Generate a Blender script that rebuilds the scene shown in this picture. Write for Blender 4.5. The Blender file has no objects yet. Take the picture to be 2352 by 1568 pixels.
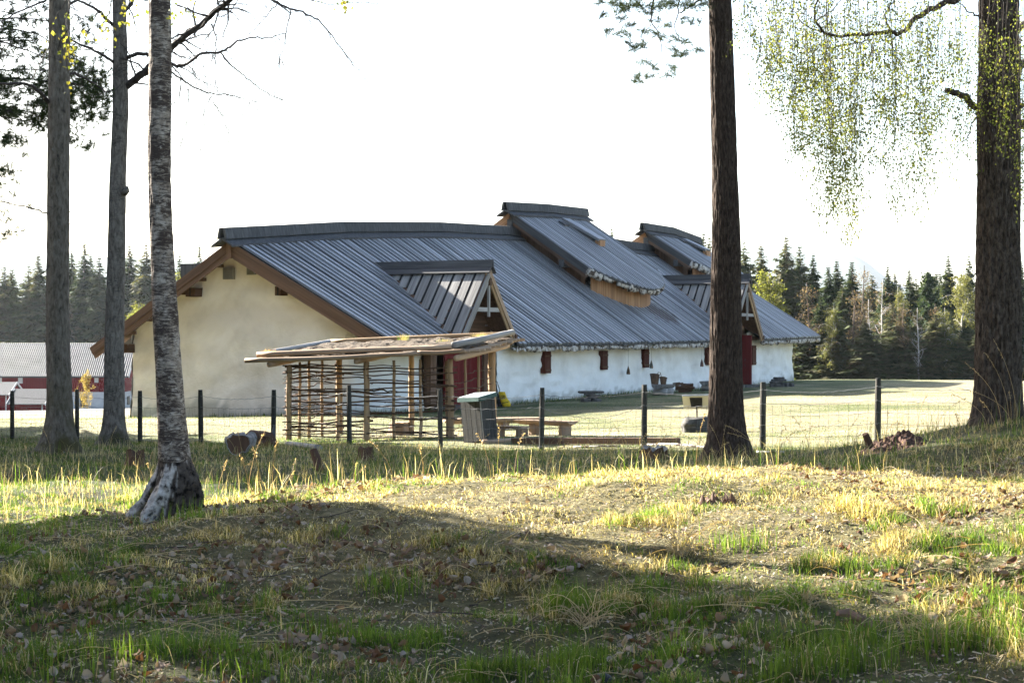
import bpy, math, random
import numpy as np
from mathutils import Vector, Matrix

# ---------------------------------------------------------------- camera, sky, sun, exposure
scene = bpy.context.scene
R = math.radians
F = 4200.0            # focal length in units of a 2352 px wide picture
ZC = 2.05             # eye height above the yard of the longhouse
cam_d = bpy.data.cameras.new('camera')
cam = bpy.data.objects.new('camera', cam_d)
scene.collection.objects.link(cam)
cam.location = (0, 0, ZC)
cam.rotation_euler = (R(90), 0, 0)
cam_d.sensor_width = 36.0
cam_d.lens = 36.0 * F / 2352.0
cam_d.clip_start = 0.1
cam_d.clip_end = 20000
cam_d.dof.use_dof = True
cam_d.dof.focus_distance = 48.0
cam_d.dof.aperture_fstop = 32.0
scene.camera = cam

SUN = Vector((-0.695, 0.563, 0.446)).normalized()
SUN_EL = math.asin(SUN.z)
SUN_AZ = math.atan2(SUN.x, SUN.y)
world = bpy.data.worlds.new('World')
scene.world = world
world.use_nodes = True
wn = world.node_tree
wn.nodes.clear()
wo = wn.nodes.new('ShaderNodeOutputWorld')
wb = wn.nodes.new('ShaderNodeBackground')
sk = wn.nodes.new('ShaderNodeTexSky')
sk.sky_type = 'NISHITA'
sk.sun_disc = False
sk.sun_elevation = SUN_EL
sk.sun_rotation = SUN_AZ
sk.altitude = 200
sk.air_density = 1.0
sk.dust_density = 2.5
sk.ozone_density = 1.0
wb.inputs['Strength'].default_value = 0.052
wn.links.new(sk.outputs[0], wb.inputs['Color'])
wn.links.new(wb.outputs[0], wo.inputs['Surface'])

sun_d = bpy.data.lights.new('sun', 'SUN')
sun_d.energy = 5.0
sun_d.angle = R(0.55)
sun_d.color = (1.0, 0.95, 0.86)
sun = bpy.data.objects.new('sun', sun_d)
sun.rotation_euler = (-SUN).to_track_quat('-Z', 'Y').to_euler()
scene.collection.objects.link(sun)

vs = scene.view_settings
scene.display_settings.display_device = 'sRGB'
vs.view_transform = 'Standard'
vs.look = 'None'
vs.exposure = 3.15
vs.gamma = 1.0
vs.use_curve_mapping = False
cy = scene.cycles
cy.use_denoising = True
cy.max_bounces = 8
cy.diffuse_bounces = 4
cy.transmission_bounces = 4
cy.transparent_max_bounces = 8
cy.volume_bounces = 1
cy.caustics_reflective = False
cy.caustics_refractive = False

# ---------------------------------------------------------------- helpers
rng = np.random.default_rng(11)
random.seed(11)
COL = scene.collection


def hsh(ix, iy, iz, seed):
    h = (ix.astype(np.int64) * 374761393 + iy.astype(np.int64) * 668265263
         + iz.astype(np.int64) * 2147483647 + seed * 974634777) & 0xFFFFFFFF
    h = ((h ^ (h >> 13)) * 1274126177) & 0xFFFFFFFF
    h = ((h ^ (h >> 16)) * 2246822519) & 0xFFFFFFFF
    h = h ^ (h >> 15)
    return (h & 0xFFFFFF) / float(0xFFFFFF) * 2 - 1


def noise(x, y=0.0, z=0.0, seed=0):
    x = np.asarray(x, float)
    y = np.broadcast_to(np.asarray(y, float), x.shape)
    z = np.broadcast_to(np.asarray(z, float), x.shape)
    ix, iy, iz = np.floor(x), np.floor(y), np.floor(z)
    fx, fy, fz = x - ix, y - iy, z - iz
    ux, uy, uz = [f * f * f * (f * (f * 6 - 15) + 10) for f in (fx, fy, fz)]
    r = 0
    for dx in (0, 1):
        wx = ux if dx else 1 - ux
        for dy in (0, 1):
            wy = uy if dy else 1 - uy
            for dz in (0, 1):
                wz = uz if dz else 1 - uz
                r = r + wx * wy * wz * hsh(ix + dx, iy + dy, iz + dz, seed)
    return r


def fbm(x, y=0.0, z=0.0, seed=0, o=3):
    r, a, s = 0, 1.0, 1.0
    for k in range(o):
        r = r + a * noise(np.asarray(x) * s, np.asarray(y) * s, np.asarray(z) * s, seed + k)
        a *= 0.5
        s *= 2.03
    return r


def at(px, py, Y):
    """a point of the place: picture direction (2352 wide) at distance Y"""
    return np.array([(px - 1176) / F * Y, Y, ZC + (784 - py) / F * Y])


def unit(v):
    v = np.asarray(v, float)
    return v / (np.linalg.norm(v) + 1e-12)


class MB:
    """collects triangles and quads and links them as ONE mesh object"""

    def __init__(self):
        self.V, self.T, self.Q, self.L, self.C = [], [], [], [], []
        self.n = 0

    def add(self, V, T=None, Q=None, L=None, C=None):
        V = np.asarray(V, float).reshape(-1, 3)
        if T is not None and len(T):
            self.T.append(np.asarray(T, np.int64).reshape(-1, 3) + self.n)
        if Q is not None and len(Q):
            self.Q.append(np.asarray(Q, np.int64).reshape(-1, 4) + self.n)
        self.V.append(V)
        self.L.append(V if L is None else np.asarray(L, float).reshape(-1, 3))
        if C is None:
            C = np.ones((len(V), 3)) * 0.5
        C = np.asarray(C, float)
        if C.ndim == 1:
            C = np.tile(C, (len(V), 1))
        self.C.append(C)
        self.n += len(V)
        return self

    def obox(self, o, a, b, c, col=None, taper=1.0):
        """box from centre o and half vectors a, b, c (c = the long way, grain runs along it)"""
        o, a, b, c = [np.asarray(v, float) for v in (o, a, b, c)]
        S = [(-1, -1), (1, -1), (1, 1), (-1, 1)]
        V = [o - c + a * i + b * j for i, j in S] + [o + c + (a * i + b * j) * taper for i, j in S]
        la, lb, lc = [np.linalg.norm(v) for v in (a, b, c)]
        off = rng.uniform(-40, 40, 3)
        L = [off + (la * i, lb * j, -lc) for i, j in S] + [off + (la * i, lb * j, lc) for i, j in S]
        Q = [(3, 2, 1, 0), (4, 5, 6, 7), (0, 1, 5, 4), (1, 2, 6, 5), (2, 3, 7, 6), (3, 0, 4, 7)]
        if np.dot(np.cross(a, b), c) < 0:
            Q = [q[::-1] for q in Q]
        return self.add(V, None, Q, L, col)

    def beam(self, p0, p1, w, h, up=(0, 0, 1), col=None, taper=1.0):
        p0, p1 = np.asarray(p0, float), np.asarray(p1, float)
        c = (p1 - p0) / 2
        d = unit(c)
        u = np.asarray(up, float)
        u = unit(u - d * np.dot(u, d))
        s = unit(np.cross(d, u))
        return self.obox((p0 + p1) / 2, s * w / 2, u * h / 2, c, col, taper)

    def tube(self, P, r, n=8, caps=True, rough=0.0, col=None, seed=0, squash=1.0):
        P = np.asarray(P, float)
        m = len(P)
        r = np.broadcast_to(np.asarray(r, float), (m,))
        tg = np.gradient(P, axis=0)
        tg /= np.linalg.norm(tg, axis=1, keepdims=True) + 1e-12
        ref = np.array([0, 0, 1.0]) if abs(tg[:, 2]).mean() < 0.8 else np.array([1.0, 0, 0])
        s = np.cross(tg, ref)
        s /= np.linalg.norm(s, axis=1, keepdims=True) + 1e-12
        u = np.cross(s, tg)
        ang = np.arange(n) * 2 * math.pi / n
        ca, sa = np.cos(ang), np.sin(ang) * squash
        rr = np.tile(r[:, None], (1, n))
        ln = np.concatenate([[0], np.cumsum(np.linalg.norm(np.diff(P, axis=0), axis=1))])
        if rough:
            rr = rr * (1 + rough * fbm(np.tile(ca, (m, 1)) * 2 + seed * 7.3, np.tile(sa, (m, 1)) * 2,
                                       np.tile(ln[:, None] / (r.max() * 4), (1, n)), seed, 2))
        V = P[:, None] + rr[..., None] * (ca[None, :, None] * s[:, None] + sa[None, :, None] * u[:, None])
        off = rng.uniform(-40, 40, 3)
        L = np.stack([np.tile(ca, (m, 1)) * rr, np.tile(sa, (m, 1)) * rr, np.tile(ln[:, None], (1, n))], -1) + off
        i = np.arange(m - 1)[:, None] * n
        j = np.arange(n)[None, :]
        k = (j + 1) % n
        Q = np.stack([i + j, i + k, i + n + k, i + n + j], -1).reshape(-1, 4)
        V, L = V.reshape(-1, 3), L.reshape(-1, 3)
        T = None
        if caps:
            V = np.vstack([V, P[0], P[-1]])
            L = np.vstack([L, off, off + (0, 0, ln[-1])])
            a, b = m * n, m * n + 1
            T = [(a, (q + 1) % n, q) for q in range(n)] + [(b, (m - 1) * n + q, (m - 1) * n + (q + 1) % n) for q in range(n)]
        return self.add(V, T, Q, L, col)

    def ring(self, rows, closed=True, L=None, col=None):
        """rows: (m, n, 3) grid of points"""
        rows = np.asarray(rows, float)
        m, n = rows.shape[:2]
        i = np.arange(m - 1)[:, None] * n
        j = np.arange(n if closed else n - 1)[None, :]
        k = (j + 1) % n
        Q = np.stack([i + j, i + k, i + n + k, i + n + j], -1).reshape(-1, 4)
        return self.add(rows.reshape(-1, 3), None, Q, None if L is None else np.asarray(L).reshape(-1, 3), col)

    def build(self, name, mat, parent=None, smooth=False, kind=None, origin=None):
        V = np.vstack(self.V)
        if parent is not None:
            V = V - np.array(root_loc(parent))
        elif origin is not None:
            V = V - np.asarray(origin, float)
        T = np.vstack(self.T) if self.T else np.zeros((0, 3), np.int64)
        Q = np.vstack(self.Q) if self.Q else np.zeros((0, 4), np.int64)
        me = make_mesh(name, V, T, Q, np.vstack(self.L), np.vstack(self.C), smooth)
        for m in (mat if isinstance(mat, (list, tuple)) else [mat]):
            me.materials.append(m)
        o = link(name, me, parent)
        if parent is None and origin is not None:
            o.location = origin
        if kind:
            o['kind'] = kind
        return o


def make_mesh(name, V, T, Q, L=None, C=None, smooth=False):
    me = bpy.data.meshes.new(name)
    nt, nq = len(T), len(Q)
    me.vertices.add(len(V))
    me.vertices.foreach_set('co', np.ascontiguousarray(V, np.float32).ravel())
    me.loops.add(nt * 3 + nq * 4)
    me.loops.foreach_set('vertex_index', np.concatenate([T.ravel(), Q.ravel()]).astype(np.int32))
    me.polygons.add(nt + nq)
    st = np.concatenate([np.arange(nt) * 3, nt * 3 + np.arange(nq) * 4]).astype(np.int32)
    me.polygons.foreach_set('loop_start', st)
    if smooth:
        me.polygons.foreach_set('use_smooth', np.ones(nt + nq, bool))
    else:
        me.polygons.foreach_set('use_smooth', np.zeros(nt + nq, bool))
    me.update(calc_edges=True)
    if L is not None:
        a = me.attributes.new('loc', 'FLOAT_VECTOR', 'POINT')
        a.data.foreach_set('vector', np.ascontiguousarray(L, np.float32).ravel())
    if C is not None:
        a = me.attributes.new('Col', 'FLOAT_COLOR', 'POINT')
        a.data.foreach_set('color', np.hstack([C, np.ones((len(C), 1))]).astype(np.float32).ravel())
    me.validate(verbose=False)
    return me


def link(name, me, parent=None):
    o = bpy.data.objects.new(name, me)
    COL.objects.link(o)
    if parent is not None:
        o.parent = parent
    return o


def root_loc(o):
    while o.parent is not None:
        o = o.parent
    return o.location


def tag(o, label, cat, group=None):
    o['label'] = label
    o['category'] = cat
    if group:
        o['group'] = group
    return o


def thing(name, label, cat, loc, group=None):
    o = bpy.data.objects.new(name, None)
    COL.objects.link(o)
    o.location = [float(v) for v in loc]
    o.empty_display_size = 0.3
    return tag(o, label, cat, group)


def kids(o):
    return [c for c in o.children]


def dup(root, loc, label, group=None, rotz=0.0, scale=1.0):
    r = root.copy()
    COL.objects.link(r)
    r.location = [float(v) for v in loc]
    r.rotation_euler = (0, 0, rotz)
    r.scale = (scale,) * 3 if np.isscalar(scale) else scale
    r['label'] = label
    if group:
        r['group'] = group
    for ch in kids(root):
        c = ch.copy()
        COL.objects.link(c)
        c.parent = r
        for g in kids(ch):
            d = g.copy()
            COL.objects.link(d)
            d.parent = c
    return r


# ---------------------------------------------------------------- materials
def nodes_of(name):
    m = bpy.data.materials.new(name)
    m.use_nodes = True
    t = m.node_tree
    t.nodes.clear()
    out = t.nodes.new('ShaderNodeOutputMaterial')
    return m, t, out


def nd(t, typ, **kw):
    n = t.nodes.new(typ)
    for k, v in kw.items():
        if k in n.inputs.keys():
            n.inputs[k].default_value = v
        else:
            setattr(n, k, v)
    return n


def coords(t, src, scale):
    if src == 'loc':
        c = nd(t, 'ShaderNodeAttribute', attribute_name='loc').outputs['Vector']
    else:
        c = nd(t, 'ShaderNodeTexCoord').outputs['Object']
    mp = nd(t, 'ShaderNodeMapping')
    mp.inputs['Scale'].default_value = scale
    t.links.new(c, mp.inputs['Vector'])
    return mp.outputs[0]


def ramp(t, fac, stops):
    r = nd(t, 'ShaderNodeValToRGB')
    e = r.color_ramp.elements
    while len(e) < len(stops):
        e.new(0.5)
    for el, (p, c) in zip(e, stops):
        el.position = p
        el.color = (*c, 1)
    t.links.new(fac, r.inputs[0])
    return r.outputs[0]


def noise_n(t, vec, scale, detail=4, rough=0.6, dist=0.0):
    n = nd(t, 'ShaderNodeTexNoise')
    n.inputs['Scale'].default_value = scale
    n.inputs['Detail'].default_value = detail
    n.inputs['Roughness'].default_value = rough
    n.inputs['Distortion'].default_value = dist
    t.links.new(vec, n.inputs['Vector'])
    return n.outputs['Fac']


def mixc(t, fac, a, b, mode='MIX'):
    m = nd(t, 'ShaderNodeMix', data_type='RGBA', blend_type=mode)
    for sock, v in ((m.inputs[0], fac), (m.inputs[6], a), (m.inputs[7], b)):
        if hasattr(v, 'is_output'):
            t.links.new(v, sock)
        else:
            sock.default_value = v if not isinstance(v, tuple) else (*v[:3], 1)
    return m.outputs[2]


def stoney(name, stops, src='obj', scale=(1, 1, 1), nscale=3.0, detail=5, rough=0.85, bump=0.3, bscale=None, bdist=0.02,
           spots=None, usecol=False, spec=0.12, objvar=0.0):
    """noise-coloured rough surface; stops is a colour ramp; spots = (colour, scale, lo, hi)"""
    m, t, out = nodes_of(name)
    p = nd(t, 'ShaderNodeBsdfPrincipled')
    p.inputs['Roughness'].default_value = rough
    p.inputs['Specular IOR Level'].default_value = spec
    vec = coords(t, src, scale)
    f = noise_n(t, vec, nscale, detail)
    c = ramp(t, f, stops)
    if spots:
        sc, ss, lo, hi = spots
        f2 = noise_n(t, vec, ss, 5, 0.65)
        mk = ramp(t, f2, [(lo, (0, 0, 0)), (hi, (1, 1, 1))])
        c = mixc(t, mk, c, sc)
    if usecol:
        a = nd(t, 'ShaderNodeAttribute', attribute_name='Col').outputs['Color']
        c = mixc(t, 1.0, c, mixc(t, 1.0, a, (2, 2, 2), 'MULTIPLY'), 'MULTIPLY')
    if objvar:
        oi = nd(t, 'ShaderNodeObjectInfo').outputs['Random']
        v = nd(t, 'ShaderNodeMapRange')
        v.inputs['To Min'].default_value = 1 - objvar
        v.inputs['To Max'].default_value = 1 + objvar
        t.links.new(oi, v.inputs['Value'])
        hs = nd(t, 'ShaderNodeHueSaturation')
        t.links.new(c, hs.inputs['Color'])
        t.links.new(v.outputs[0], hs.inputs['Value'])
        c = hs.outputs[0]
    t.links.new(c, p.inputs['Base Color'])
    if bump:
        fb = noise_n(t, vec, bscale or nscale * 4, 6, 0.65)
        b = nd(t, 'ShaderNodeBump')
        b.inputs['Strength'].default_value = bump
        b.inputs['Distance'].default_value = bdist
        t.links.new(fb, b.inputs['Height'])
        t.links.new(b.outputs[0], p.inputs['Normal'])
    t.links.new(p.outputs[0], out.inputs[0])
    return m


def wood(name, dark, light, along=0.5, across=14.0, rough=0.75, bump=0.35, objvar=0.18, spec=0.12):
    mid = tuple((a + b) / 2 for a, b in zip(dark, light))
    return stoney(name, [(0.25, dark), (0.5, mid), (0.72, light)], 'loc', (across, across, along), 1.0, 6, rough, bump, 2.2, 0.01,
                  objvar=objvar, spec=spec)


def leafy(name, trans=0.5, tint=(1, 1, 1), rough=0.6, hue=0.0):
    """vertex-coloured leaf or blade that lets light through"""
    m, t, out = nodes_of(name)
    a = nd(t, 'ShaderNodeAttribute', attribute_name='Col').outputs['Color']
    c = mixc(t, 1.0, a, tint, 'MULTIPLY')
    d = nd(t, 'ShaderNodeBsdfPrincipled')
    d.inputs['Roughness'].default_value = rough
    d.inputs['Specular IOR Level'].default_value = 0.12
    t.links.new(c, d.inputs['Base Color'])
    tr = nd(t, 'ShaderNodeBsdfTranslucent')
    t.links.new(mixc(t, 1.0, c, (1.25, 1.2, 0.7), 'MULTIPLY'), tr.inputs['Color'])
    mx = nd(t, 'ShaderNodeMixShader')
    mx.inputs[0].default_value = trans
    t.links.new(d.outputs[0], mx.inputs[1])
    t.links.new(tr.outputs[0], mx.inputs[2])
    t.links.new(mx.outputs[0], out.inputs[0])
    return m


M = {}
M['silver'] = wood('silver_wood', (0.085, 0.087, 0.093), (0.28, 0.285, 0.30), rough=0.5, objvar=0.42, spec=0.42)
M['deck'] = stoney('roof_deck', [(0.3, (0.010, 0.010, 0.010)), (0.7, (0.022, 0.021, 0.02))], rough=0.8, bump=0.2)
M['greywood'] = wood('grey_wood', (0.09, 0.087, 0.084), (0.30, 0.285, 0.265))
M['darkgrey'] = wood('dark_grey_wood', (0.03, 0.03, 0.032), (0.10, 0.10, 0.102))
M['brown'] = wood('brown_timber', (0.06, 0.034, 0.022), (0.18, 0.105, 0.068), rough=0.7)
M['darkbrown'] = wood('dark_brown_timber', (0.045, 0.025, 0.016), (0.12, 0.066, 0.04))
M['honey'] = wood('honey_boards', (0.17, 0.085, 0.04), (0.42, 0.24, 0.13), rough=0.65)
M['pale'] = wood('pale_peeled_wood', (0.20, 0.12, 0.06), (0.46, 0.32, 0.19), across=10)
M['boxwood'] = wood('grey_box_boards', (0.016, 0.0155, 0.014), (0.055, 0.053, 0.049))
M['log'] = wood('dry_log', (0.16, 0.10, 0.06), (0.40, 0.29, 0.20), across=9)
M['greylog'] = wood('grey_log', (0.15, 0.14, 0.13), (0.38, 0.36, 0.34), across=9)
M['rod'] = wood('bark_rod', (0.04, 0.024, 0.016), (0.14, 0.085, 0.053), across=30, along=4)
M['red'] = wood('red_paint', (0.09, 0.008, 0.008), (0.15, 0.02, 0.019), objvar=0.1, bump=0.2)
M['shutter'] = wood('rust_brown_wood', (0.035, 0.010, 0.007), (0.085, 0.024, 0.014))
M['post'] = wood('fence_post_wood', (0.022, 0.021, 0.017), (0.07, 0.063, 0.05), across=22, along=1.5)
M['white'] = stoney('limewash', [(0.2, (0.62, 0.60, 0.57)), (0.5, (0.81, 0.79, 0.755)), (0.8, (0.86, 0.845, 0.815))], nscale=0.9, detail=8, bump=0.9,
                    bscale=4.5, bdist=0.05, usecol=True)
M['barkwhite'] = stoney('birch_bark_strip', [(0.3, (0.14, 0.12, 0.10)), (0.48, (0.42, 0.385, 0.345)), (0.7, (0.60, 0.57, 0.53))], nscale=9, bump=0.4,
                        spots=((0.05, 0.035, 0.025), 5.0, 0.50, 0.58))
M['stone'] = stoney('grey_stone', [(0.3, (0.05, 0.045, 0.043)), (0.7, (0.15, 0.138, 0.128))], nscale=5, bump=0.6, objvar=0.25)
M['iron'] = stoney('wire_steel', [(0.3, (0.08, 0.08, 0.08)), (0.7, (0.16, 0.16, 0.155))], nscale=20, rough=0.45, bump=0)
M['black'] = stoney('black_paint', [(0.3, (0.012, 0.012, 0.012)), (0.7, (0.03, 0.03, 0.03))], nscale=8, rough=0.5, bump=0)
M['soil'] = stoney('turf_soil', [(0.3, (0.045, 0.033, 0.022)), (0.7, (0.13, 0.098, 0.068))], nscale=9, bump=1.0, bscale=25, bdist=0.04)
M['leaf'] = leafy('leaf', 0.55)
M['needle'] = leafy('needles', 0.25, rough=0.7)
M['blade'] = leafy('grass_blade', 0.5)
M['litter'] = leafy('dry_leaf', 0.25, rough=0.8)
# ---------------------------------------------------------------- terrain
FENCE_PX = [-130, 28, 177, 322, 462, 627, 803, 1012, 1243, 1479, 1751, 2015, 2300, 2600]
FENCE_TOP = [896, 897, 894, 897, 895, 895, 884, 892, 890, 883, 877, 868, 866, 862]
FENCE = []
for px_, py_ in zip(FENCE_PX, FENCE_TOP):
    h_ = 112 + 0.026 * px_
    Y_ = 1.05 * 4200 / h_
    FENCE.append(at(px_, py_ + h_, Y_))
FENCE = np.array(FENCE)

ctrl = [at(*c) for c in [
    (1176, 1568, 7.6), (0, 1568, 7.8), (2352, 1568, 7.2), (1176, 1430, 9.2), (1176, 1300, 10.7), (1176, 1210, 11.6), (1100, 1130, 12.5), (1100, 1097, 14), (700, 1135, 12.8), (700, 1200, 11.9), (300, 1420, 9.3), (300, 1300, 10.9), (1750, 1420, 8.8), (1750, 1210, 11.0), (1600, 1110, 13),
    (0, 1250, 12.0), (0, 1150, 16.5), (0, 1100, 20.4), (385, 1190, 15.3), (200, 1200, 13.4), (600, 1140, 13.5), (470, 1172, 13.5),
    (140, 1042, 26), (262, 1024, 29.3), (2352, 1350, 8.9), (2352, 1150, 12.0), (2352, 1055, 15.3), (2352, 935, 19),
    (2290, 962, 19.7), (2150, 1014, 17.8), (2000, 1050, 18.5), (1900, 1064, 19), (1670, 1060, 23), (1400, 968, 44.5), (2100, 960, 41.7),
    (1176, 1000, 38), (2240, 877, 95), (1900, 873, 89), (2087, 898, 68.2), (815, 953, 52), (310, 967, 57), (1150, 930, 57.5),
    (1400, 905, 66), (1845, 872, 86), (100, 985, 41), (100, 960, 53), (0, 950, 76), (0, 945, 127), (100, 939, 178), (560, 955, 70)]]
ctrl += [np.array(c, float) for c in [
    (-0.3, 16.5, .76), (0, 20.4, .57), (-0.5, 25.5, .42), (0, 33, .2), (7.6, 26, .72), (7.2, 32, .45), (-40, 230, -6), (-40, 330, -6.5),
    (10, 115, -1.4), (0, 160, -3.5), (0, 250, -6), (40, 122, -1.4), (45, 160, -1.8), (60, 250, -3), (0, 0, .50), (-6, 0, .4), (6, 0, .6), (0, 4, .55),
    (0, -15, 1.0), (-20, -15, .8), (20, -15, 1.2), (-10, 10, .6), (10, 10, 1.2), (-20, 25, .3), (18, 25, .8), (25, 45, .5),
    (-30, 45, -.2), (-45, 100, -2.6), (35, 70, .2), (3.4, 11.5, 1.03)]]
ctrl = np.vstack([ctrl, FENCE])


def mq(a, b):
    d2 = ((a[:, None, :2] - b[None, :, :2]) ** 2).sum(-1)
    return np.sqrt(d2 + 4.0)


_n = len(ctrl)
_A = np.zeros((_n + 3, _n + 3))
_A[:_n, :_n] = mq(ctrl, ctrl) - np.eye(_n) * 0.08
_A[:_n, _n] = 1
_A[:_n, _n + 1:] = ctrl[:, :2]
_A[_n:, :_n] = _A[:_n, _n:].T
_w = np.linalg.solve(_A, np.concatenate([ctrl[:, 2], np.zeros(3)]))


def fence_y(x):
    return np.interp(x, FENCE[:, 0], FENCE[:, 1])


def hgt(x, y):
    x = np.asarray(x, float)
    y = np.asarray(y, float)
    sh = x.shape
    p = np.stack([x.ravel(), y.ravel()], -1)
    z = np.empty(len(p))
    for s in range(0, len(p), 20000):
        q = p[s:s + 20000]
        z[s:s + 20000] = mq(q, ctrl) @ _w[:_n] + _w[_n] + q @ _w[_n + 1:]
    d = np.hypot(p[:, 0], p[:, 1])
    b = np.clip((d - 230) / 170, 0, 1)
    b = b * b * (3 - 2 * b)
    z = z * (1 - b) - 6.5 * b
    near = np.clip((34 - p[:, 1]) / 10, 0, 1)
    z = z + near * (0.055 * noise(p[:, 0] * .55 + 4, p[:, 1] * .75, seed=2) + 0.050 * noise(p[:, 0] * 1.1, p[:, 1] * 1.1, seed=3) + 0.025 * noise(p[:, 0] * 3.1, p[:, 1] * 3.1, seed=4)
                    + 0.008 * noise(p[:, 0] * 9, p[:, 1] * 9, seed=5))
    z = z + (1 - near) * 0.02 * noise(p[:, 0] * 0.6, p[:, 1] * 0.6, seed=6)
    return z.reshape(sh)


def hz(x, y):
    return float(hgt(np.array([x]), np.array([y]))[0])


def sm(a, b, v):
    t = np.clip((v - a) / (b - a), 0, 1)
    return t * t * (3 - 2 * t)


def zones(x, y):
    """0..1 weights of what grows where: lawn, dry crest, fresh green"""
    lawn = sm(0.1, 0.9, y - fence_y(x) + 0.25 * noise(x * 0.7, y * 0.7, seed=21))
    px = 1176 + x / np.maximum(y, 1.0) * F
    crest = np.exp(-((y - 12.5 - 1.2 * noise(x * .5, y * .5, seed=22)) / 3.0) ** 2) * sm(250, 800, px)
    mid = sm(15.5, 18, y) * (1 - lawn)
    fresh = np.clip(0.5 + 0.9 * fbm(x * 0.75, y * 0.75, seed=23, o=3), 0, 1)
    return lawn, crest, mid, fresh


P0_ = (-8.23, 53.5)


def ground_colour(x, y):
    lawn, crest, mid, fresh = zones(x, y)
    n1 = 0.5 + 0.5 * np.clip(1.3 * fbm(x * 0.35, y * 0.35, seed=31), -1, 1)
    base = np.array([.056, .056, .022])[None] * (1 - fresh[:, None]) + np.array([.036, .050, .014])[None] * fresh[:, None]
    dry = np.array([.19, .16, .08])
    c = base * (1 - 0.75 * crest[:, None]) + dry * 0.75 * crest[:, None]
    straw = np.array([.235, .21, .14])
    green = np.array([.078, .095, .034])
    n2 = np.clip(0.30 + 0.55 * fbm(x * 0.22, y * 0.16, seed=33, o=4) + 0.45 * noise(x * 1.9, y * 1.9, seed=34), 0, 1)
    lc = straw * (1 - n2[:, None]) + green * n2[:, None]
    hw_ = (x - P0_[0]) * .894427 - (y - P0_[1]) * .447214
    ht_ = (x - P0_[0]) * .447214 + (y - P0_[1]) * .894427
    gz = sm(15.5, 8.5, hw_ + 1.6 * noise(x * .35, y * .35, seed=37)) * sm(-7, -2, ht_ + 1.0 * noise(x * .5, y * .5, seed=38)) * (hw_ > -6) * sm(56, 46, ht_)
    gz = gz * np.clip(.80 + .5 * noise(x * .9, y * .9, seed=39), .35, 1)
    lc = lc * (1 - gz[:, None]) + np.array([.058, .076, .028]) * gz[:, None]  # greener grass by the house, also darkened to deepen its shadow band
    near_f = np.exp(-((y - fence_y(x)) / 3.5) ** 2)
    lc = lc * (1 - .55 * near_f[:, None]) + np.array([.085, .12, .032]) * .55 * near_f[:, None]
    c = c * (1 - lawn[:, None]) + lc * lawn[:, None]
    road = sm(120, 132, y) * (1 - sm(186, 192, y)) * (1 - sm(-18, -14, x))
    c = c * (1 - road[:, None]) + np.array([.26, .245, .23]) * road[:, None]
    floor = np.clip(sm(100, 112, y) * sm(-5, 5, x) + sm(215, 225, y), 0, 1)
    c = c * (1 - floor[:, None]) + np.array([.05, .05, .03]) * floor[:, None]
    dirt = sm(.45, .6, noise(x * .45 + 3, y * .45, seed=36)) * lawn * (1 - sm(60, 70, y)) * 0.35
    c = c * (1 - dirt[:, None]) + np.array([.26, .21, .15]) * dirt[:, None]
    return c * (0.85 + 0.3 * n1[:, None])


def spaced(a, b, n, p):
    return a + (b - a) * np.linspace(0, 1, n) ** p


ys = np.concatenate([np.linspace(-26, 3.5, 26)[:-1], np.linspace(3.5, 16, 130)[:-1], np.linspace(16, 40, 130)[:-1],
                     np.linspace(40, 110, 110)[:-1], np.geomspace(110, 9000, 60)])
ss = np.linspace(-1, 1, 240)
ss = np.sign(ss) * np.abs(ss) ** 1.45
gy, gs = np.meshgrid(ys, ss, indexing='ij')
gx = gs * (9 + 0.75 * np.maximum(gy, 0) + 0.0002 * np.maximum(gy, 0) ** 2)
gz = hgt(gx, gy)
gm = MB()
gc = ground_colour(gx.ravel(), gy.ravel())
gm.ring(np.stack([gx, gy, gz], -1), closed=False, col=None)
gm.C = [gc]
# rows run away from the camera: flip so that normals point up
gm.Q = [q[:, ::-1] for q in gm.Q]


def ground_material():
    m, t, out = nodes_of('ground_soil_and_turf')
    p = nd(t, 'ShaderNodeBsdfPrincipled')
    p.inputs['Roughness'].default_value = 0.95
    p.inputs['Specular IOR Level'].default_value = 0.15
    a = nd(t, 'ShaderNodeAttribute', attribute_name='Col').outputs['Color']
    v = coords(t, 'obj', (1, 1, 1))
    f = noise_n(t, v, 11.0, 9, 0.78)
    c = mixc(t, 1.0, a, ramp(t, f, [(0.34, (0.40, 0.36, 0.28)), (0.5, (1.0, 1.0, 0.95)), (0.64, (1.75, 1.6, 1.45))]), 'MULTIPLY')
    t.links.new(c, p.inputs['Base Color'])
    b = nd(t, 'ShaderNodeBump')
    b.inputs['Strength'].default_value = 0.9
    b.inputs['Distance'].default_value = 0.08
    t.links.new(noise_n(t, v, 26.0, 8, 0.75), b.inputs['Height'])
    t.links.new(b.outputs[0], p.inputs['Normal'])
    t.links.new(p.outputs[0], out.inputs[0])
    return m


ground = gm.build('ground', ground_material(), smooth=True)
ground['kind'] = 'structure'
ground['label'] = 'rough grassy ground with a leafy mound before a flat pale meadow'

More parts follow.
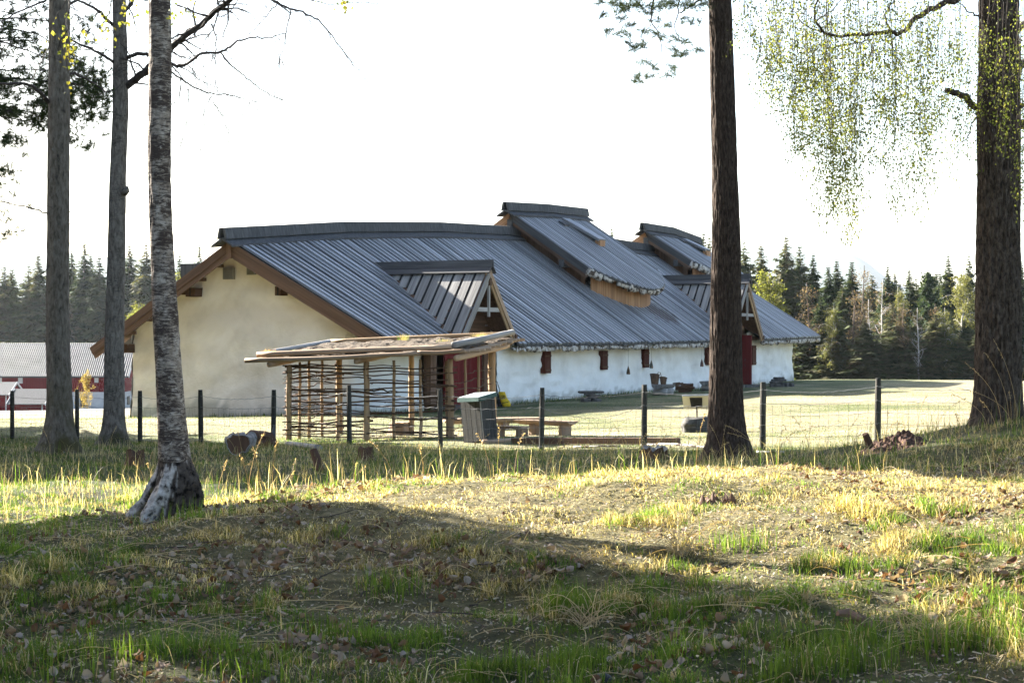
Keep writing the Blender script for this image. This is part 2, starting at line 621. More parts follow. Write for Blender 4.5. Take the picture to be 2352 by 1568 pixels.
# far ridges
def ridge_hill(name, pts, Y, depth, col):
    mb = MB()
    n = 160
    xs = np.linspace(pts[0][0], pts[-1][0], n)
    top = np.interp(xs, [p[0] for p in pts], [p[1] for p in pts])
    rows = []
    for k, (dy, fz) in enumerate([(-1, 0), (-.72, .35), (-.45, .68), (-.2, .9), (0, 1), (.3, .93), (.7, .6), (1.2, 0)]):
        zz = -12 + (top + 12) * fz + 0.05 * top * fz * noise(xs / 120, k * 0.7, seed=40)
        rows.append(np.stack([xs, np.full(n, Y + dy * depth), zz], -1))
    mb.ring(np.array(rows), closed=False)
    mb.Q = [q[:, ::-1] for q in mb.Q]
    o = mb.build(name, stoney(name + '_forest', [(0.3, (0.02, 0.03, 0.02)), (0.7, (0.05, 0.065, 0.035))], nscale=0.02, bump=0), smooth=True)
    o['kind'] = 'structure'
    return o


def far(px, py, Y):
    q = at(px, py, Y)
    return q[0], q[2]


ridge_hill('hill', [far(p, q, 4200) for p, q in [(-3200, 720), (-1500, 640), (-300, 598), (0, 583), (105, 579), (250, 588), (420, 592), (640, 600), (900, 640), (1200, 700), (1500, 760)]],
           4200, 700, None)
ridge_hill('hill', [far(p, q, 5200) for p, q in [(900, 770), (1200, 700), (1500, 620), (1690, 566), (1850, 563), (1925, 571), (1960, 590), (2010, 625), (2090, 665), (2250, 700), (2700, 735), (3600, 745), (4600, 770)]],
           5200, 800, None)
# ---------------------------------------------------------------- the longhouse
AX = unit([0.5, 1.0, 0])            # along the ridge, away from the camera
NX = np.array([AX[1], -AX[0], 0])   # towards the yard side
P0 = np.array([-8.23, 53.5, 0])
TL = 40.0                           # roof length
_zr = np.polyfit([0, 7.9, 18.9, 29.1, 32.6, 40], [5.0, 5.55, 6.12, 6.05, 5.95, 5.75], 3)


def HW(t, w, z=0.0):
    return P0 + AX * t + NX * w + np.array([0, 0, z])


def zr(t):
    return np.polyval(_zr, t)


def ze(t):
    return 1.99 + 0.0002 * t * t


def wr(t):
    return 5.5 + 0.3 * (1 - ((t - 20) / 20) ** 2)


def roof_pt(t, s, lift=0.0, side=1):
    """point of the roof surface, s = 0 at the ridge and 1 at the eave"""
    w = wr(t) if side > 0 else 5.1 + 0.3 * (1 - ((t - 20) / 20) ** 2)
    zz = zr(t) + (ze(t) - zr(t)) * s
    if side < 0:
        zz = zr(t) + (ze(t) - 0.1 - zr(t)) * s
    return HW(t, side * s * w, zz + lift)


def roof_z(t, w):
    s = w / wr(t) if w >= 0 else -w / (5.1 + 0.3 * (1 - ((t - 20) / 20) ** 2))
    return zr(t) + (ze(t) - zr(t)) * s


def stained(src, centre, rad, col):
    m = src.copy()
    t = m.node_tree
    p = [n for n in t.nodes if n.type == 'BSDF_PRINCIPLED'][0]
    old = p.inputs['Base Color'].links[0].from_socket
    tc = nd(t, 'ShaderNodeTexCoord').outputs['Object']
    mp = nd(t, 'ShaderNodeMapping', vector_type='TEXTURE')
    mp.inputs['Location'].default_value = centre
    mp.inputs['Rotation'].default_value = (0, 0, math.atan2(AX[1], AX[0]))
    mp.inputs['Scale'].default_value = rad
    t.links.new(tc, mp.inputs[0])
    g = nd(t, 'ShaderNodeVectorMath', operation='LENGTH')
    t.links.new(mp.outputs[0], g.inputs[0])
    n = noise_n(t, tc, 2.5, 5, .7)
    ad = nd(t, 'ShaderNodeMath', operation='MULTIPLY_ADD')
    t.links.new(n, ad.inputs[0])
    ad.inputs[1].default_value = .9
    t.links.new(g.outputs['Value'], ad.inputs[2])
    k = ramp(t, ad.outputs[0], [(.75, (1, 1, 1)), (1.0, (0, 0, 0))])
    t.links.new(mixc(t, k, old, col), p.inputs['Base Color'])
    return m


_c = HW(22.9, 4.4, 3.3) - np.array([*HW(0, 0)[:2], 0])
M['silver_stain'] = stained(M['silver'], tuple(_c), (2.4, 1.5, 2.0), (.045, .026, .018))
house = thing('longhouse', 'long low whitewashed house under a grey board roof with two raised smoke vents', 'house', (*HW(0, 0)[:2], 0))

# walls: rounded plan, grid of rough plaster
def outline():
    pts = []
    g0 = 0.75
    for w in np.linspace(-4.15, 3.3, 26):
        pts.append((g0, w))
    for a in np.linspace(0, 1, 12)[1:]:
        ang = a * math.pi / 2
        pts.append((g0 + 1.3 * (1 - math.cos(ang)), 3.3 + 0.95 * math.sin(ang)))
    for t in np.linspace(2.6, 37.6, 110):
        pts.append((t, 4.25 + 0.9 * min(1, (t - 2.05) / 5.5) ** 0.7 - 0.0 if t < 30 else 5.15 - 0.25 * ((t - 30) / 8) ** 2))
    for a in np.linspace(0, 1, 8)[1:]:
        ang = a * math.pi / 2
        pts.append((37.6 + 0.8 * math.sin(ang), 4.92 - 0.8 * (1 - math.cos(ang))))
    for w in np.linspace(4.1, -4.0, 16)[1:]:
        pts.append((38.4, w))
    for t in np.linspace(38.0, 1.0, 60):
        pts.append((t, -4.25))
    pts.append((0.75, -4.15))
    return np.array(pts)


OUT = outline()


def wall_w(t):
    m = OUT[37:147]
    return float(np.interp(t, m[:, 0], m[:, 1]))


def wall_piece(name, idx, mat, split_top=None):
    seg = OUT[idx]
    # finer along the run
    d = np.concatenate([[0], np.cumsum(np.hypot(*np.diff(seg, axis=0).T))])
    u = np.linspace(0, d[-1], max(4, int(d[-1] / 0.18)))
    tt, ww = np.interp(u, d, seg[:, 0]), np.interp(u, d, seg[:, 1])
    nz = 26
    tg = np.stack([np.gradient(tt), np.gradient(ww)], -1)
    tg /= np.linalg.norm(tg, axis=1, keepdims=True)
    nrm = np.stack([-tg[:, 1], tg[:, 0]], -1)      # (t, w) outward for this winding
    rows = []
    cols = []
    for k in range(nz):
        f = k / (nz - 1)
        pts = []
        for a, b, n in zip(tt, ww, nrm):
            bx = HW(a, b)
            zb = hz(bx[0], bx[1]) - 0.15
            zt = min(roof_z(a, b), 9) - 0.12
            z = zb + (zt - zb) * f
            bulge = 0.10 * max(0, 1 - (z - zb) / 1.6) ** 1.5
            bulge += 0.030 * float(fbm(u[len(pts)] * 0.9, z * 0.9, seed=51, o=3)) + 0.042 * float(fbm(u[len(pts)] * 1.8, z * 5.5, seed=52, o=2))
            pts.append(HW(a + n[0] * bulge, b + n[1] * bulge, z))
        rows.append(pts)
    R_ = np.array(rows)
    mb = MB()
    mb.ring(R_, closed=False)
    tl, wl = np.tile(tt, (nz, 1)).ravel(), np.tile(ww, (nz, 1)).ravel()
    zl = R_[..., 2].ravel()
    cream = np.clip((3.6 - wl) / 1.0, 0, 1) * (tl < 3.5) * (wl > -4.2)
    cream = np.maximum(cream, ((tl < 1.6) & (wl < 3.7)) * 1.0)
    st = np.clip(0.30 + 1.1 * fbm(wl * 0.7 + tl, zl * 2.4, seed=53, o=5), 0, 1)
    stain = np.clip((zl - 2.6) / 2.0, 0, 1) * 0.35 + st * 0.60
    streak = np.clip(.5 + .9 * fbm(tl * 2.6 + wl, zl * .35, seed=58, o=3), 0, 1) * np.clip((zl - .6) / 1.2, 0, 1)
    base = np.array([0.5, 0.5, 0.5]) * (1 - .13 * streak[:, None] * np.array([.8, .95, 1.2]) - .06 * stain[:, None])
    cr = np.array([0.50, 0.462, 0.425])[None] * (1 - stain[:, None] * cream[:, None] * .75) + np.array([0.36, 0.305, 0.25]) * (stain * cream * .75)[:, None]
    c = base * (1 - cream[:, None]) + cr * cream[:, None]
    # damp dirty foot
    gz_ = np.tile(R_[0, :, 2] + 0.15, nz)
    nfoot = 0.30 + 0.40 * fbm(wl * 1.3, tl * 1.3, seed=55)
    dz = zl - gz_
    foot = np.clip((np.where(cream > .5, np.where((wl > -2.8) & (wl < -0.6), 0.75, 0.30), 0.26) * (0.6 + nfoot) - dz + .18 * noise(wl * 5, zl * 5, tl * 5, seed=57)) / 0.15, 0, 1) * .62
    c = c * (1 - foot[:, None]) + np.array([0.16, 0.155, 0.13]) * foot[:, None]
    mb.C = [c]
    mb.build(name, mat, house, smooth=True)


i_corner = 36
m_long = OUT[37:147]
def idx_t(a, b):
    return [37 + k for k in range(110) if a <= m_long[k, 0] <= b]


DOOR1, DOOR2 = (3.5, 6.95), (27.6, 30.6)
wall_piece('gable_wall', list(range(0, 37)) + idx_t(0, DOOR1[0]), M['white'])
wall_piece('long_wall', idx_t(DOOR1[1], DOOR2[0]), M['white'])
wall_piece('long_wall', idx_t(DOOR2[1], 39) + list(range(147, 154 + 15)), M['white'])
wall_piece('long_wall', list(range(154 + 14, len(OUT))), M['white'])

def s_end(t):
    return .84 if (3.91 < t < 7.15 or 27.41 < t < 31.01) else 1.0


# roof deck under the boards, both slopes
for side in (1, -1):
    mb = MB()
    tt = np.unique(np.concatenate([np.linspace(0.04, TL - 0.04, 60), [3.9, 3.92, 7.14, 7.16, 27.4, 27.42, 31.0, 31.02]]))
    cut = lambda t: s_end(t) * .995 if side > 0 else .995
    up = np.array([[roof_pt(t, s, 0.0, side) for s in (0.0, 0.5, cut(t))] for t in tt])
    lo = np.array([[roof_pt(t, s, -0.10, side) for s in (cut(t), 0.5, 0.0)] for t in tt])
    mb.ring(np.concatenate([up, lo], 1), closed=True)
    for k in (0, -1):
        a = np.concatenate([up[k], lo[k]])
        mb.add(a, None, [(0, 1, 4, 5), (1, 2, 3, 4)])
    mb.build('roof_deck', M['deck'], house)

# top boards of the visible slope, one by one, with battens of the far slope joined
NB = 126
pitch = TL / NB
def board(mb, t0, p_top, p_eave, width, thick, along, col=None):
    c = (p_eave - p_top) / 2
    a = along * width / 2
    n = unit(np.cross(a, c))
    if n[2] < 0:
        n = -n
    return mb.obox((p_top + p_eave) / 2 + n * thick / 2, a, n * thick / 2, c, col)


nails = MB()
for k in range(NB):
    t = (k + 0.5) * pitch
    w = pitch * (rng.uniform(0.48, 0.62) if rng.random() < .8 else rng.uniform(.62, .78))
    mb = MB()
    th = rng.uniform(0.05, 0.075)
    pt, pe = roof_pt(t, 0.01), roof_pt(t, s_end(t) + .012 + rng.uniform(-.004, .006))
    board(mb, t, pt, pe, w, th, AX)
    mb.build('roof_board', M['silver_stain'], house)
    for s in (0.16, 0.36, 0.58, 0.80, 0.95):
        if s > s_end(t):
            continue
        q = roof_pt(t + rng.uniform(-.03, .03), s + rng.uniform(-.006, .006), th + .004)
        nails.obox(q, AX * .013, NX * .012, np.array([0, 0, .006]))
nails.build('nail', M['black'], house, kind='stuff')

# ridge cap: an upright board on a skirt board, in three bent lengths
def ridge_cap(parent, f_ctr, t0, t1, hb, skirt, mats, pieces=3, sides=(1, -1), axis=AX, cross=NX):
    cuts = np.linspace(t0, t1, pieces + 1)
    for a, b in zip(cuts[:-1], cuts[1:]):
        tt = np.linspace(a, b - 0.01, 2)
        for s in sides:
            mb = MB()       # skirt lying on the roof
            up = np.array([[f_ctr(t) + cross * s * 0.02 + np.array([0, 0, .10]), f_ctr(t) + cross * s * skirt * .9 + np.array([0, 0, .10 - skirt * .52]),
                            f_ctr(t) + cross * s * skirt * .9 + np.array([0, 0, .045 - skirt * .52]), f_ctr(t) + cross * s * 0.02 + np.array([0, 0, .03])] for t in tt])
            mb.ring(up if s > 0 else up[:, ::-1], closed=True)
            for e in (0, -1):
                mb.add(up[e], None, [(0, 1, 2, 3)])
            mb.build('ridge_skirt', mats[0], parent)
            mb = MB()       # board leaning over the ridge
            up = np.array([[f_ctr(t) + cross * s * 0.015 + np.array([0, 0, .10 + hb]), f_ctr(t) + cross * s * 0.10 + np.array([0, 0, .10 + hb * .96]),
                            f_ctr(t) + cross * s * 0.17 + np.array([0, 0, .065]), f_ctr(t) + cross * s * 0.10 + np.array([0, 0, .06])] for t in tt])
            mb.ring(up if s > 0 else up[:, ::-1], closed=True)
            for e in (0, -1):
                mb.add(up[e], None, [(0, 1, 2, 3)])
            mb.build('ridge_board', mats[1], parent)


ridge_cap(house, lambda t: HW(t, 0, zr(t) + .02), -0.45, 19.2, 0.30, 0.42, (M['darkgrey'], M['darkgrey']), 3)
ridge_cap(house, lambda t: HW(t, 0, zr(t) + .02), 24.2, 32.6, 0.30, 0.42, (M['darkgrey'], M['darkgrey']), 1)

# barge boards of the near gable: an upper and a lower plank on each side, soffit behind
for side in (1, -1):
    d_up = 0.0
    for k, (h, drop, out, mk) in enumerate([(0.24, 0.02, 0.05, 'brown'), (0.20, 0.25, 0.02, 'brown')]):
        mb = MB()
        a = roof_pt(0, 0.0, 0, side)
        b = roof_pt(0, 1.0 if k == 0 else 0.985, 0, side)
        off = -AX * out
        dn = np.array([0, 0, 1.0])
        mb.beam(a + off - dn * (drop + h / 2) + 0, b + off - dn * (drop + h / 2) * (1 if k == 0 else .9), 0.05, h, (0, 0, 1))
        mb.build('barge_board', M[mk], house)
    mb = MB()
    for s in np.linspace(0.04, 0.94, 8):
        a = roof_pt(0.03, s, -.16, side)
        mb.beam(a, a + AX * 0.85, 0.16, 0.10, (0, 0, 1))
    mb.build('soffit_rafter', M['brown'], house)
    mb = MB()
    a, b = roof_pt(0.06, 0, -.115, side), roof_pt(0.06, .99, -.115, side)
    c, d = roof_pt(1.1, .99, -.115, side), roof_pt(1.1, 0, -.115, side)
    mb.add([a, b, c, d], None, [(0, 1, 2, 3) if side < 0 else (3, 2, 1, 0)])
    mb.build('soffit_board', M['brown'], house)
mb = MB()
mb.beam(HW(-.09, 0, zr(0) - .02), HW(-.09, 0, zr(0) - .52), .16, .05, AX)
mb.build('gable_peg_board', M['brown'], house)

# purlin ends with iron straps
for px_, py_, wd in [(440, 671, .34), (641, 668, .20), (285, 800, .34), (845, 792, .36)]:
    q = px_ / 1.0
    # on the plane t = 0.45
    qq = (px_ - 1176) / F
    w = (qq * (P0[1] + AX[1] * .45) - (P0[0] + AX[0] * .45)) / (NX[0] - qq * NX[1])
    p = HW(.45, w)
    z = ZC + (784 - py_) / F * p[1]
    mb = MB()
    mb.beam(HW(.38, w, z), HW(1.3, w, z), wd, .27)
    b_ = mb.build('purlin_end', M['darkbrown'], house)
    mb = MB()
    mb.obox(HW(.373, w, z), NX * .02, np.array([0, 0, .136]), AX * .006)
    mb.build('iron_strap', M['black'], b_)
# louvred vents
for px_, py_, wpx, hpx in [(525, 628, 26, 27), (577, 622, 20, 18)]:
    qq = (px_ - 1176) / F
    T_ = .66
    w = (qq * (P0[1] + AX[1] * T_) - (P0[0] + AX[0] * T_)) / (NX[0] - qq * NX[1])
    p = HW(T_, w)
    z = ZC + (784 - py_) / F * p[1]
    W_, H_ = wpx * p[1] / F / NX[0], hpx * p[1] / F
    mb = MB()
    mb.obox(HW(T_ + .02, w, z), NX * W_ / 2, AX * .05, np.array([0, 0, H_ / 2]))
    v = mb.build('vent', stoney('vent_beige', [(.3, (.21, .19, .15)), (.7, (.27, .24, .20))], nscale=4, bump=0), house)
    for i in range(7):
        mb = MB()
        zz = z - H_ / 2 + (i + .6) * H_ / 7.2
        mb.obox(HW(T_ - .045, w, zz), unit(AX * .03 + np.array([0, 0, .04])) * .028, unit(np.cross(NX, unit(AX * .03 + np.array([0, 0, .04])))) * .005, NX * W_ / 2 * .86)
        mb.build('slat', v.data.materials[0], v)

# birch bark rolls and the black sarking edge under the eave
def bark_strip(parent, f, n, seed, gaps=(), r0=.065, step=1):
    r_ = np.random.default_rng(seed)
    k = 0
    while k < n:
        ln = int(r_.integers(1, 4))
        a, b = k / n, min(1, (k + ln * r_.uniform(.72, .97)) / n)
        mid = (a + b) / 2
        if not any(g0 < mid < g1 for g0, g1 in gaps):
            P = []
            for q in np.linspace(a, b, 5):
                P.append(f(q) + np.array([0, 0, r_.uniform(-.03, .03)]) + NX * r_.uniform(-.03, .03))
            mb = MB()
            rr = r0 * r_.uniform(.5, 1.2) * np.array([1.05, 1, .9, 1, 1.08])
            mb.tube(P, rr, 8, True, .35, seed=int(r_.integers(999)), squash=1.15)
            mb.build('bark_roll', M['barkwhite'], parent, smooth=True)
            if r_.random() < .45:
                mb = MB()
                o = f(mid)
                mb.obox(o + NX * .05 + np.array([0, 0, -.01]), AX * r_.uniform(.04, .12), unit(NX + np.array([0, 0, r_.uniform(-.3, .3)])) * .012, np.array([r_.uniform(-.3, .3), 0, 1.0]) * r_.uniform(.06, .10))
                mb.build('bark_flap', M['barkwhite'], parent)
        k += ln


g1 = ((3.55) / TL, 7.3 / TL)
g2 = ((27.3) / TL, 31.2 / TL)
bark_strip(house, lambda q: roof_pt(q * TL, 1.0, -.19) + NX * .0, 130, 5, (g1, g2), r0=.075)
bark_strip(house, lambda q: roof_pt(q * 16, .975, -.25) + NX * .0, 60, 6, ((0, 7.4 / 16),), r0=.055)
for a, b in ((0.02, 3.6), (7.3, 27.3), (31.2, TL - .02)):
    mb = MB()
    tt = np.linspace(a, b, 24)
    up = np.array([[roof_pt(t, 1.004, .0), roof_pt(t, 1.004, .0) + NX * .03, roof_pt(t, 1.004, -.09) + NX * .03, roof_pt(t, 1.004, -.09)] for t in tt])
    mb.ring(up, closed=True)
    mb.build('eave_board', M['darkgrey'], house)

# shutter boxes on the yard wall
for px_, ptop, pbot in [(1250, 806, 857), (1382, 805, 849), (1478, 801, 844), (1622, 797, 838), (1726, 793, 838)]:
    qq = (px_ - 1176) / F
    w = 5.15
    for _ in range(3):
        t = (qq * (P0[1] + NX[1] * w) - (P0[0] + NX[0] * w)) / (AX[0] - qq * AX[1])
        w = wall_w(t)
    Y = HW(t, w)[1]
    z1, z0 = ZC + (784 - ptop) / F * Y, ZC + (784 - pbot) / F * Y
    dep = .16
    mb = MB()
    mb.obox(HW(t, w + dep / 2 - .02, (z0 + z1) / 2), AX * .235, NX * dep / 2, np.array([0, 0, (z1 - z0) / 2]))
    s_ = mb.build('shutter', M['shutter'], house)
    for zz in (z0 + .10, z1 - .16):
        mb = MB()
        mb.obox(HW(t, w + dep - .012, zz), AX * .228, NX * .012, np.array([0, 0, .028]))
        mb.build('strap', M['darkbrown'], s_)

# red plank doors
def door(t0, t1, wq, z0, z1, n, parent=house):
    mb = MB()
    mb.obox(HW((t0 + t1) / 2, wq - .03, (z0 + z1) / 2), AX * (t1 - t0) / 2, NX * .02, np.array([0, 0, (z1 - z0) / 2]))
    d = mb.build('door', M['red'], parent)
    e = np.linspace(t0, t1, n + 1)
    for a, b in zip(e[:-1], e[1:]):
        mb = MB()
        mb.obox(HW((a + b) / 2, wq + rng.uniform(-.004, .004), (z0 + z1) / 2), AX * ((b - a) / 2 - .006), NX * .014, np.array([0, 0, (z1 - z0) / 2]))
        mb.build('plank', M['red'], d)
    for f in (.2, .78):
        mb = MB()
        mb.obox(HW(t0 + (t1 - t0) * .45, wq + .025, z0 + (z1 - z0) * f), AX * (t1 - t0) * .42, NX * .008, np.array([0, 0, .03]))
        mb.build('hinge_strap', M['red'], d)
    return d


for (a, b), lo, hi, tl in ((DOOR1, 4.35, 6.95, 0), (DOOR2, 27.7, 29.9, 1)):
    p = HW((a + b) / 2, 5)
    z0 = hz(p[0], p[1]) - .05
    z1 = ze(a) + .40
    wq = wall_w((a + b) / 2) - .12
    door(lo, hi, wq, z0, z1, 10 if tl == 0 else 8)
    for tt_ in (a, b):
        mb = MB()
        mb.beam(HW(tt_, wq - .02, z0 - .1), HW(tt_, wq - .02, z1 - .16), .24, .36, AX)
        mb.build('door_jamb', M['brown'], house)
    mb = MB()
    mb.beam(HW(a + .6, wq - .03, z1 + .08), HW(b - .3, wq - .03, z1 + .08), .30, .18)
    mb.build('door_lintel', M['brown'], house)
    mb = MB()
    q_ = HW((a + b) / 2, wq + .55)
    mb.obox((*q_[:2], hz(q_[0], q_[1]) + .02), AX * 1.7, NX * .5, np.array([0, 0, .07]))
    mb.build('door_step', M['stone'], house)
# the open leaf of the far door, standing out from the wall
p = HW(30.45, 5)
z0, z1 = hz(p[0], p[1]), ze(30) + .15
mb = MB()
mb.obox(HW(30.42, 5.22, (z0 + z1) / 2), NX * .24, AX * .03, np.array([0, 0, (z1 - z0) / 2]))
leaf_ = mb.build('open_door_leaf', M['red'], house)
mb = MB()
mb.tube([HW(30.37, 5.2, z0 + .85), HW(30.31, 5.2, z0 + .88), HW(30.29, 5.2, z0 + 1.0), HW(30.31, 5.2, z0 + 1.12), HW(30.37, 5.2, z0 + 1.15)], .012, 6)
mb.build('handle', M['black'], leaf_)

# ---- gablets over the doors
def gablet(tc, hb, wf, za, zf, label):
    """tc centre along the house, hb half width, wf front, za apex height, zf foot height"""
    root = MB()
    # inner boarding (deck) of both slopes
    # back end of the gablet ridge: where it meets the main roof
    wbk = wf
    while roof_z(tc, wbk) < za and wbk > 0.2:
        wbk -= .02

    def foot_w(t, z):
        w = wf
        while roof_z(t, w) < z and w > .1:
            w -= .01
        return w
    for s in (-1, 1):
        A, Bk = HW(tc, wf, za), HW(tc, wbk, za)
        Fd = HW(tc + s * hb, wf, zf)
        Fb = HW(tc + s * hb, max(foot_w(tc + s * hb, zf), .1), zf)
        q = [A, Bk, Fb, Fd]
        n = unit(np.cross(Bk - A, Fd - A))
        if n[2] < 0:
            n = -n
        V = [p for p in q] + [p - n * .06 for p in q]
        root.add(V, None, [(0, 1, 2, 3), (7, 6, 5, 4), (0, 3, 7, 4)])
    g = root.build('gablet', M['brown'], house)
    for s in (-1, 1):
        A, Fd = HW(tc, wf, za), HW(tc + s * hb, wf, zf)
        slope = Fd - A
        n = unit(np.cross(NX, slope))
        if n[2] < 0:
            n = -n
        nb = 10
        step = (wf - wbk) * 1.0 / nb
        for i in range(nb + 3):
            w = wf + .02 - (i + .5) * step
            # lower end stops at the main roof
            e0, e1 = 0.02, 1.03
            f = 1.03
            while f > .02:
                pt = A + slope * f + NX * (w - wf)
                if pt[2] >= roof_z(tc + s * hb * f, w) + .03:
                    break
                f -= .01
            if f < .08:
                continue
            a = A + NX * (w - wf) + slope * .01 + n * .012
            b = A + NX * (w - wf) + slope * f + n * .012
            mb = MB()
            c = (b - a) / 2
            mb.obox((a + b) / 2, NX * step * .38, n * .016, c)
            mb.build('roof_board', M['greywood'], g)
            # batten over the joint
            if i:
                mb = MB()
                mb.obox((a + b) / 2 + NX * step * .5 - n * .006, NX * step * .16, n * .007, c)
                mb.build('batten', M['deck'], g)
        # barge boards
        for k, (dr, ww_, out, mk) in enumerate(((.07, .16, .06, 'greywood' if s < 0 else 'log'), (.20, .12, .02, 'pale' if s > 0 else 'greywood'))):
            mb = MB()
            a = A - n * dr + NX * out - slope * .01
            b = Fd - n * dr + NX * out + slope * .06
            mb.beam(a, b, .045, ww_, n)
            mb.build('barge_board', M[mk], g)
    # ridge boards
    for s in (-1, 1):
        for hh, o1, o2, mk in ((.20, .015, .07, 'darkgrey'), (0, 0, 0, None)):
            if mk:
                mb = MB()
                e0, e1 = HW(tc, wf + .16, za), HW(tc, wbk - .35, za)
                mb.obox((e0 + e1) / 2 + AX * s * .055 + np.array([0, 0, .17]), np.array([0, 0, .11]) + AX * (-s) * .02, AX * s * .02, (e1 - e0) / 2)
                mb.build('ridge_board', M['darkgrey'], g)
                mb = MB()
                mb.obox((e0 + e1) / 2 + AX * s * .13 + np.array([0, 0, -.02]), AX * s * .11 + np.array([0, 0, -.11]), np.array([0, 0, .014]) + AX * s * .012, (e1 - e0) / 2)
                mb.build('ridge_skirt', M['darkgrey'], g)
    # tie beam, king post and hanging peg
    zt = zf + (za - zf) * .38
    hw = hb * (1 - .38)
    mb = MB()
    mb.beam(HW(tc - hw, wf - .05, zt), HW(tc + hw, wf - .05, zt), .10, .13)
    mb.build('tie_beam', M['greylog'], g)
    mb = MB()
    mb.beam(HW(tc, wf + .02, za - .35), HW(tc, wf + .02, zt - .22), .07, .07, AX)
    mb.build('king_post', M['greylog'], g)
    mb = MB()
    mb.beam(HW(tc, wf - .3, za - .4), HW(tc, wf + .1, za - .4), .12, .22)
    mb.build('purlin_end', M['darkbrown'], g)
    mb = MB()
    for i in range(7):
        zz = zf + .05 + i * .24
        hw2 = hb * (1 - (zz - zf) / (za - zf)) - .12
        if hw2 > .1:
            mb.beam(HW(tc - hw2, wf - .75, zz + .1), HW(tc + hw2, wf - .75, zz + .1), .03, .235)
    mb.build('tympanum_board', M['darkbrown'], g)
    # brackets under the feet
    for s in (1,):
        mb = MB()
        mb.beam(HW(tc + s * hb * .99, wf - .9, zf - .14), HW(tc + s * hb * .99, wf + .12, zf - .05), .13, .15)
        mb.build('foot_bracket', M['darkbrown'], g)
    g['label'] = label
    return g


gablet(5.53, 1.74, 5.62, 4.27, 2.26, 'steep gablet over the near red door, its grey boards in sun')
gablet(29.25, 1.95, 5.65, 4.62, 2.28, 'steep gablet over the far red door, half hidden by the pine trunk')

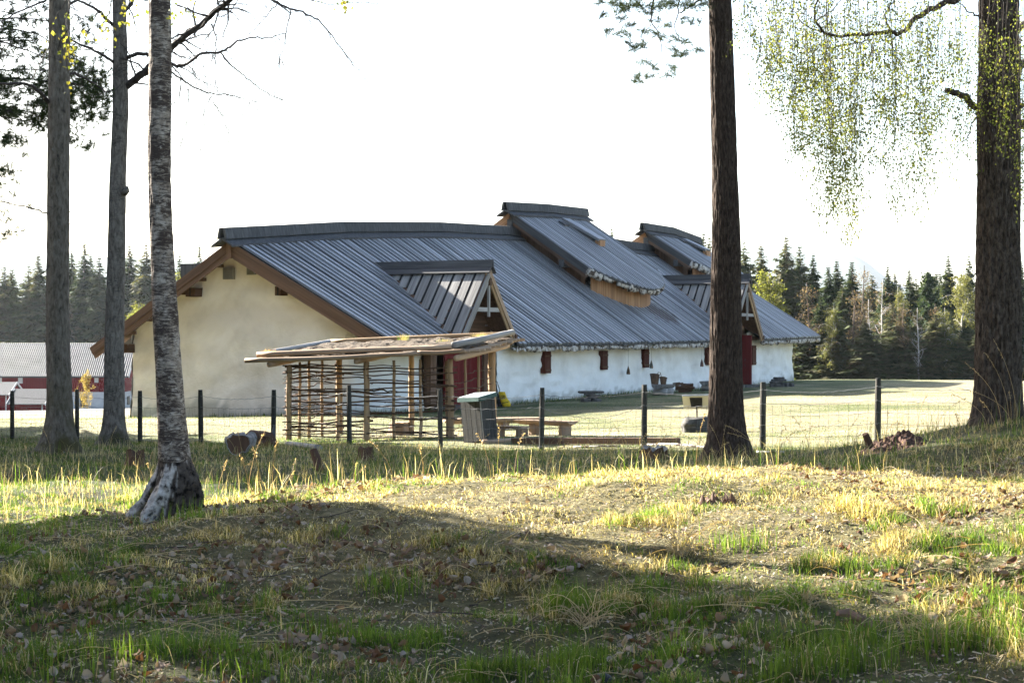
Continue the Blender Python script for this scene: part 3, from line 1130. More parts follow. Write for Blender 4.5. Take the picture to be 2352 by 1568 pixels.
# ---- raised smoke vents astride the ridge
def lantern(t0, t1, zra, zrb, w0, bow, zs, label, nb, droop=0.0):
    tm, hl = (t0 + t1) / 2, (t1 - t0) / 2

    def zrl(t):
        f = (t - t0) / (t1 - t0)
        return zra + (zrb - zra) * f + 0.04 * (1 - (2 * f - 1) ** 2) - droop * f * f

    def we(t):
        return w0 + bow * (1 - ((t - tm) / hl) ** 2)

    def rp(t, s, lift=0.0, side=1):
        w = we(t)
        return HW(t, side * s * w, zrl(t) - zs * s * w + lift)
    root = MB()
    for side in (1, -1):
        tt = np.linspace(t0 + .02, t1 - .02, 24)
        up = np.array([[rp(t, s, 0, side) for s in (0, .5, .99)] for t in tt])
        lo = np.array([[rp(t, s, -.10, side) for s in (.99, .5, 0)] for t in tt])
        root.ring(np.concatenate([up, lo], 1), closed=True)
        for k in (0, -1):
            root.add(np.concatenate([up[k], lo[k]]), None, [(0, 1, 4, 5), (1, 2, 3, 4)])
    L = root.build('smoke_vent', M['deck'], house)
    L['label'] = label
    p_ = (t1 - t0) / nb
    for i in range(nb):
        t = t0 + (i + .5) * p_
        mb = MB()
        board(mb, t, rp(t, .01), rp(t, 1.02), p_ * rng.uniform(.42, .64), rng.uniform(.05, .07), AX)
        mb.build('roof_board', M['silver'], L)
    ridge_cap(L, lambda t: HW(t, 0, zrl(t) + .02), t0 - .5, t1 + .3, .30, .40, (M['darkgrey'], M['darkgrey']), 2)
    # end barge boards and boarded end walls
    for te, o in ((t0, -1), (t1, 1)):
        for side in (1, -1):
            for k, (h, dr, mk) in enumerate(((.26, .0, 'darkgrey' if side > 0 else 'honey'), (.16, .26, 'brown' if side > 0 else 'honey'))):
                mb = MB()
                a, b = rp(te, 0, 0, side), rp(te, 1.0, 0, side)
                dz = np.array([0, 0, dr + h / 2])
                mb.beam(a - dz + AX * o * (.05 - .03 * k), b - dz + AX * o * (.05 - .03 * k), .05, h)
                mb.build('barge_board', M[mk], L)
            # soffit below the verge
            mb = MB()
            a, b = rp(te, 0, -.12, side), rp(te, 1, -.12, side)
            mb.add([a, b, b - AX * o * .75, a - AX * o * .75], None, [(0, 1, 2, 3)])
            mb.build('soffit_board', M['brown'], L)
            ti = te - o * .62
            nw = 15
            ws = np.linspace(0, we(te) - .35, nw + 1)
            for a, b in zip(ws[:-1], ws[1:]):
                w_ = side * (a + b) / 2
                zt, zb_ = zrl(te) - zs * (a + b) / 2 - .15, roof_z(ti, w_) - .1
                if zt - zb_ < .05:
                    continue
                mb = MB()
                mb.obox(HW(ti + o * rng.uniform(0, .02), w_, (zt + zb_) / 2), NX * ((b - a) / 2 - .004), AX * .02, np.array([0, 0, (zt - zb_) / 2]))
                mb.build('wall_board', M['brown'], L)
        # purlin end and ridge peg
        mb = MB()
        mb.beam(HW(te + o * .1, 0, zrl(te) - .42), HW(te - o * .7, 0, zrl(te) - .42), .22, .34)
        mb.build('purlin_end', M['darkgrey'], L)
        mb = MB()
        mb.beam(HW(te + o * .1, we(te) * .68, zrl(te) - zs * we(te) * .68 - .52), HW(te - o * .7, we(te) * .68, zrl(te) - zs * we(te) * .68 - .52), .2, .28)
        mb.build('purlin_end', M['darkgrey'], L)
    # boarded curved front wall under the yard-side eave
    nf = 34
    ts = np.linspace(t0 + .55, t1 - .6, nf + 1)
    for a, b in zip(ts[:-1], ts[1:]):
        t = (a + b) / 2
        w = we(t) - .50
        zt, zb_ = zrl(t) - zs * w - .10, roof_z(t, w) - .05
        if zt - zb_ < .04:
            continue
        q0, q1 = HW(a, we(a) - .5), HW(b, we(b) - .5)
        d = (q1 - q0) / 2
        mb = MB()
        mid = (q0 + q1) / 2 + np.array([0, 0, (zt + zb_) / 2])
        mb.obox(mid, d * .97, unit(np.cross(d, (0, 0, 1))) * .02, np.array([0, 0, (zt - zb_) / 2]))
        mb.build('wall_board', M['honey'], L)
    for f in (.30, .62):
        t = t0 + (t1 - t0) * f
        w = we(t) - .47
        mb = MB()
        mb.obox(HW(t, w, zrl(t) - zs * w - .30), AX * .06, NX * .02, np.array([0, 0, .16]))
        mb.build('smoke_slit', M['black'], L)
    mb = MB()
    tt = np.linspace(t0 + .02, t1 - .02, 24)
    up = np.array([[rp(t, 1.005, 0), rp(t, 1.005, 0) + NX * .03, rp(t, 1.005, -.08) + NX * .03, rp(t, 1.005, -.08)] for t in tt])
    mb.ring(up, closed=True)
    mb.build('eave_board', M['darkgrey'], L)
    bark_strip(L, lambda q: rp(t0 + q * (t1 - t0), .985, -.17), 34, int(t0), r0=.12)
    # propped smoke hatch
    th = t0 + (t1 - t0) * .60
    a, b = rp(th, .10, .12), rp(th, .46, .30)
    mb = MB()
    c = (b - a) / 2
    n = unit(np.cross(AX, c))
    n = n if n[2] > 0 else -n
    mb.obox((a + b) / 2, AX * .36, n * .05, c)
    h = mb.build('hatch', M['silver'], L)
    mb = MB()
    mb.obox(rp(th, .44, .12), AX * .26, NX * .10, np.array([0, 0, .12]))
    mb.build('hatch_prop', M['honey'], h)
    mb = MB()
    mb.obox(rp(th, .28, .07), AX * .03, n * .07, c * .9)
    mb.build('hatch_rail', M['darkgrey'], h)
    mb = MB()
    mb.obox(rp(th - .75, .16, .10), AX * .22, n * .03, unit(c) * .16)
    mb.build('hatch_block', M['darkgrey'], h)
    return L


lantern(18.3, 25.0, 6.96, 7.16, 3.2, 1.3, .665, 'larger raised smoke vent with a honey boarded front', 30)
lantern(31.9, 38.3, 6.95, 6.95, 2.1, 1.2, .62, 'farther raised smoke vent, partly behind the pine trunk', 28, droop=.28)
# small chimney box on the far slope
mb = MB()
qz = at(452, 610, 60)
mb.obox((qz[0], qz[1], qz[2] - .3), AX * .4, NX * .35, np.array([0, 0, .35]))
mb.build('roof_box', M['darkgrey'], house)
# ---------------------------------------------------------------- wire fence along the wood's edge
fence = thing('wire_fence', 'sheep wire fence on dark round posts crossing the whole clearing', 'fence', (0, 32, 0.2))
for k, p in enumerate(FENCE):
    h = 1.05
    zg = hz(p[0], p[1])
    top = p[2] + h
    lean = rng.uniform(-.02, .02, 2)
    n = 7
    P = [(p[0] + lean[0] * f, p[1] + lean[1] * f, (zg - .25) + (top - zg + .25) * f) for f in np.linspace(0, 1, n)]
    mb = MB()
    rr = np.full(n, .047) * rng.uniform(.92, 1.08)
    rr[-1] *= .86
    mb.tube(P, rr, 10, True, .05, seed=k)
    mb.build('post', M['post'], fence, smooth=False)
stay = MB()
for k in range(len(FENCE) - 1):
    a, b = FENCE[k], FENCE[k + 1]
    r_ = np.random.default_rng(100 + k)
    L_ = np.linalg.norm(b[:2] - a[:2])
    hs = [.07, .23, .39, .55, .72]
    sagk = r_.uniform(.01, .04)
    wires = []
    for j, hh in enumerate(hs + [.93]):
        f = np.linspace(0, 1, 22)
        P = a[None] * (1 - f[:, None]) + b[None] * f[:, None]
        sag = (.03 if j < 5 else .06) * 4 * f * (1 - f) + .006 * noise(f * 9, j * 3.3, k * 5.1, seed=60)
        loose = 0
        if k == 8:      # a slack stretch
            loose = (.16 if j == 4 else .07 if j == 3 else 0) * 4 * f * (1 - f)
        P[:, 2] += hh - sag - loose
        P[:, 1] -= .055
        P[:, 2] += .008 * np.sin(f * 60 + j)
        wires.append(P)
        mb = MB()
        mb.tube(P, .0034 if j in (0, 4, 5) else .0028, 4, False)
        mb.build('wire', M['iron'], fence)
    ns = int(L_ / .155)
    for i in range(1, ns):
        f = i / ns
        P = [np.array([np.interp(f, np.linspace(0, 1, 22), W[:, c]) for c in range(3)]) for W in wires[:5]]
        P = np.array(P)
        P[:, 0] += rng.uniform(-.012, .012, 5) + (.05 * np.sin(i * .9 + k) if k == 8 else 0) * np.linspace(0, 1, 5)
        stay.tube(P, .0021, 3, False)
stay.build('wire_mesh', M['iron'], fence, kind='stuff')

# ---------------------------------------------------------------- wattle shelter with a turf roof
sA, sE = at(663, 1010, 36.9), at(1036, 1016, 35.9)
sA[2] = sE[2] = 0
perp = np.array([.288, .958, 0])
ex = unit(sE - sA)
def SP(u, v, z):      # u along the front, v to the back
    return sA + (sE - sA) * u + perp * v + np.array([0, 0, z])
DEP = 2.7
def sz(u, v):
    p = SP(u, v, 0)
    return hz(p[0], p[1])
def roofz(u, v):
    return 1.62 + .13 * u + .074 * v
shelter = thing('wattle_shelter', 'open wattle shelter of peeled poles with a turf roof in front of the house', 'shelter', SP(.5, 1.3, .1))
def pole(name, u0, v0, z1, r, mat='pale', r1=None, z0=None, parent=shelter, lean=.02):
    zb = (sz(u0, v0) if z0 is None else z0) - .1
    a, b = SP(u0, v0, zb), SP(u0, v0, z1)
    b = b + np.array([rng.uniform(-lean, lean), rng.uniform(-lean, lean), 0])
    f = np.linspace(0, 1, 9)
    P = a[None] * (1 - f[:, None]) + b[None] * f[:, None]
    P[1:-1, :2] += rng.uniform(-.008, .008, (7, 2))
    mb = MB()
    mb.tube(P, np.linspace(r, r1 or r * .9, 9), 9, True, .10, seed=int(rng.integers(999)))
    return mb.build(name, M[mat], parent, smooth=True)


def u_of(px, v=0.0):
    lo, hi = -.3, 1.4
    for _ in range(40):
        m = (lo + hi) / 2
        p = SP(m, v, 0)
        if 1176 + p[0] / p[1] * F < px:
            lo = m
        else:
            hi = m
    return (lo + hi) / 2


for u, v, r in [(0, 0, .060), (u_of(842), 0, .062), (1, 0, .062), (0, DEP, .075), (u_of(945, DEP), DEP, .066), (1.0, DEP, .085), (u_of(978, .1), .0, .0)]:
    if r:
        pole('post', u, v, roofz(u, v) - .04, r)
pole('post', .955, .30, roofz(.95, .3) - .1, .055)
FR = [0.0] + [u_of(p) for p in (842, 905, 967)] + [1.0]
for px_, r in [(905, .034), (967, .032)]:
    pole('stake', u_of(px_), 0.0, roofz(u_of(px_), 0) - .03, r)
for px_ in (775,):
    pole('stake', u_of(px_), 0.02, 1.0, .036)
SL = [.55, 1.05, 1.75]
for v, r in zip(SL, (.032, .034, .032)):
    pole('stake', 0.0, v, roofz(0, v) - .03, r)
for v, r in ((.95, .030), (1.75, .032)):
    pole('stake', 1.0, v, roofz(1, v) - .05, r)


def rod(P, r, col=None):
    P = np.array(P)
    f = np.linspace(0, 1, 26)
    g = np.linspace(0, 1, len(P))
    Q_ = np.stack([np.interp(f, g, P[:, c]) for c in range(3)], -1)
    sd = int(rng.integers(9999))
    Q_[:, 2] += .030 * noise(f * 5, sd * .37, seed=70) + .007 * noise(f * 17, sd * .37, seed=71)
    Q_[:, 1] += .012 * noise(f * 7, sd * .37, seed=72)
    mb = MB()
    mb.tube(Q_, np.linspace(r, r * .5, 26)[::rng.choice([1, -1])], 6, True, .15, seed=sd)
    # a few side knots
    for q in rng.choice(np.arange(2, 24), 3, replace=False):
        d = unit(rng.normal(size=3)) * r * 2.4
        mb.tube([Q_[q], Q_[q] + d], [r * .5, r * .35], 5)
    return mb.build('rod', M['rod'], shelter, smooth=True)


zz = 0.08
k = 0
while zz < 1.52:      # front: rods woven from post to post
    ph = 1 if k % 2 else -1
    u0, u1 = -.03, 1.03
    if rng.random() < .35:
        u0 = rng.choice([.0, .48])
    if rng.random() < .3:
        u1 = rng.choice([.52, .70])
        if u1 - u0 < .2:
            u0, u1 = 0, .52
    pts = []
    dz = rng.uniform(-.10, .10) * (1 if 0.2 < zz < 1.35 else .3)
    for i, u in enumerate(np.linspace(u0, u1, 7)):
        side = .065 * (1 if (i + (ph > 0)) % 2 else -1)
        pts.append(SP(u, side, .08 + zz + dz * (u - .5) + rng.uniform(-.025, .025)))
    rod(pts, rng.uniform(.015, .026))
    zz += rng.choice([.03, .05, .07, .09]) if zz > .3 else .06
    k += 1
zz = 0.06
while zz < 1.5:       # left end
    pts = [SP((.02 if (i + k) % 2 else -.02), v, .1 + zz + rng.uniform(-.03, .03)) for i, v in enumerate(np.linspace(-.05, DEP + .08, 6))]
    rod(pts, rng.uniform(.012, .020))
    zz += rng.uniform(.05, .11)
    k += 1
for zz in (1.30, 1.12, .98, .84, .70, .60, .47, .38, .22):      # right end, sparse
    v0, v1 = (0, DEP + .06) if rng.random() < .6 else (rng.choice([0, .9]), DEP + .06)
    pts = [SP(1 + (.012 if (i + k) % 2 else -.012), v, .1 + zz + rng.uniform(-.03, .03) + .02 * i) for i, v in enumerate(np.linspace(v0, v1, 6))]
    rod(pts, .013)
    k += 1
# roof: beams, poles across, birch bark, turf and edge logs
def rlog(name, p0, p1, r, mat='log', r1=None, bend=.015, parent=shelter, rough=.08):
    f = np.linspace(0, 1, 12)
    P = np.asarray(p0)[None] * (1 - f[:, None]) + np.asarray(p1)[None] * f[:, None]
    sd = rng.uniform(0, 99)
    P[:, 2] += bend * noise(f * 2.2, sd, seed=75)
    P[:, 1] += bend * noise(f * 2.2, sd + 9, seed=75)
    mb = MB()
    mb.tube(P, np.linspace(r, r1 or r * .85, 12), 10, True, rough, seed=int(sd))
    return mb.build(name, M[mat], parent, smooth=True)


for u in (-.07, .47, 1.07):
    a, b = SP(u, -.40, roofz(u, -.4) - .005), SP(u, DEP + .35, roofz(u, DEP + .35) - .02)
    rlog('rafter', a, b, .062, 'log')
for i, v in enumerate(np.linspace(-.42, DEP + .42, 17)):
    if i == 0:
        a, b = SP(-.22, v, roofz(-.22, v) + .10), SP(.86, v, roofz(.86, v) + .10)
        rlog('roof_pole', a, b, .050, 'log')
        rlog('roof_pole', SP(.84, v + .03, roofz(.84, v) + .13), SP(1.12, v + .02, roofz(1.12, v) + .13), .046, 'log')
        continue
    a, b = SP(-.20 + rng.uniform(-.02, .02), v, roofz(-.2, v) + .095), SP(1.15 + rng.uniform(-.02, .03), v, roofz(1.15, v) + .095)
    rlog('roof_pole', a, b, .044 * rng.uniform(.85, 1.1), 'log')
mb = MB()
nu, nv = 90, 50
uu, vv = np.meshgrid(np.linspace(-.16, 1.10, nu), np.linspace(-.33, DEP + .36, nv), indexing='ij')
edge = np.minimum(np.minimum((uu + .16) / .12, (1.10 - uu) / .1), np.minimum((vv + .33) / .3, (DEP + .36 - vv) / .3))
Z = roofz(uu, vv) + .145 + .065 * np.clip(edge, 0, 1) + .03 * fbm(uu * 12, vv * 3.5, seed=77) + .012 * noise(uu * 60, vv * 18, seed=78)
mb.ring(np.stack([SP(0, 0, 0)[0] + (sE - sA)[0] * uu + perp[0] * vv, SP(0, 0, 0)[1] + (sE - sA)[1] * uu + perp[1] * vv, Z], -1), closed=False)
turf = mb.build('turf', M['soil'], shelter, smooth=False)
rlog('edge_log', SP(-.16, -.30, roofz(-.16, -.3) + .205), SP(1.03, -.30, roofz(1.03, -.3) + .215), .058, 'log', .048)
rlog('edge_log', SP(-.10, DEP + .36, roofz(-.1, DEP + .3) + .215), SP(1.08, DEP + .36, roofz(1.08, DEP + .3) + .225), .048, 'pale', .045)
rlog('edge_log', SP(1.045, -.28, roofz(1.05, -.3) + .24), SP(1.10, DEP + .35, roofz(1.1, DEP + .3) + .27), .068, 'greylog', .058)
rlog('edge_log', SP(-.135, .1, roofz(-.13, .1) + .22), SP(-.09, DEP + .2, roofz(-.1, DEP) + .25), .05, 'greylog', .04)
mb = MB()
f = np.linspace(0, 1, 60)
mb.tube(np.array([SP(.05 + .95 * q, -.345, roofz(.05 + .95 * q, -.35) + .145 + .008 * math.sin(q * 190)) for q in f]), .007, 5)
mb.build('rope', M['black'], shelter)
# tufts on the turf
def tuft_mesh(n, length, spread, cols, seed, lean=.5):
    r_ = np.random.default_rng(seed)
    base = np.zeros((n, 3))
    base[:, :2] = r_.normal(size=(n, 2)) * spread
    return blades(base, r_.uniform(.5, 1.1, n) * length, r_.uniform(.0022, .004, n), r_.uniform(0, 6.28, n), r_.uniform(.1, lean, n),
                  np.array(cols)[r_.integers(0, len(cols), n)] * r_.uniform(.75, 1.2, (n, 1)))


def blades(base, length, width, head, lean, col, curl=None):
    """arrays of bent grass blades: 5 vertices, a quad and a tip triangle each"""
    n = len(base)
    d = np.stack([np.cos(head), np.sin(head), np.zeros(n)], -1)
    s = np.stack([-np.sin(head + .5), np.cos(head + .5), np.zeros(n)], -1)
    curl = np.full(n, 1.0) if curl is None else curl
    z = np.array([0, 0, 1.0])
    mid = base + d * (length * lean * .35)[:, None] + z * (length * (.55 - .1 * lean))[:, None]
    tip = base + d * (length * lean * curl)[:, None] + z * (length * np.clip(1 - .55 * lean * curl, -.05, 1))[:, None]
    w = width[:, None] / 2
    V = np.stack([base - s * w, base + s * w, mid - s * w * .8, mid + s * w * .8, tip], 1)
    i = np.arange(n)[:, None] * 5
    Q = i + np.array([[0, 1, 3, 2]])
    T = i + np.array([[2, 3, 4]])
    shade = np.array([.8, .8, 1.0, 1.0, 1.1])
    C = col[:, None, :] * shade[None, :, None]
    return V.reshape(-1, 3), T, Q, C.reshape(-1, 3)


STRAW = [(.42, .32, .17), (.50, .40, .22), (.34, .24, .12)]
GREEN = [(.10, .19, .025), (.13, .22, .03), (.08, .15, .025)]
for u, v, n, ln, sp, cols in [(-.11, -.1, 240, .16, .07, [(.45, .30, .17), (.40, .24, .12)]), (.0, .3, 60, .07, .05, GREEN), (.45, DEP - .2, 120, .20, .06, STRAW + GREEN),
                              (.95, DEP - .15, 420, .15, .09, [(.42, .34, .2), (.36, .28, .15)]), (.6, .3, 40, .07, .08, STRAW), (.8, 1.6, 70, .10, .08, STRAW + GREEN)]:
    V, T, Q, C = tuft_mesh(n, ln, sp, cols, int(rng.integers(999)), 1.3 if n > 200 else .6)
    mb = MB()
    mb.add(V + SP(u, v, roofz(u, v) + .19), T, Q, None, C)
    mb.build('turf_tuft', M['blade'], shelter, kind='stuff')

# ---------------------------------------------------------------- slanted wooden box
Yb = 33.6
bx = lambda px, py, Y=Yb: at(px, py, Y)
bq = [bx(1067, 1017, 33.7), bx(1111, 1012, 33.3), bx(1142, 1007, 33.9), bx(1098, 1011, 34.3)]
tq = [bx(1058, 917, 33.7), bx(1102, 914, 33.3), bx(1134, 909, 33.9), bx(1090, 911, 34.3)]
crate = thing('wooden_box', 'leaning grey plank box with a dark green lid behind the fence', 'box', np.mean(bq, axis=0))
mb = MB()
mb.add(bq + tq, None, [(0, 1, 5, 4), (1, 2, 6, 5), (2, 3, 7, 6), (3, 0, 4, 7)])
mb.build('lining', M['darkbrown'], crate)
for (i, j), n in (((0, 1), 4), ((1, 2), 4), ((2, 3), 4), ((3, 0), 4)):
    for k in range(n):
        f0, f1 = (k + .04) / n, (k + .96) / n
        lo0, lo1 = bq[i] * (1 - f0) + bq[j] * f0, bq[i] * (1 - f1) + bq[j] * f1
        hi0, hi1 = tq[i] * (1 - f0) + tq[j] * f0, tq[i] * (1 - f1) + tq[j] * f1
        nn = unit(np.cross(lo1 - lo0, hi0 - lo0)) * .016
        V = [lo0, lo1, hi1, hi0]
        V = [v + nn * .1 for v in V] + [v + nn for v in V]
        mb = MB()
        L_ = [(0, 0, 0), (.1, 0, 0), (.1, 0, .8), (0, 0, .8)]
        L_ = np.array(L_ + L_) + rng.uniform(-9, 9, 3)
        mb.add(V, None, [(4, 5, 6, 7), (0, 1, 5, 4), (1, 2, 6, 5), (2, 3, 7, 6), (3, 0, 4, 7)], L_)
        mb.build('plank', M['boxwood'], crate)
for i in (1,):
    mb = MB()
    out = unit((bq[1] - bq[0]) - (bq[2] - bq[1])) * .02
    mb.beam(bq[i] + out, tq[i] + out, .022, .022, (0, 1, 0))
    mb.build('corner_trim', M['greylog'], crate)
lidc = [bx(1052, 915.5, 33.55), bx(1101, 913.5, 33.05), bx(1140, 902, 33.9), bx(1122, 901, 34.5)]
lidc[3] = lidc[0] + lidc[2] - lidc[1] + np.array([0, 0, .0])
lidc = [p + np.array([0, 0, .01]) for p in lidc]
mb = MB()
nn = np.array([0, 0, .012])
mb.add([p for p in lidc] + [p + nn for p in lidc], None, [(3, 2, 1, 0), (4, 5, 6, 7), (0, 1, 5, 4), (1, 2, 6, 5), (2, 3, 7, 6), (3, 0, 4, 7)])
mb.build('lid', stoney('pale_sheet', [(.3, (.28, .31, .32)), (.7, (.38, .41, .41))], nscale=3, rough=.4, bump=0), crate)
for i, j in ((0, 1), (1, 2)):
    mb = MB()
    o = unit(np.cross(lidc[j] - lidc[i], (0, 0, 1))) * .012
    mb.beam(lidc[i] + o - (0, 0, .035), lidc[j] + o - (0, 0, .035), .018, .075)
    mb.build('lid_rim', stoney('green_rim' + str(i), [(.3, (.03, .06, .055)), (.7, (.06, .10, .09))], nscale=6, bump=.1), crate)

# ---------------------------------------------------------------- split-log benches
def bench(px0, px1, ptop, Y0, Y1, legs, label, thick=.13, width=.34):
    a, b = at(px0, ptop, Y0), at(px1, ptop, Y1)
    a[2] = b[2] = (a[2] + b[2]) / 2
    t = thing('log_bench', label, 'bench', ((a + b) / 2)[:2].tolist() + [hz(*((a + b) / 2)[:2])], 'split-log benches in the yard')
    d = unit(b - a)
    s = np.array([d[1], -d[0], 0])
    n = 18
    rows = []
    Ls = []
    for f in np.linspace(0, 1, n):
        c = a * (1 - f) + b * f
        e = 1 - max(0, (abs(f - .5) - .42) / .08) ** 2 * .35
        ring_ = []
        for q in range(12):
            an = q / 11 * math.pi
            ring_.append(c + s * math.cos(an) * width / 2 * (1 + .05 * math.sin(f * 9 + q)) + np.array([0, 0, -math.sin(an) * thick * e * (1 + .08 * math.sin(f * 14 + q * 2))]))
        rows.append(ring_)
        Ls.append([(q * .04, .2, f * np.linalg.norm(b - a)) for q in range(12)])
    mb = MB()
    mb.ring(rows, closed=True, L=Ls)
    for e in (0, -1):
        r = list(rows[e])
        mb.add(r, [(0, i, i + 1) for i in range(1, 11)])
    mb.build('seat', M['log'], t, smooth=False)
    for f, sh in legs:
        c = a * (1 - f) + b * f
        zg = hz(c[0], c[1]) - .05
        zt = c[2] - thick * .8
        h2 = (zt - zg)
        mb = MB()
        if sh == 'cross':
            r_ = min(h2 * .62, .2)
            mb.tube([c * [1, 1, 0] - s * .26 + [0, 0, zg + h2 * .5], c * [1, 1, 0] + s * .26 + [0, 0, zg + h2 * .5]], r_, 10, True, .08, seed=int(rng.integers(99)))
        else:
            mb.tube([c * [1, 1, 0] + [0, 0, zg], c * [1, 1, 0] + [0, 0, zt]], .13, 10, True, .1, seed=int(rng.integers(99)))
        mb.build('support', M['log'], t)
    return t


bench(1018, 1240, 959.5, 40.5, 41.3, [(.28, 'up'), (.62, 'up')], 'long pale split-log bench behind the plank box', .12, .40)
bench(1192, 1316, 965, 38.0, 37.2, [(.30, 'up'), (.86, 'up')], 'split-log bench with rounded supports, farthest out in the sun', .10, .40)
bench(1140, 1208, 978, 37.4, 37.0, [(.08, 'up'), (.86, 'up')], 'lowest and shortest split-log bench, just beyond the plank box', .06, .34)
def stump_seat(px, py_top, py_bot, wpx, label, name='chopping_block', lean=0.0, mats=('pale', 'log')):
    Y = None
    lo, hi = 5, 60
    for _ in range(50):
        Y = (lo + hi) / 2
        q = at(px, py_bot, Y)
        if hz(q[0], q[1]) < q[2]:
            lo = Y
        else:
            hi = Y
    return Y


# ground distance under a picture point
def ground_at(px, py, lo=4.5, hi=120.0):
    ys_ = np.linspace(lo, hi, 1200)
    q = np.stack([(px - 1176) / F * ys_, ys_], -1)
    z = hgt(q[:, 0], q[:, 1])
    ray = ZC + (784 - py) / F * ys_
    k = np.argmax(z >= ray)
    y = ys_[k]
    return np.array([(px - 1176) / F * y, y, z[k]])


def upright_log(name, px, py, r, h, mat, label, cat, group=None, rough=.12, lean=(0, 0), hollow=False, nside=18, flare=1.25, topmat=None):
    g = ground_at(px, py)
    t = thing(name, label, cat, g, group)
    f = np.linspace(0, 1, 8)
    P = np.array([[g[0] + lean[0] * q, g[1] + lean[1] * q, g[2] - .06 + (h + .06) * q] for q in f])
    mb = MB()
    mb.tube(P, r * (1 + (flare - 1) * (1 - f) ** 3), nside, False, rough, seed=int(px))
    if rough > .2:
        mb.V[-1][-nside:, 2] += rng.uniform(-.5, .45, nside) * h
    ring_top = mb.V[-1][-nside:]
    mb.build('trunk', M[mat], t, smooth=True)
    mb = MB()
    c = ring_top.mean(0)
    V = [c + [0, 0, .012]] + [p + [0, 0, rng.uniform(-.006, .012)] for p in ring_top]
    mb.add(V, [(0, 1 + i, 1 + (i + 1) % nside) for i in range(nside)])
    mb.build('cut_top', M[topmat or mat], t)
    return t


upright_log('chopping_block', 917, 998, .21, .26, 'log', 'sawn log seat standing inside the wattle shelter', 'log', topmat='pale')
upright_log('tree_stump', 1507, 1052, .165, .12, 'darkbrown', 'low dark ragged stump left of the pine by the fence', 'stump', rough=.6, flare=1.5, topmat='greylog', nside=26)
upright_log('tree_stump', 841, 1056, .075, .13, 'darkbrown', 'small jagged stump in the shade behind the mound', 'stump', rough=.5, flare=1.5)
upright_log('tree_stump', 316, 1071, .10, .16, 'darkbrown', 'mossy stump remnant between the grey trunk and the birch', 'stump', rough=.6, flare=1.8)

# beams and birch poles along the fence
def lying(name, px0, py0, px1, py1, r, mat, label, cat, group=None, rough=.1, box=None, lift=1.0, sides=10, r1=None):
    a, b = ground_at(px0, py0), ground_at(px1, py1)
    t = tag_mesh = None
    mb = MB()
    if box:
        u = np.array([0, 0, 1.0])
        mb.beam(a + u * box[1] * .45, b + u * box[1] * .45, box[0], box[1])
    else:
        f = np.linspace(0, 1, 14)
        P = a[None] * (1 - f[:, None]) + b[None] * f[:, None]
        P[:, 2] = np.maximum(P[:, 2], hgt(P[:, 0], P[:, 1])) + r * .6 * lift
        P[:, 1] += r * .8 * noise(f * 3, px0, seed=80)
        mb.tube(P, np.linspace(r, r1 or r * .7, 14), sides, True, rough, seed=int(px0))
    o = mb.build(name, M[mat], smooth=not box, origin=(a + b) / 2)
    return tag(o, label, cat, group)


lying('timber_beam', 1180, 1018, 1557, 1020, 0, 'brown', 'long squared timber lying in the grass just behind the fence', 'beam', box=(.16, .11))
lying('birch_pole', 1318, 1028, 1424, 1027, .022, 'barkwhite', 'thin white birch pole on the ground left of the stump', 'pole')
lying('birch_pole', 1475, 1024, 1630, 1030, .028, 'barkwhite', 'crooked white birch pole on the ground between the stump and the pine', 'pole')
lying('birch_pole', 1738, 1040, 1800, 1041, .02, 'barkwhite', 'short white birch stick on the ground right of the pine', 'pole')
lying('birch_pole', 660, 1022, 733, 1034, .045, 'greylog', 'pale fallen birch length before the left end of the wattle shelter', 'pole', r1=.06)
lying('log', 1110, 1020, 1178, 1014, .05, 'log', 'short dark log wedged beside the foot of the plank box', 'log')

# info board on a boulder
g = ground_at(1600, 993)
Ys = g[1]
boulder = thing('boulder', 'squat grey boulder carrying the information board', 'boulder', g)
mb = MB()
nr, ns = 12, 26
rows = []
W_, H_ = 70 * Ys / F / 2 * 1.05, 36 * Ys / F
for i, ph in enumerate(np.linspace(-.35, 1.35, nr)):
    ring_ = []
    for an in np.arange(ns) / ns * 2 * math.pi:
        ca, sa = math.cos(an), math.sin(an)
        sq = 1 / max(abs(ca), abs(sa)) ** .55
        rr = min(1, math.cos(max(0, min(1.57, ph))) ** .35 + .0)
        ring_.append([g[0] + W_ * ca * sq * rr * .92, g[1] + .24 + .28 * sa * sq * rr, g[2] + H_ * math.sin(min(max(ph, -.3), 1.5708)) * .98])
    rows.append(ring_)
rows = np.array(rows)
rows += (.06 * fbm(rows[..., 0] * 4, rows[..., 1] * 5, rows[..., 2] * 5, seed=81))[..., None] * np.array([1, 1, .6])
mb.ring(rows)
top = rows[-1].mean(0)
mb.add(np.vstack([[top], rows[-1]]), [(0, 1 + i, 1 + (i + 1) % ns) for i in range(ns)])
mb.build('rock', stoney('dark_boulder', [(.3, (.03, .028, .025)), (.7, (.10, .095, .085))], nscale=6, bump=.8, bscale=20), boulder, smooth=True)
sign = thing('information_board', 'pale information board seen from behind on a black stalk above the boulder', 'sign', (g[0], g[1] + .2, g[2] + H_))
pc = at(1601, 957, Ys + .2)
mb = MB()
mb.tube([pc - [0, 0, .05], at(1600, 925, Ys + .2)], .013, 8)
mb.build('stalk', M['black'], sign)
mb = MB()
q = [at(1570.5, 938, Ys + .30), at(1632, 937.5, Ys + .30), at(1630.5, 906.5, Ys - .02), at(1566.5, 907.5, Ys - .02)]
nn = unit(np.cross(q[1] - q[0], q[3] - q[0])) * .012
mb.add(q + [p - nn for p in q], None, [(0, 1, 2, 3), (7, 6, 5, 4), (0, 4, 5, 1), (1, 5, 6, 2), (2, 6, 7, 3), (3, 7, 4, 0)])
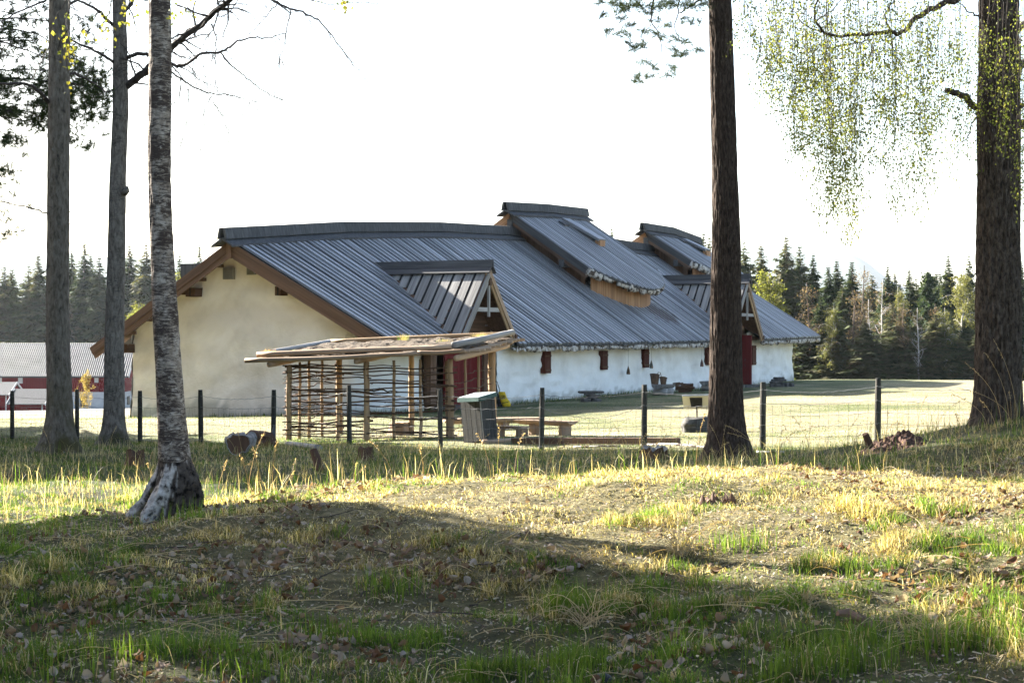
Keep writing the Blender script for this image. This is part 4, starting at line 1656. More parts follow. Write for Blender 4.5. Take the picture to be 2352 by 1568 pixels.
panel = mb.build('panel', stoney('board_cream', [(.3, (.52, .48, .38)), (.7, (.60, .56, .45))], nscale=3, bump=0, rough=.5), sign)
mb = MB()
def onp(u, v, k=.02):
    return q[0] * (1 - u) * (1 - v) + q[1] * u * (1 - v) + q[2] * u * v + q[3] * (1 - u) * v + nn / .012 * k
V = [onp(.28, .16), onp(.70, .16), onp(.72, .82), onp(.26, .82)]
mb.add(V + [p - nn * 1.4 for p in V], None, [(0, 1, 2, 3), (0, 4, 5, 1), (1, 5, 6, 2), (2, 6, 7, 3), (3, 7, 4, 0)])
mb.build('mounting_plate', M['black'], sign)
mb = MB()
mb.beam(q[3] + nn * .3, q[2] + nn * .3, .03, .035)
mb.build('top_rail', stoney('board_metal', [(.3, (.3, .32, .34)), (.7, (.4, .42, .44))], nscale=3, bump=0, rough=.35), sign)

# stones piled as low seats along the wall
def slab(c, rx, ry, h, seed, parent, name='stone_slab', mat='stone'):
    n = 14
    r_ = np.random.default_rng(seed)
    an = np.arange(n) / n * 2 * math.pi
    rad = 1 + .16 * r_.normal(size=n)
    rows = []
    for zf, sc in ((0, .82), (.25, 1), (.75, 1.0), (1, .9)):
        rows.append(np.stack([c[0] + rx * rad * sc * np.cos(an), c[1] + ry * rad * sc * np.sin(an), np.full(n, c[2] + h * zf) + r_.uniform(-.06, .06, n) * h], -1))
    mb = MB()
    mb.ring(rows)
    for k, fl in ((0, 1), (-1, 0)):
        rr = rows[k]
        mb.add(np.vstack([[rr.mean(0)], rr]), [(0, 1 + (i + 1) % n, 1 + i) if fl else (0, 1 + i, 1 + (i + 1) % n) for i in range(n)])
    return mb.build(name, M[mat], parent)


def stone_pile(px, py, wpx, hpx, label, seed, layout):
    g = ground_at(px, py)
    s = g[1] / F
    t = thing('stone_seat', label, 'stones', g, 'piled stone seats along the wall')
    r_ = np.random.default_rng(seed)
    for dx, dz, w, h, dy in layout:
        slab(g + [dx * wpx * s, dy, dz * hpx * s - .03], w * wpx * s / 2, .20, h * hpx * s, int(r_.integers(999)), t)
    return t


stone_pile(1356, 922, 50, 27, 'piled flat stones with a wide top slab, nearest along the white wall', 4,
           [(-.22, 0, .50, .36, 0), (.25, 0, .46, .32, .05), (.05, .34, .55, .16, 0), (.12, .48, .62, .16, .02), (-.05, .62, .5, .16, 0), (-.02, .76, .98, .22, 0)])
stone_pile(1794, 888, 58, 26, 'piled dark stones below the far end of the white wall', 8,
           [(-.25, 0, .46, .38, 0), (.10, 0, .40, .42, .1), (.34, 0, .34, .40, 0), (-.2, .38, .45, .2, 0), (-.12, .55, .5, .2, 0), (-.08, .72, .42, .2, .03)])
# split-log seats by the wall with baskets
def wall_bench(px0, px1, ptop, pbot, label, cut_ends=True):
    g0, g1_ = ground_at(px0, pbot), ground_at(px1, pbot - 1)
    Y = (g0[1] + g1_[1]) / 2
    s = Y / F
    c = at((px0 + px1) / 2, pbot, Y)
    c[2] = hz(c[0], c[1])
    H = (pbot - ptop) * s
    t = thing('wall_bench', label, 'bench', c, 'log seats along the white wall')
    hw = (px1 - px0) * s / 2
    for dx in (-.52, .45):
        mb = MB()
        p = c + AX * dx * hw * 1.6
        mb.tube([p - NX * .05 + [0, 0, H * .30], p + NX * .42 + [0, 0, H * .30]], H * .36, 12, True, .05, seed=3)
        mb.build('support', M['greylog'], t, smooth=True)
    mb = MB()
    rows = []
    for f in np.linspace(-1, 1, 10):
        p = c + AX * f * hw * 1.9 + NX * .18 + np.array([0, 0, H])
        rows.append([p + NX * .20 * math.cos(a) + np.array([0, 0, -.16 * math.sin(a)]) for a in np.linspace(0, math.pi, 9)])
    mb.ring(rows)
    for e in (0, -1):
        mb.add(rows[e], [(0, i, i + 1) for i in range(1, 8)])
    mb.build('seat', M['greywood'], t)
    return t, c, H, s


wb1, cb, Hb, sb = wall_bench(1491, 1535, 883, 907, 'log seat with two baskets standing on it by the white wall')
wall_bench(1600, 1645, 875, 897, 'log seat half hidden behind the left edge of the pine trunk')
def basket(px0, px1, py0, py1, label, seed, handle=False):
    Y = cb[1] - .12
    c0, c1 = at((px0 + px1) / 2, py1, Y), at((px0 + px1) / 2, py0, Y)
    c0[2] = cb[2] + Hb
    r1_ = (px1 - px0) * sb / 2
    r0_ = r1_ * .72
    h = (py1 - py0) * sb
    t = thing('basket', label, 'basket', c0, 'baskets on the log seat')
    n, m = 22, 9
    rows = []
    for i in range(m):
        f = i / (m - 1)
        r = r0_ + (r1_ - r0_) * f
        rows.append([c0 + [r * math.cos(a) * (1 + .02 * (-1) ** (j + i)), r * .8 * math.sin(a) * (1 + .02 * (-1) ** (j + i)), h * f + (.04 * math.cos(a + 2) * f)] for j, a in enumerate(np.arange(n) / n * 2 * math.pi)])
    mb = MB()
    mb.ring(rows)
    mb.add(np.vstack([[c0], rows[0]]), [(0, 1 + (j + 1) % n, 1 + j) for j in range(n)])
    mb.build('wicker', M['rod'], t)
    mb = MB()
    P = np.array(rows[-1] + [rows[-1][0]])
    mb.tube(P, .014, 6, False)
    mb.build('rim', M['rod'], t)
    if handle:
        mb = MB()
        e = c0 + [r1_ * .9, 0, h * .8]
        mb.tube([e + [-.03, 0, -h * .7], e + [-.07, 0, .05], e + [-.03, 0, .16], e + [.04, 0, .14], e + [.07, 0, .02], e + [.05, 0, -h * .5]], .013, 6)
        mb.build('handle', M['rod'], t)
    return t


basket(1493, 1515, 861, 883, 'taller wicker basket with a looped handle, left one on the log seat', 1, True)
basket(1515, 1532, 867, 882, 'lower wicker basket beside the taller one on the log seat', 2)
# firewood heap
g = ground_at(1568, 901)
s = g[1] / F
heap = thing('firewood_heap', 'heap of dark split wood between the two log seats', 'firewood', g)
for i in range(16):
    p = g + [rng.uniform(-16, 16) * s, rng.uniform(-.1, .2), (2 + 19 * (i / 16)) * s]
    a = rng.uniform(-.5, .5)
    d = np.array([math.cos(a), rng.uniform(-.4, .4), math.sin(a) * .35]) * rng.uniform(7, 13) * s
    mb = MB()
    mb.obox(p, np.array([0, 1, 0.2]) * .06, np.array([0, -.2, 1]) * rng.uniform(.03, .055), d)
    mb.build('split_log', M['darkbrown'], heap)
# bundles hanging from the eave
for k, (px, p0, p1, cc, lab) in enumerate([(1443, 806, 860, (.12, .08, .05), 'dark bundle of dried roots on the longest string'), (1496, 806, 846, (.10, .12, .10), 'greenish bundle hanging right of the third shutter'),
                                           (1612, 803, 842, (.22, .13, .12), 'reddish bundle hanging left of the fourth shutter')]):
    qq = (px - 1176) / F
    w = 5.45
    t_ = (qq * (P0[1] + NX[1] * w) - (P0[0] + NX[0] * w)) / (AX[0] - qq * AX[1])
    p = HW(t_, w)
    zt, zb_ = ZC + (784 - p0) / F * p[1], ZC + (784 - p1) / F * p[1]
    b_ = thing('hanging_bundle', lab, 'bundle', (p[0], p[1], zb_), 'bundles hung under the eave')
    mb = MB()
    mb.tube([p * [1, 1, 0] + [0, 0, zt + .1], p * [1, 1, 0] + [0, 0, zb_ + .30]], .005, 5)
    mb.build('string', M['greywood'], b_)
    for j in range(5):
        a = j * 1.3
        o = np.array([math.cos(a) * .05, math.sin(a) * .05, 0])
        mb = MB()
        mb.tube([p * [1, 1, 0] + [0, 0, zb_ + .32], p * [1, 1, 0] + o * .7 + [0, 0, zb_ + .16], p * [1, 1, 0] + o + [0, 0, zb_ + .04], p * [1, 1, 0] + o * .9 + [0, 0, zb_]], [.006, .022, .026, .012], 6, True)
        mb.build('root', stoney('bundle%d' % (k * 5 + j), [(.3, tuple(.6 * v for v in cc)), (.7, cc if j % 2 else (.30, .2, .13))], nscale=9, bump=0), b_, smooth=True)

# yellow bag on a wheeled frame
g = ground_at(1158, 934)
s = g[1] / F
cart = thing('yellow_cart', 'yellow bag on a small black wheeled frame leaning at the wall', 'cart', g)
def cz(px, py, dy=0.0):
    return at(px, py, g[1]) + np.array([0, dy, 0])


yel = stoney('yellow_cloth', [(.3, (.50, .32, .012)), (.7, (.66, .45, .03))], nscale=7, bump=.5, bscale=12, rough=.6)
mb = MB()
rows = []
prof = [(900 - .5, 1144.5, 1160, .10), (906, 1146, 1162, .11), (914, 1148, 1165, .13), (922, 1150, 1171, .17), (928, 1152, 1173.5, .19), (932, 1154, 1173, .18), (934, 1156, 1170, .14)]
for py, xa, xb, dep in prof:
    c = (cz(xa, py) + cz(xb, py)) / 2
    hw = (xb - xa) * s / 2
    rows.append([c + [hw * np.sign(math.cos(a)) * abs(math.cos(a)) ** .6, dep * np.sign(math.sin(a)) * abs(math.sin(a)) ** .6, 0] for a in np.arange(20) / 20 * 2 * math.pi])
mb.ring(rows[::-1])
mb.add(np.vstack([[np.mean(rows[0], axis=0)], rows[0]]), [(0, 1 + j, 1 + (j + 1) % 20) for j in range(20)])
bag = mb.build('bag', yel, cart, smooth=True)
mb = MB()
e0 = cz(1155.5, 911, -.135)
ring_ = np.array([e0 + [5.0 * s * math.cos(a), 0, 3.2 * s * math.sin(a)] for a in np.linspace(0, 2 * math.pi, 22)])
mb.tube(ring_, .010, 5, False)
mb.tube([e0 + [-2 * s, 0, -1 * s], e0 + [2.4 * s, 0, 1.1 * s]], .012, 5)
mb.build('emblem', M['black'], bag)
mb = MB()
mb.tube([cz(1153, 925, -.19), cz(1160, 923.5, -.195), cz(1168, 922, -.19)], .010, 5)
mb.build('seam', M['black'], bag)
for dx in (0, 6):
    mb = MB()
    mb.tube([cz(1147 + dx * .2, 934, .12), cz(1143 + dx * .2, 905, .12), cz(1142 + dx, 896, .1)], .014, 6)
    mb.tube([cz(1142 + dx, 896, .1), cz(1136 + dx * .9, 876, .1)], .013, 6)
    mb.build('frame_tube', M['black'], cart)
mb = MB()
mb.tube([cz(1136, 876, .1), cz(1141.5, 876, .1)], .016, 6)
mb.build('grip', M['black'], cart)
mb = MB()
mb.obox(cz(1147, 920, .06), np.array([.05, 0, 0]), np.array([0, .05, 0]), np.array([0, 0, .19]))
mb.build('back_plate', M['black'], cart)
mb = MB()
mb.tube([cz(1150, 931, -.14), cz(1150, 931, .20)], .055, 14)
mb.build('wheel', M['black'], cart)

# dirt mound with a stick
g = ground_at(2050, 1022, 16, 40)
g = ground_at(2050, 1026, 14, 40)
Yh = g[1]
mb = MB()
n, m = 60, 60
xs, yy = np.meshgrid(np.linspace(-.62, .62, n) * Yh / 25, np.linspace(-.45, .45, m), indexing='ij')
H_ = (at(0, 990, Yh)[2] - g[2])
r2 = (xs / (.40 * Yh / 25)) ** 2 + (yy / .36) ** 2
zz = H_ * np.exp(-r2 * 1.1) - .03 + np.clip(1 - r2 * .5, 0, 1) * (.035 * fbm(xs * 14, yy * 14, seed=83) + .02 * noise(xs * 45, yy * 45, seed=84))
zz += hgt(g[0] + xs, g[1] + yy)
mb.ring(np.stack([g[0] + xs, g[1] + yy, zz], -1), closed=False)
tag(mb.build('soil_heap', stoney('dark_loam', [(.3, (.035, .018, .012)), (.7, (.105, .058, .04))], nscale=14, bump=1, bscale=60), smooth=False, origin=g),
    'dark brown heap of loose soil under the tallest fence post on the right', 'soil heap')
mb = MB()
a, b = at(1999, 1026, Yh - .2), at(1987, 996, Yh - .25)
mb.tube([a, (a + b) / 2, b], [.035, .032, .03], 7, True, .2)
tag(mb.build('broken_stick', M['darkbrown'], origin=a), 'short broken stick poking up beside the soil heap', 'stick')

# hollow birch log and root stump in the shade
hl = thing('hollow_log', 'hollowed birch log with a dark sawn end lying in the shade', 'log', ground_at(540, 1050))
g = np.array(hl.location)
s = g[1] / F
e0, e1 = g + [6 * s, 0, .17], g + [-14 * s, 1.15, .20]
d = unit(e1 - e0)
sd = unit(np.cross(d, (0, 0, 1)))
up = np.cross(sd, d)
rows, Ls = [], []
nn = 22
for i, f in enumerate(np.linspace(0, 1, 14)):
    c = e0 * (1 - f) + e1 * f
    rr = 29 * s * (1 + .06 * math.sin(f * 9)) + .01 * rng.normal()
    open_ = .62 if f > .18 else .0
    ring_ = []
    for a in np.linspace(0, 2 * math.pi, nn, endpoint=False):
        y_ = math.sin(a)
        r = rr * (1 + .24 * float(noise(math.cos(a) * 2.4, y_ * 2.4, f * 5, seed=86)))
        p = c + sd * math.cos(a) * r * .98
        h_ = y_ * r * .86
        if open_ and y_ > .15:
            h_ = h_ * .35 + rr * (.22 if abs(math.cos(a)) > .55 else -.35)
        ring_.append(p + up * h_)
    rows.append(ring_)
    Ls.append([(p_[0] * 1.0, p_[1], p_[2]) for p_ in ring_])
mb = MB()
mb.ring(rows)
mb.build('bark', stoney('old_birch_bark', [(.32, (.05, .045, .04)), (.5, (.17, .155, .14)), (.7, (.34, .325, .31))], nscale=6, bump=.8), hl, smooth=True)
for e, mk in ((0, 'darkbrown'), (-1, 'greywood')):
    mb = MB()
    c = np.mean(rows[e], axis=0)
    ins = np.array(rows[e]) * (.93 if e == 0 else 1.0) + c * (.07 if e == 0 else 0.0)
    if e == 0:
        rim = MB()
        rim.ring([ins + d * .015, np.array(rows[e])])
        rim.build('rim', M['greywood'], hl)
    sh_ = d * (.015 if e == 0 else .002)
    mb.add(np.vstack([[c + sh_], ins + sh_]), [(0, 1 + (i + 1) % nn, 1 + i) for i in range(nn)])
    mb.build('sawn_end', M[mk], hl)
rs = thing('root_stump', 'low dark uprooted stump with a pointed snag beside the hollow log', 'stump', ground_at(597, 1027))
g = np.array(rs.location)
s = g[1] / F
mb = MB()
P = [g + [-36 * s, 0, .08], g + [-18 * s, .03, .13], g + [4 * s, 0, .12], g + [24 * s, 0, .12], g + [36 * s, 0, .04]]
mb.tube(P, [.09, .15, .14, .12, .05], 14, True, .5, seed=5)
mb.build('root_mass', M['darkbrown'], rs, smooth=False)
mb = MB()
mb.tube([g + [26 * s, 0, .05], g + [30 * s, 0, .22], g + [33 * s, 0, .36]], [.06, .035, .012], 7, True, .3)
mb.build('snag', M['darkgrey'], rs)
mb = MB()
a, b = ground_at(735, 1082), None
b = at(721, 1032, a[1] + .1)
mb.tube([a - [0, 0, .08], (a + b) / 2, b], [.055, .05, .042], 8, True, .25)
tag(mb.build('wooden_peg', M['darkbrown'], origin=a), 'grey weathered peg leaning in the grass behind the mound', 'peg')
# rotten chunks
def chunk(px, py, wpx, hpx, mat, label, name='rotten_wood', seed=1, spikes=4, grp=None):
    g = ground_at(px, py)
    s = g[1] / F
    t = thing(name, label, 'rotten wood', g, grp)
    r_ = np.random.default_rng(seed)
    for i in range(spikes):
        dx = (i / max(1, spikes - 1) - .5) * wpx * s * .8
        hh = hpx * s * r_.uniform(.35, 1.0) * (1.0 if i else .7)
        mb = MB()
        p = g + [dx, r_.uniform(-.07, .07), -.03]
        q = p + [r_.uniform(-.3, .3) * wpx * s * .4, r_.uniform(-.04, .04), hh]
        mb.tube([p, p * .45 + q * .55, q], [wpx * s * .10, wpx * s * .075, wpx * s * .015], 7, True, .6, seed=seed + i)
        mb.build('splinter', M[mat], t)
    return t


chunk(1640, 1155, 95, 38, 'brown', 'jagged brown rotten stump on the sunlit crest below the pine', seed=3, spikes=13)
chunk(170, 1113, 55, 20, 'brown', 'reddish rotten chunk in the grass far left behind the mound', seed=6, spikes=8)
g = ground_at(1968, 1455)
s = g[1] / F
t = thing('dead_wood', 'rotten brown branch piece in the grass near the lower right corner', 'dead wood', g)
for k, (dx0, dz0, dx1, dz1, r) in enumerate([(-45, 42, 10, 30, 10), (0, 40, 52, -10, 11), (-30, 22, 20, 16, 7), (20, 20, 58, -22, 8)]):
    mb = MB()
    P = [g + [dx0 * s, .02 * k, dz0 * s], g + [(dx0 + dx1) / 2 * s, .03, ((dz0 + dz1) / 2 + 4) * s], g + [dx1 * s, -.02, dz1 * s]]
    mb.tube(P, [r * s * .5, r * s, r * s * .6], 8, True, .4, seed=k)
    mb.build('rotten_piece', M['brown'], t)
g = np.array([(1388 - 1176) / F * 7.7, 7.7, 0])
g[2] = hz(g[0], g[1])
slab_t = thing('round_stone', 'dark round stone at the very bottom edge', 'stone', g)
zt_ = at(0, 1544, 7.8)[2]
mb = MB()
rows = []
for ph in np.linspace(-.6, 1.5, 9):
    rows.append([[g[0] + .047 * math.cos(ph) * math.cos(q) * (1 + .06 * math.sin(3 * q)), g[1] + .1 + .045 * math.cos(ph) * math.sin(q), zt_ - .05 + .05 * math.sin(ph)] for q in np.arange(18) / 18 * 2 * math.pi])
mb.ring(rows)
mb.add(np.vstack([[np.mean(rows[-1], axis=0)], rows[-1]]), [(0, 1 + i, 1 + (i + 1) % 18) for i in range(18)])
mb.build('stone_body', M['black'], slab_t, smooth=True)
# ---------------------------------------------------------------- tree materials
def bark_mat(name, base, hi, groove, moss=None, bscale=(9, 9, 2.2), bump=1.0, extra=None):
    m, t, out = nodes_of(name)
    p = nd(t, 'ShaderNodeBsdfPrincipled')
    p.inputs['Roughness'].default_value = .85
    p.inputs['Specular IOR Level'].default_value = .1
    v = coords(t, 'obj', bscale)
    f = noise_n(t, v, 1.6, 8, .68, .4)
    c = ramp(t, f, [(.30, groove), (.48, base), (.72, hi)])
    if moss:
        v2 = coords(t, 'obj', (1, 1, 1))
        g = noise_n(t, v2, 2.6, 6, .7)
        sx = nd(t, 'ShaderNodeSeparateXYZ')
        t.links.new(v2, sx.inputs[0])
        mr = nd(t, 'ShaderNodeMapRange')
        for k, vv in (('From Min', moss[1]), ('From Max', moss[2]), ('To Min', 1.0), ('To Max', 0.0)):
            mr.inputs[k].default_value = vv
        t.links.new(sx.outputs[2], mr.inputs['Value'])
        mm = nd(t, 'ShaderNodeMath', operation='MULTIPLY')
        t.links.new(mr.outputs[0], mm.inputs[0])
        t.links.new(ramp(t, g, [(.42, (0, 0, 0)), (.58, (1, 1, 1))]), mm.inputs[1])
        c = mixc(t, mm.outputs[0], c, moss[0])
    if extra:
        c = extra(t, c)
    t.links.new(c, p.inputs['Base Color'])
    b = nd(t, 'ShaderNodeBump')
    b.inputs['Strength'].default_value = bump
    b.inputs['Distance'].default_value = .02
    t.links.new(f, b.inputs['Height'])
    t.links.new(b.outputs[0], p.inputs['Normal'])
    t.links.new(p.outputs[0], out.inputs[0])
    return m


def lichen(col, scale, lo, hi, zmin=None):
    def fn(t, c):
        v = coords(t, 'obj', (1, 1, 1))
        f = noise_n(t, v, scale, 6, .7)
        return mixc(t, ramp(t, f, [(lo, (0, 0, 0)), (hi, (1, 1, 1))]), c, col)
    return fn


def birch_bands(dark, thr=(.47, .55)):
    def fn(t, c):
        v = coords(t, 'obj', (11, 11, 42))
        f = noise_n(t, v, 1.5, 8, .75, .8)
        big = noise_n(t, coords(t, 'obj', (2.5, 2.5, 4)), 1.5, 3, .6)
        mx = nd(t, 'ShaderNodeMath', operation='MULTIPLY_ADD')
        t.links.new(big, mx.inputs[0])
        mx.inputs[1].default_value = .55
        t.links.new(f, mx.inputs[2])
        sb = nd(t, 'ShaderNodeMath', operation='SUBTRACT')
        t.links.new(mx.outputs[0], sb.inputs[0])
        sb.inputs[1].default_value = .275
        c = mixc(t, ramp(t, sb.outputs[0], [(thr[0], (0, 0, 0)), (thr[1], (1, 1, 1))]), c, dark)
        v2 = coords(t, 'obj', (5, 5, 70))
        f2 = noise_n(t, v2, 1.2, 3, .6)
        return mixc(t, ramp(t, f2, [(.60, (0, 0, 0)), (.68, (1, 1, 1))]), c, (.10, .085, .075))
    return fn


B = {}
B['aspen'] = bark_mat('aspen_bark', (.105, .085, .065), (.18, .155, .125), (.028, .022, .017), ((.055, .045, .018), .15, 1.3), (14, 14, 5), .5, lichen((.16, .155, .145), 9, .66, .72))
B['aspen2'] = bark_mat('grey_aspen_bark', (.125, .104, .084), (.225, .20, .17), (.03, .024, .019), ((.05, .042, .02), .1, .7), (14, 14, 5), .5, birch_bands((.05, .045, .04), (.56, .64)))
B['birch'] = bark_mat('birch_bark', (.27, .22, .175), (.43, .38, .325), (.13, .10, .078), None, (10, 10, 8), .5, birch_bands((.05, .036, .029), (.42, .54)))
B['birchfoot'] = bark_mat('birch_foot_bark', (.022, .018, .014), (.07, .06, .05), (.008, .007, .006), ((.03, .026, .008), .0, .35), (16, 16, 6), 1.0)
B['birchroot'] = bark_mat('birch_root_bark', (.22, .20, .185), (.38, .36, .335), (.05, .042, .035), None, (9, 9, 9), .7, lichen((.05, .04, .033), 6, .46, .56))
B['pine'] = bark_mat('pine_bark', (.044, .029, .020), (.10, .072, .054), (.008, .006, .005), None, (26, 26, 7), 1.0, None)
B['pine_top'] = bark_mat('upper_pine_bark', (.13, .068, .04), (.22, .12, .07), (.05, .026, .018), None, (10, 10, 5), .7)
B['oldbirch'] = bark_mat('old_birch_rough_bark', (.058, .042, .030), (.13, .10, .076), (.006, .005, .004), None, (22, 22, 9), 1.0, lichen((.16, .155, .145), 2.2, .66, .72))
B['twig'] = stoney('twig_bark', [(.3, (.022, .017, .014)), (.7, (.07, .055, .045))], nscale=12, bump=0)
B['dark_trunk'] = stoney('forest_trunk', [(.3, (.05, .038, .03)), (.7, (.14, .11, .09))], nscale=3, bump=.3)
B['red_trunk'] = stoney('red_forest_trunk', [(.3, (.16, .09, .06)), (.7, (.28, .17, .12))], nscale=3, bump=.3)
B['white_trunk'] = stoney('white_forest_trunk', [(.35, (.12, .11, .10)), (.5, (.42, .40, .38)), (.7, (.55, .53, .5))], nscale=1.2, bump=.1)


def trunk(name, axis_pts, radii, z_dense, mat, parent, ridge=0.0, freq=(9, 2.2), seed=0, flare=None, n=72, dense=0.03, lobes=(), smooth=True):
    """trunk through axis points (x, y, z); ridged by displaced vertices; lobes = root swellings (angle, width, gain, height)"""
    A = np.asarray(axis_pts, float)
    z0, z1 = A[0, 2], A[-1, 2]
    zd = min(z_dense, z1)
    zs_ = np.concatenate([np.arange(z0, zd, dense), np.linspace(zd, z1, 24)])
    cx, cy = np.interp(zs_, A[:, 2], A[:, 0]), np.interp(zs_, A[:, 2], A[:, 1])
    rr = np.interp(zs_, A[:, 2], radii)
    an = np.arange(n) / n * 2 * math.pi
    a2, z2 = np.meshgrid(an, zs_)
    hgt_ = z2 - z0 - .1
    r2 = np.tile(rr[:, None], (1, n))
    for (la, lw, lg, lh) in lobes:
        dd = np.angle(np.exp(1j * (a2 - la)))
        r2 = r2 * (1 + lg * np.exp(-(dd / lw) ** 2) * np.exp(-np.clip(hgt_, 0, 9) / lh))
    if flare:
        r2 = r2 * (1 + flare[0] * np.exp(-np.clip(hgt_, 0, 9) / flare[1]))
    cs, sn = np.cos(a2), np.sin(a2)
    k = freq[0]
    rad0 = rr.mean()
    nv = noise(cs * k * .5 + seed, sn * k * .5, z2 * freq[1], seed) * .6 + noise(cs * k, sn * k + seed, z2 * freq[1] * 2, seed + 1) * .4
    nv = np.where(nv > -.05, .5 * np.tanh(nv * 3), nv * 1.6)
    r2 = r2 + ridge * nv
    r2 = r2 * (1 + .02 * noise(cs * 1.2, sn * 1.2, z2 * .7, seed + 3))
    rows = np.stack([cx[:, None] + r2 * cs, cy[:, None] + r2 * sn, z2], -1)
    mb = MB()
    mb.ring(rows)
    mb.add(np.vstack([[rows[-1].mean(0)], rows[-1]]), [(0, 1 + i, 1 + (i + 1) % n) for i in range(n)])
    return mb.build(name, mat, parent, smooth=smooth)


def smooth_line(P, n):
    P = np.asarray(P, float)
    d = np.concatenate([[0], np.cumsum(np.linalg.norm(np.diff(P, axis=0), axis=1))])
    u = np.linspace(0, d[-1], n)
    Q_ = np.stack([np.interp(u, d, P[:, c]) for c in range(3)], -1)
    for _ in range(2):
        Q_[1:-1] = (Q_[:-2] + 2 * Q_[1:-1] + Q_[2:]) / 4
    return Q_


def twigs(mb, P, r, rg, count, length, droop=.4, depth=2, tips=None, spread=.9):
    """random side twigs on a limb polyline"""
    P = np.asarray(P)
    L_ = len(P)
    for _ in range(count):
        k = int(rg.integers(1, L_ - 1))
        tg = unit(P[min(k + 1, L_ - 1)] - P[k - 1])
        d = unit(tg * .5 + rg.normal(size=3) * spread + np.array([0, 0, -droop * .5]))
        ln = length * rg.uniform(.5, 1.1)
        q = [P[k]]
        for s in range(5):
            d = unit(d + rg.normal(size=3) * .22 + np.array([0, 0, -droop * .22]))
            q.append(q[-1] + d * ln / 5)
        rr = r * .5
        mb.tube(q, np.linspace(rr, rr * .35, 6), 4, False)
        if tips is not None:
            tips.append(np.array(q))
        if depth > 1:
            twigs(mb, smooth_line(q, 7), rr * .8, rg, 3, ln * .5, droop, depth - 1, tips, spread)


def leaf_cards(pts, size, cols, rg, per=1, jitter=.06, hang=0.5):
    """little folded leaf blades at points"""
    pts = np.repeat(np.asarray(pts), per, axis=0)
    n = len(pts)
    p = pts + rg.normal(size=(n, 3)) * jitter
    ax_ = rg.normal(size=(n, 3))
    ax_[:, 2] -= hang * 1.5
    ax_ /= np.linalg.norm(ax_, axis=1, keepdims=True)
    sd = np.cross(ax_, rg.normal(size=(n, 3)))
    sd /= np.linalg.norm(sd, axis=1, keepdims=True)
    up = np.cross(ax_, sd)
    s = (size * rg.uniform(.6, 1.25, n))[:, None]
    V = np.stack([p, p + ax_ * s * .45 + sd * s * .36 + up * s * .10, p + ax_ * s, p + ax_ * s * .45 - sd * s * .36 + up * s * .10], 1).reshape(-1, 3)
    i = np.arange(n)[:, None] * 4
    T = np.concatenate([i + np.array([[0, 1, 2]]), i + np.array([[0, 2, 3]])])
    C = np.array(cols)[rg.integers(0, len(cols), n)] * rg.uniform(.75, 1.25, (n, 1))
    return V, T, np.repeat(C, 4, axis=0)


def needle_tufts(pts, dirs, rg, ln=.075, n=26, w=.0042, cols=((.030, .044, .013), (.044, .060, .018))):
    pts, dirs = np.asarray(pts), np.asarray(dirs)
    m = len(pts)
    P = np.repeat(pts, n, axis=0)
    D = np.repeat(dirs, n, axis=0)
    N = m * n
    d = D * .9 + rg.normal(size=(N, 3)) * .75
    d /= np.linalg.norm(d, axis=1, keepdims=True)
    P = P + D * (rg.uniform(-.10, .02, N))[:, None]
    s = np.cross(d, rg.normal(size=(N, 3)))
    s /= np.linalg.norm(s, axis=1, keepdims=True)
    L_ = (ln * rg.uniform(.7, 1.2, N))[:, None]
    V = np.stack([P - s * w, P + s * w, P + d * L_], 1).reshape(-1, 3)
    T = np.arange(N * 3).reshape(-1, 3)
    C = np.array(cols)[rg.integers(0, len(cols), m)]
    C = np.repeat(np.repeat(C, n, axis=0) * rg.uniform(.7, 1.3, (N, 1)), 3, axis=0)
    return V, T, C


# ---------------------------------------------------------------- the two grey aspens
def axis_px(pts, Y):
    return np.array([at(a, b, Y) for a, b in pts])


gA = ground_at(140, 1040, 15, 34)
YA = gA[1]
aspen = thing('aspen_tree', 'dark grey aspen with the thickest straight trunk at the left, moss at its foot', 'tree', gA, 'bare aspens by the fence')
ax_ = axis_px([(139, 1060), (138, 960), (133, 800), (133, 600), (134, 400), (136, 200), (137, 0), (139, -300), (140, -900), (142, -1500)], YA)
s = YA / F
trunk('trunk', ax_, np.array([33, 29, 26.5, 25.3, 25, 24.5, 23.5, 21, 14, 3]) * s, ax_[6, 2] + .6, B['aspen'], aspen, ridge=.010, freq=(12, 3.5), seed=3,
      flare=(.5, .22), lobes=((3.6, .5, .6, .3), (5.7, .5, .75, .3), (1.0, .5, .4, .3)), dense=.045)
gB = ground_at(262, 1021, 15, 38)
YB = gB[1]
aspen2 = thing('aspen_tree', 'slender grey aspen with a low forked limb, behind the birch', 'tree', gB, 'bare aspens by the fence')
s2 = YB / F
ax_ = axis_px([(263, 1040), (263, 960), (262, 800), (267, 600), (270, 420), (277, 260), (276, 100), (274, 0), (272, -300), (268, -900), (265, -1400)], YB)
trunk('trunk', ax_, np.array([25, 23.5, 22, 20.5, 19, 18, 16.5, 15.5, 13, 8, 2]) * s2, ax_[7, 2] + .6, B['aspen2'], aspen2, ridge=.006, freq=(12, 3.5), seed=7,
      flare=(.45, .2), lobes=((5.6, .5, .8, .3), (3.5, .5, .5, .25)), dense=.05)
mb = MB()
mb.tube([at(284, 445, YB - .1), at(291, 437, YB - .13), at(292, 428, YB - .12)], [.05, .045, .02], 8, True, .2)
mb.build('burl', B['aspen2'], aspen2, smooth=True)


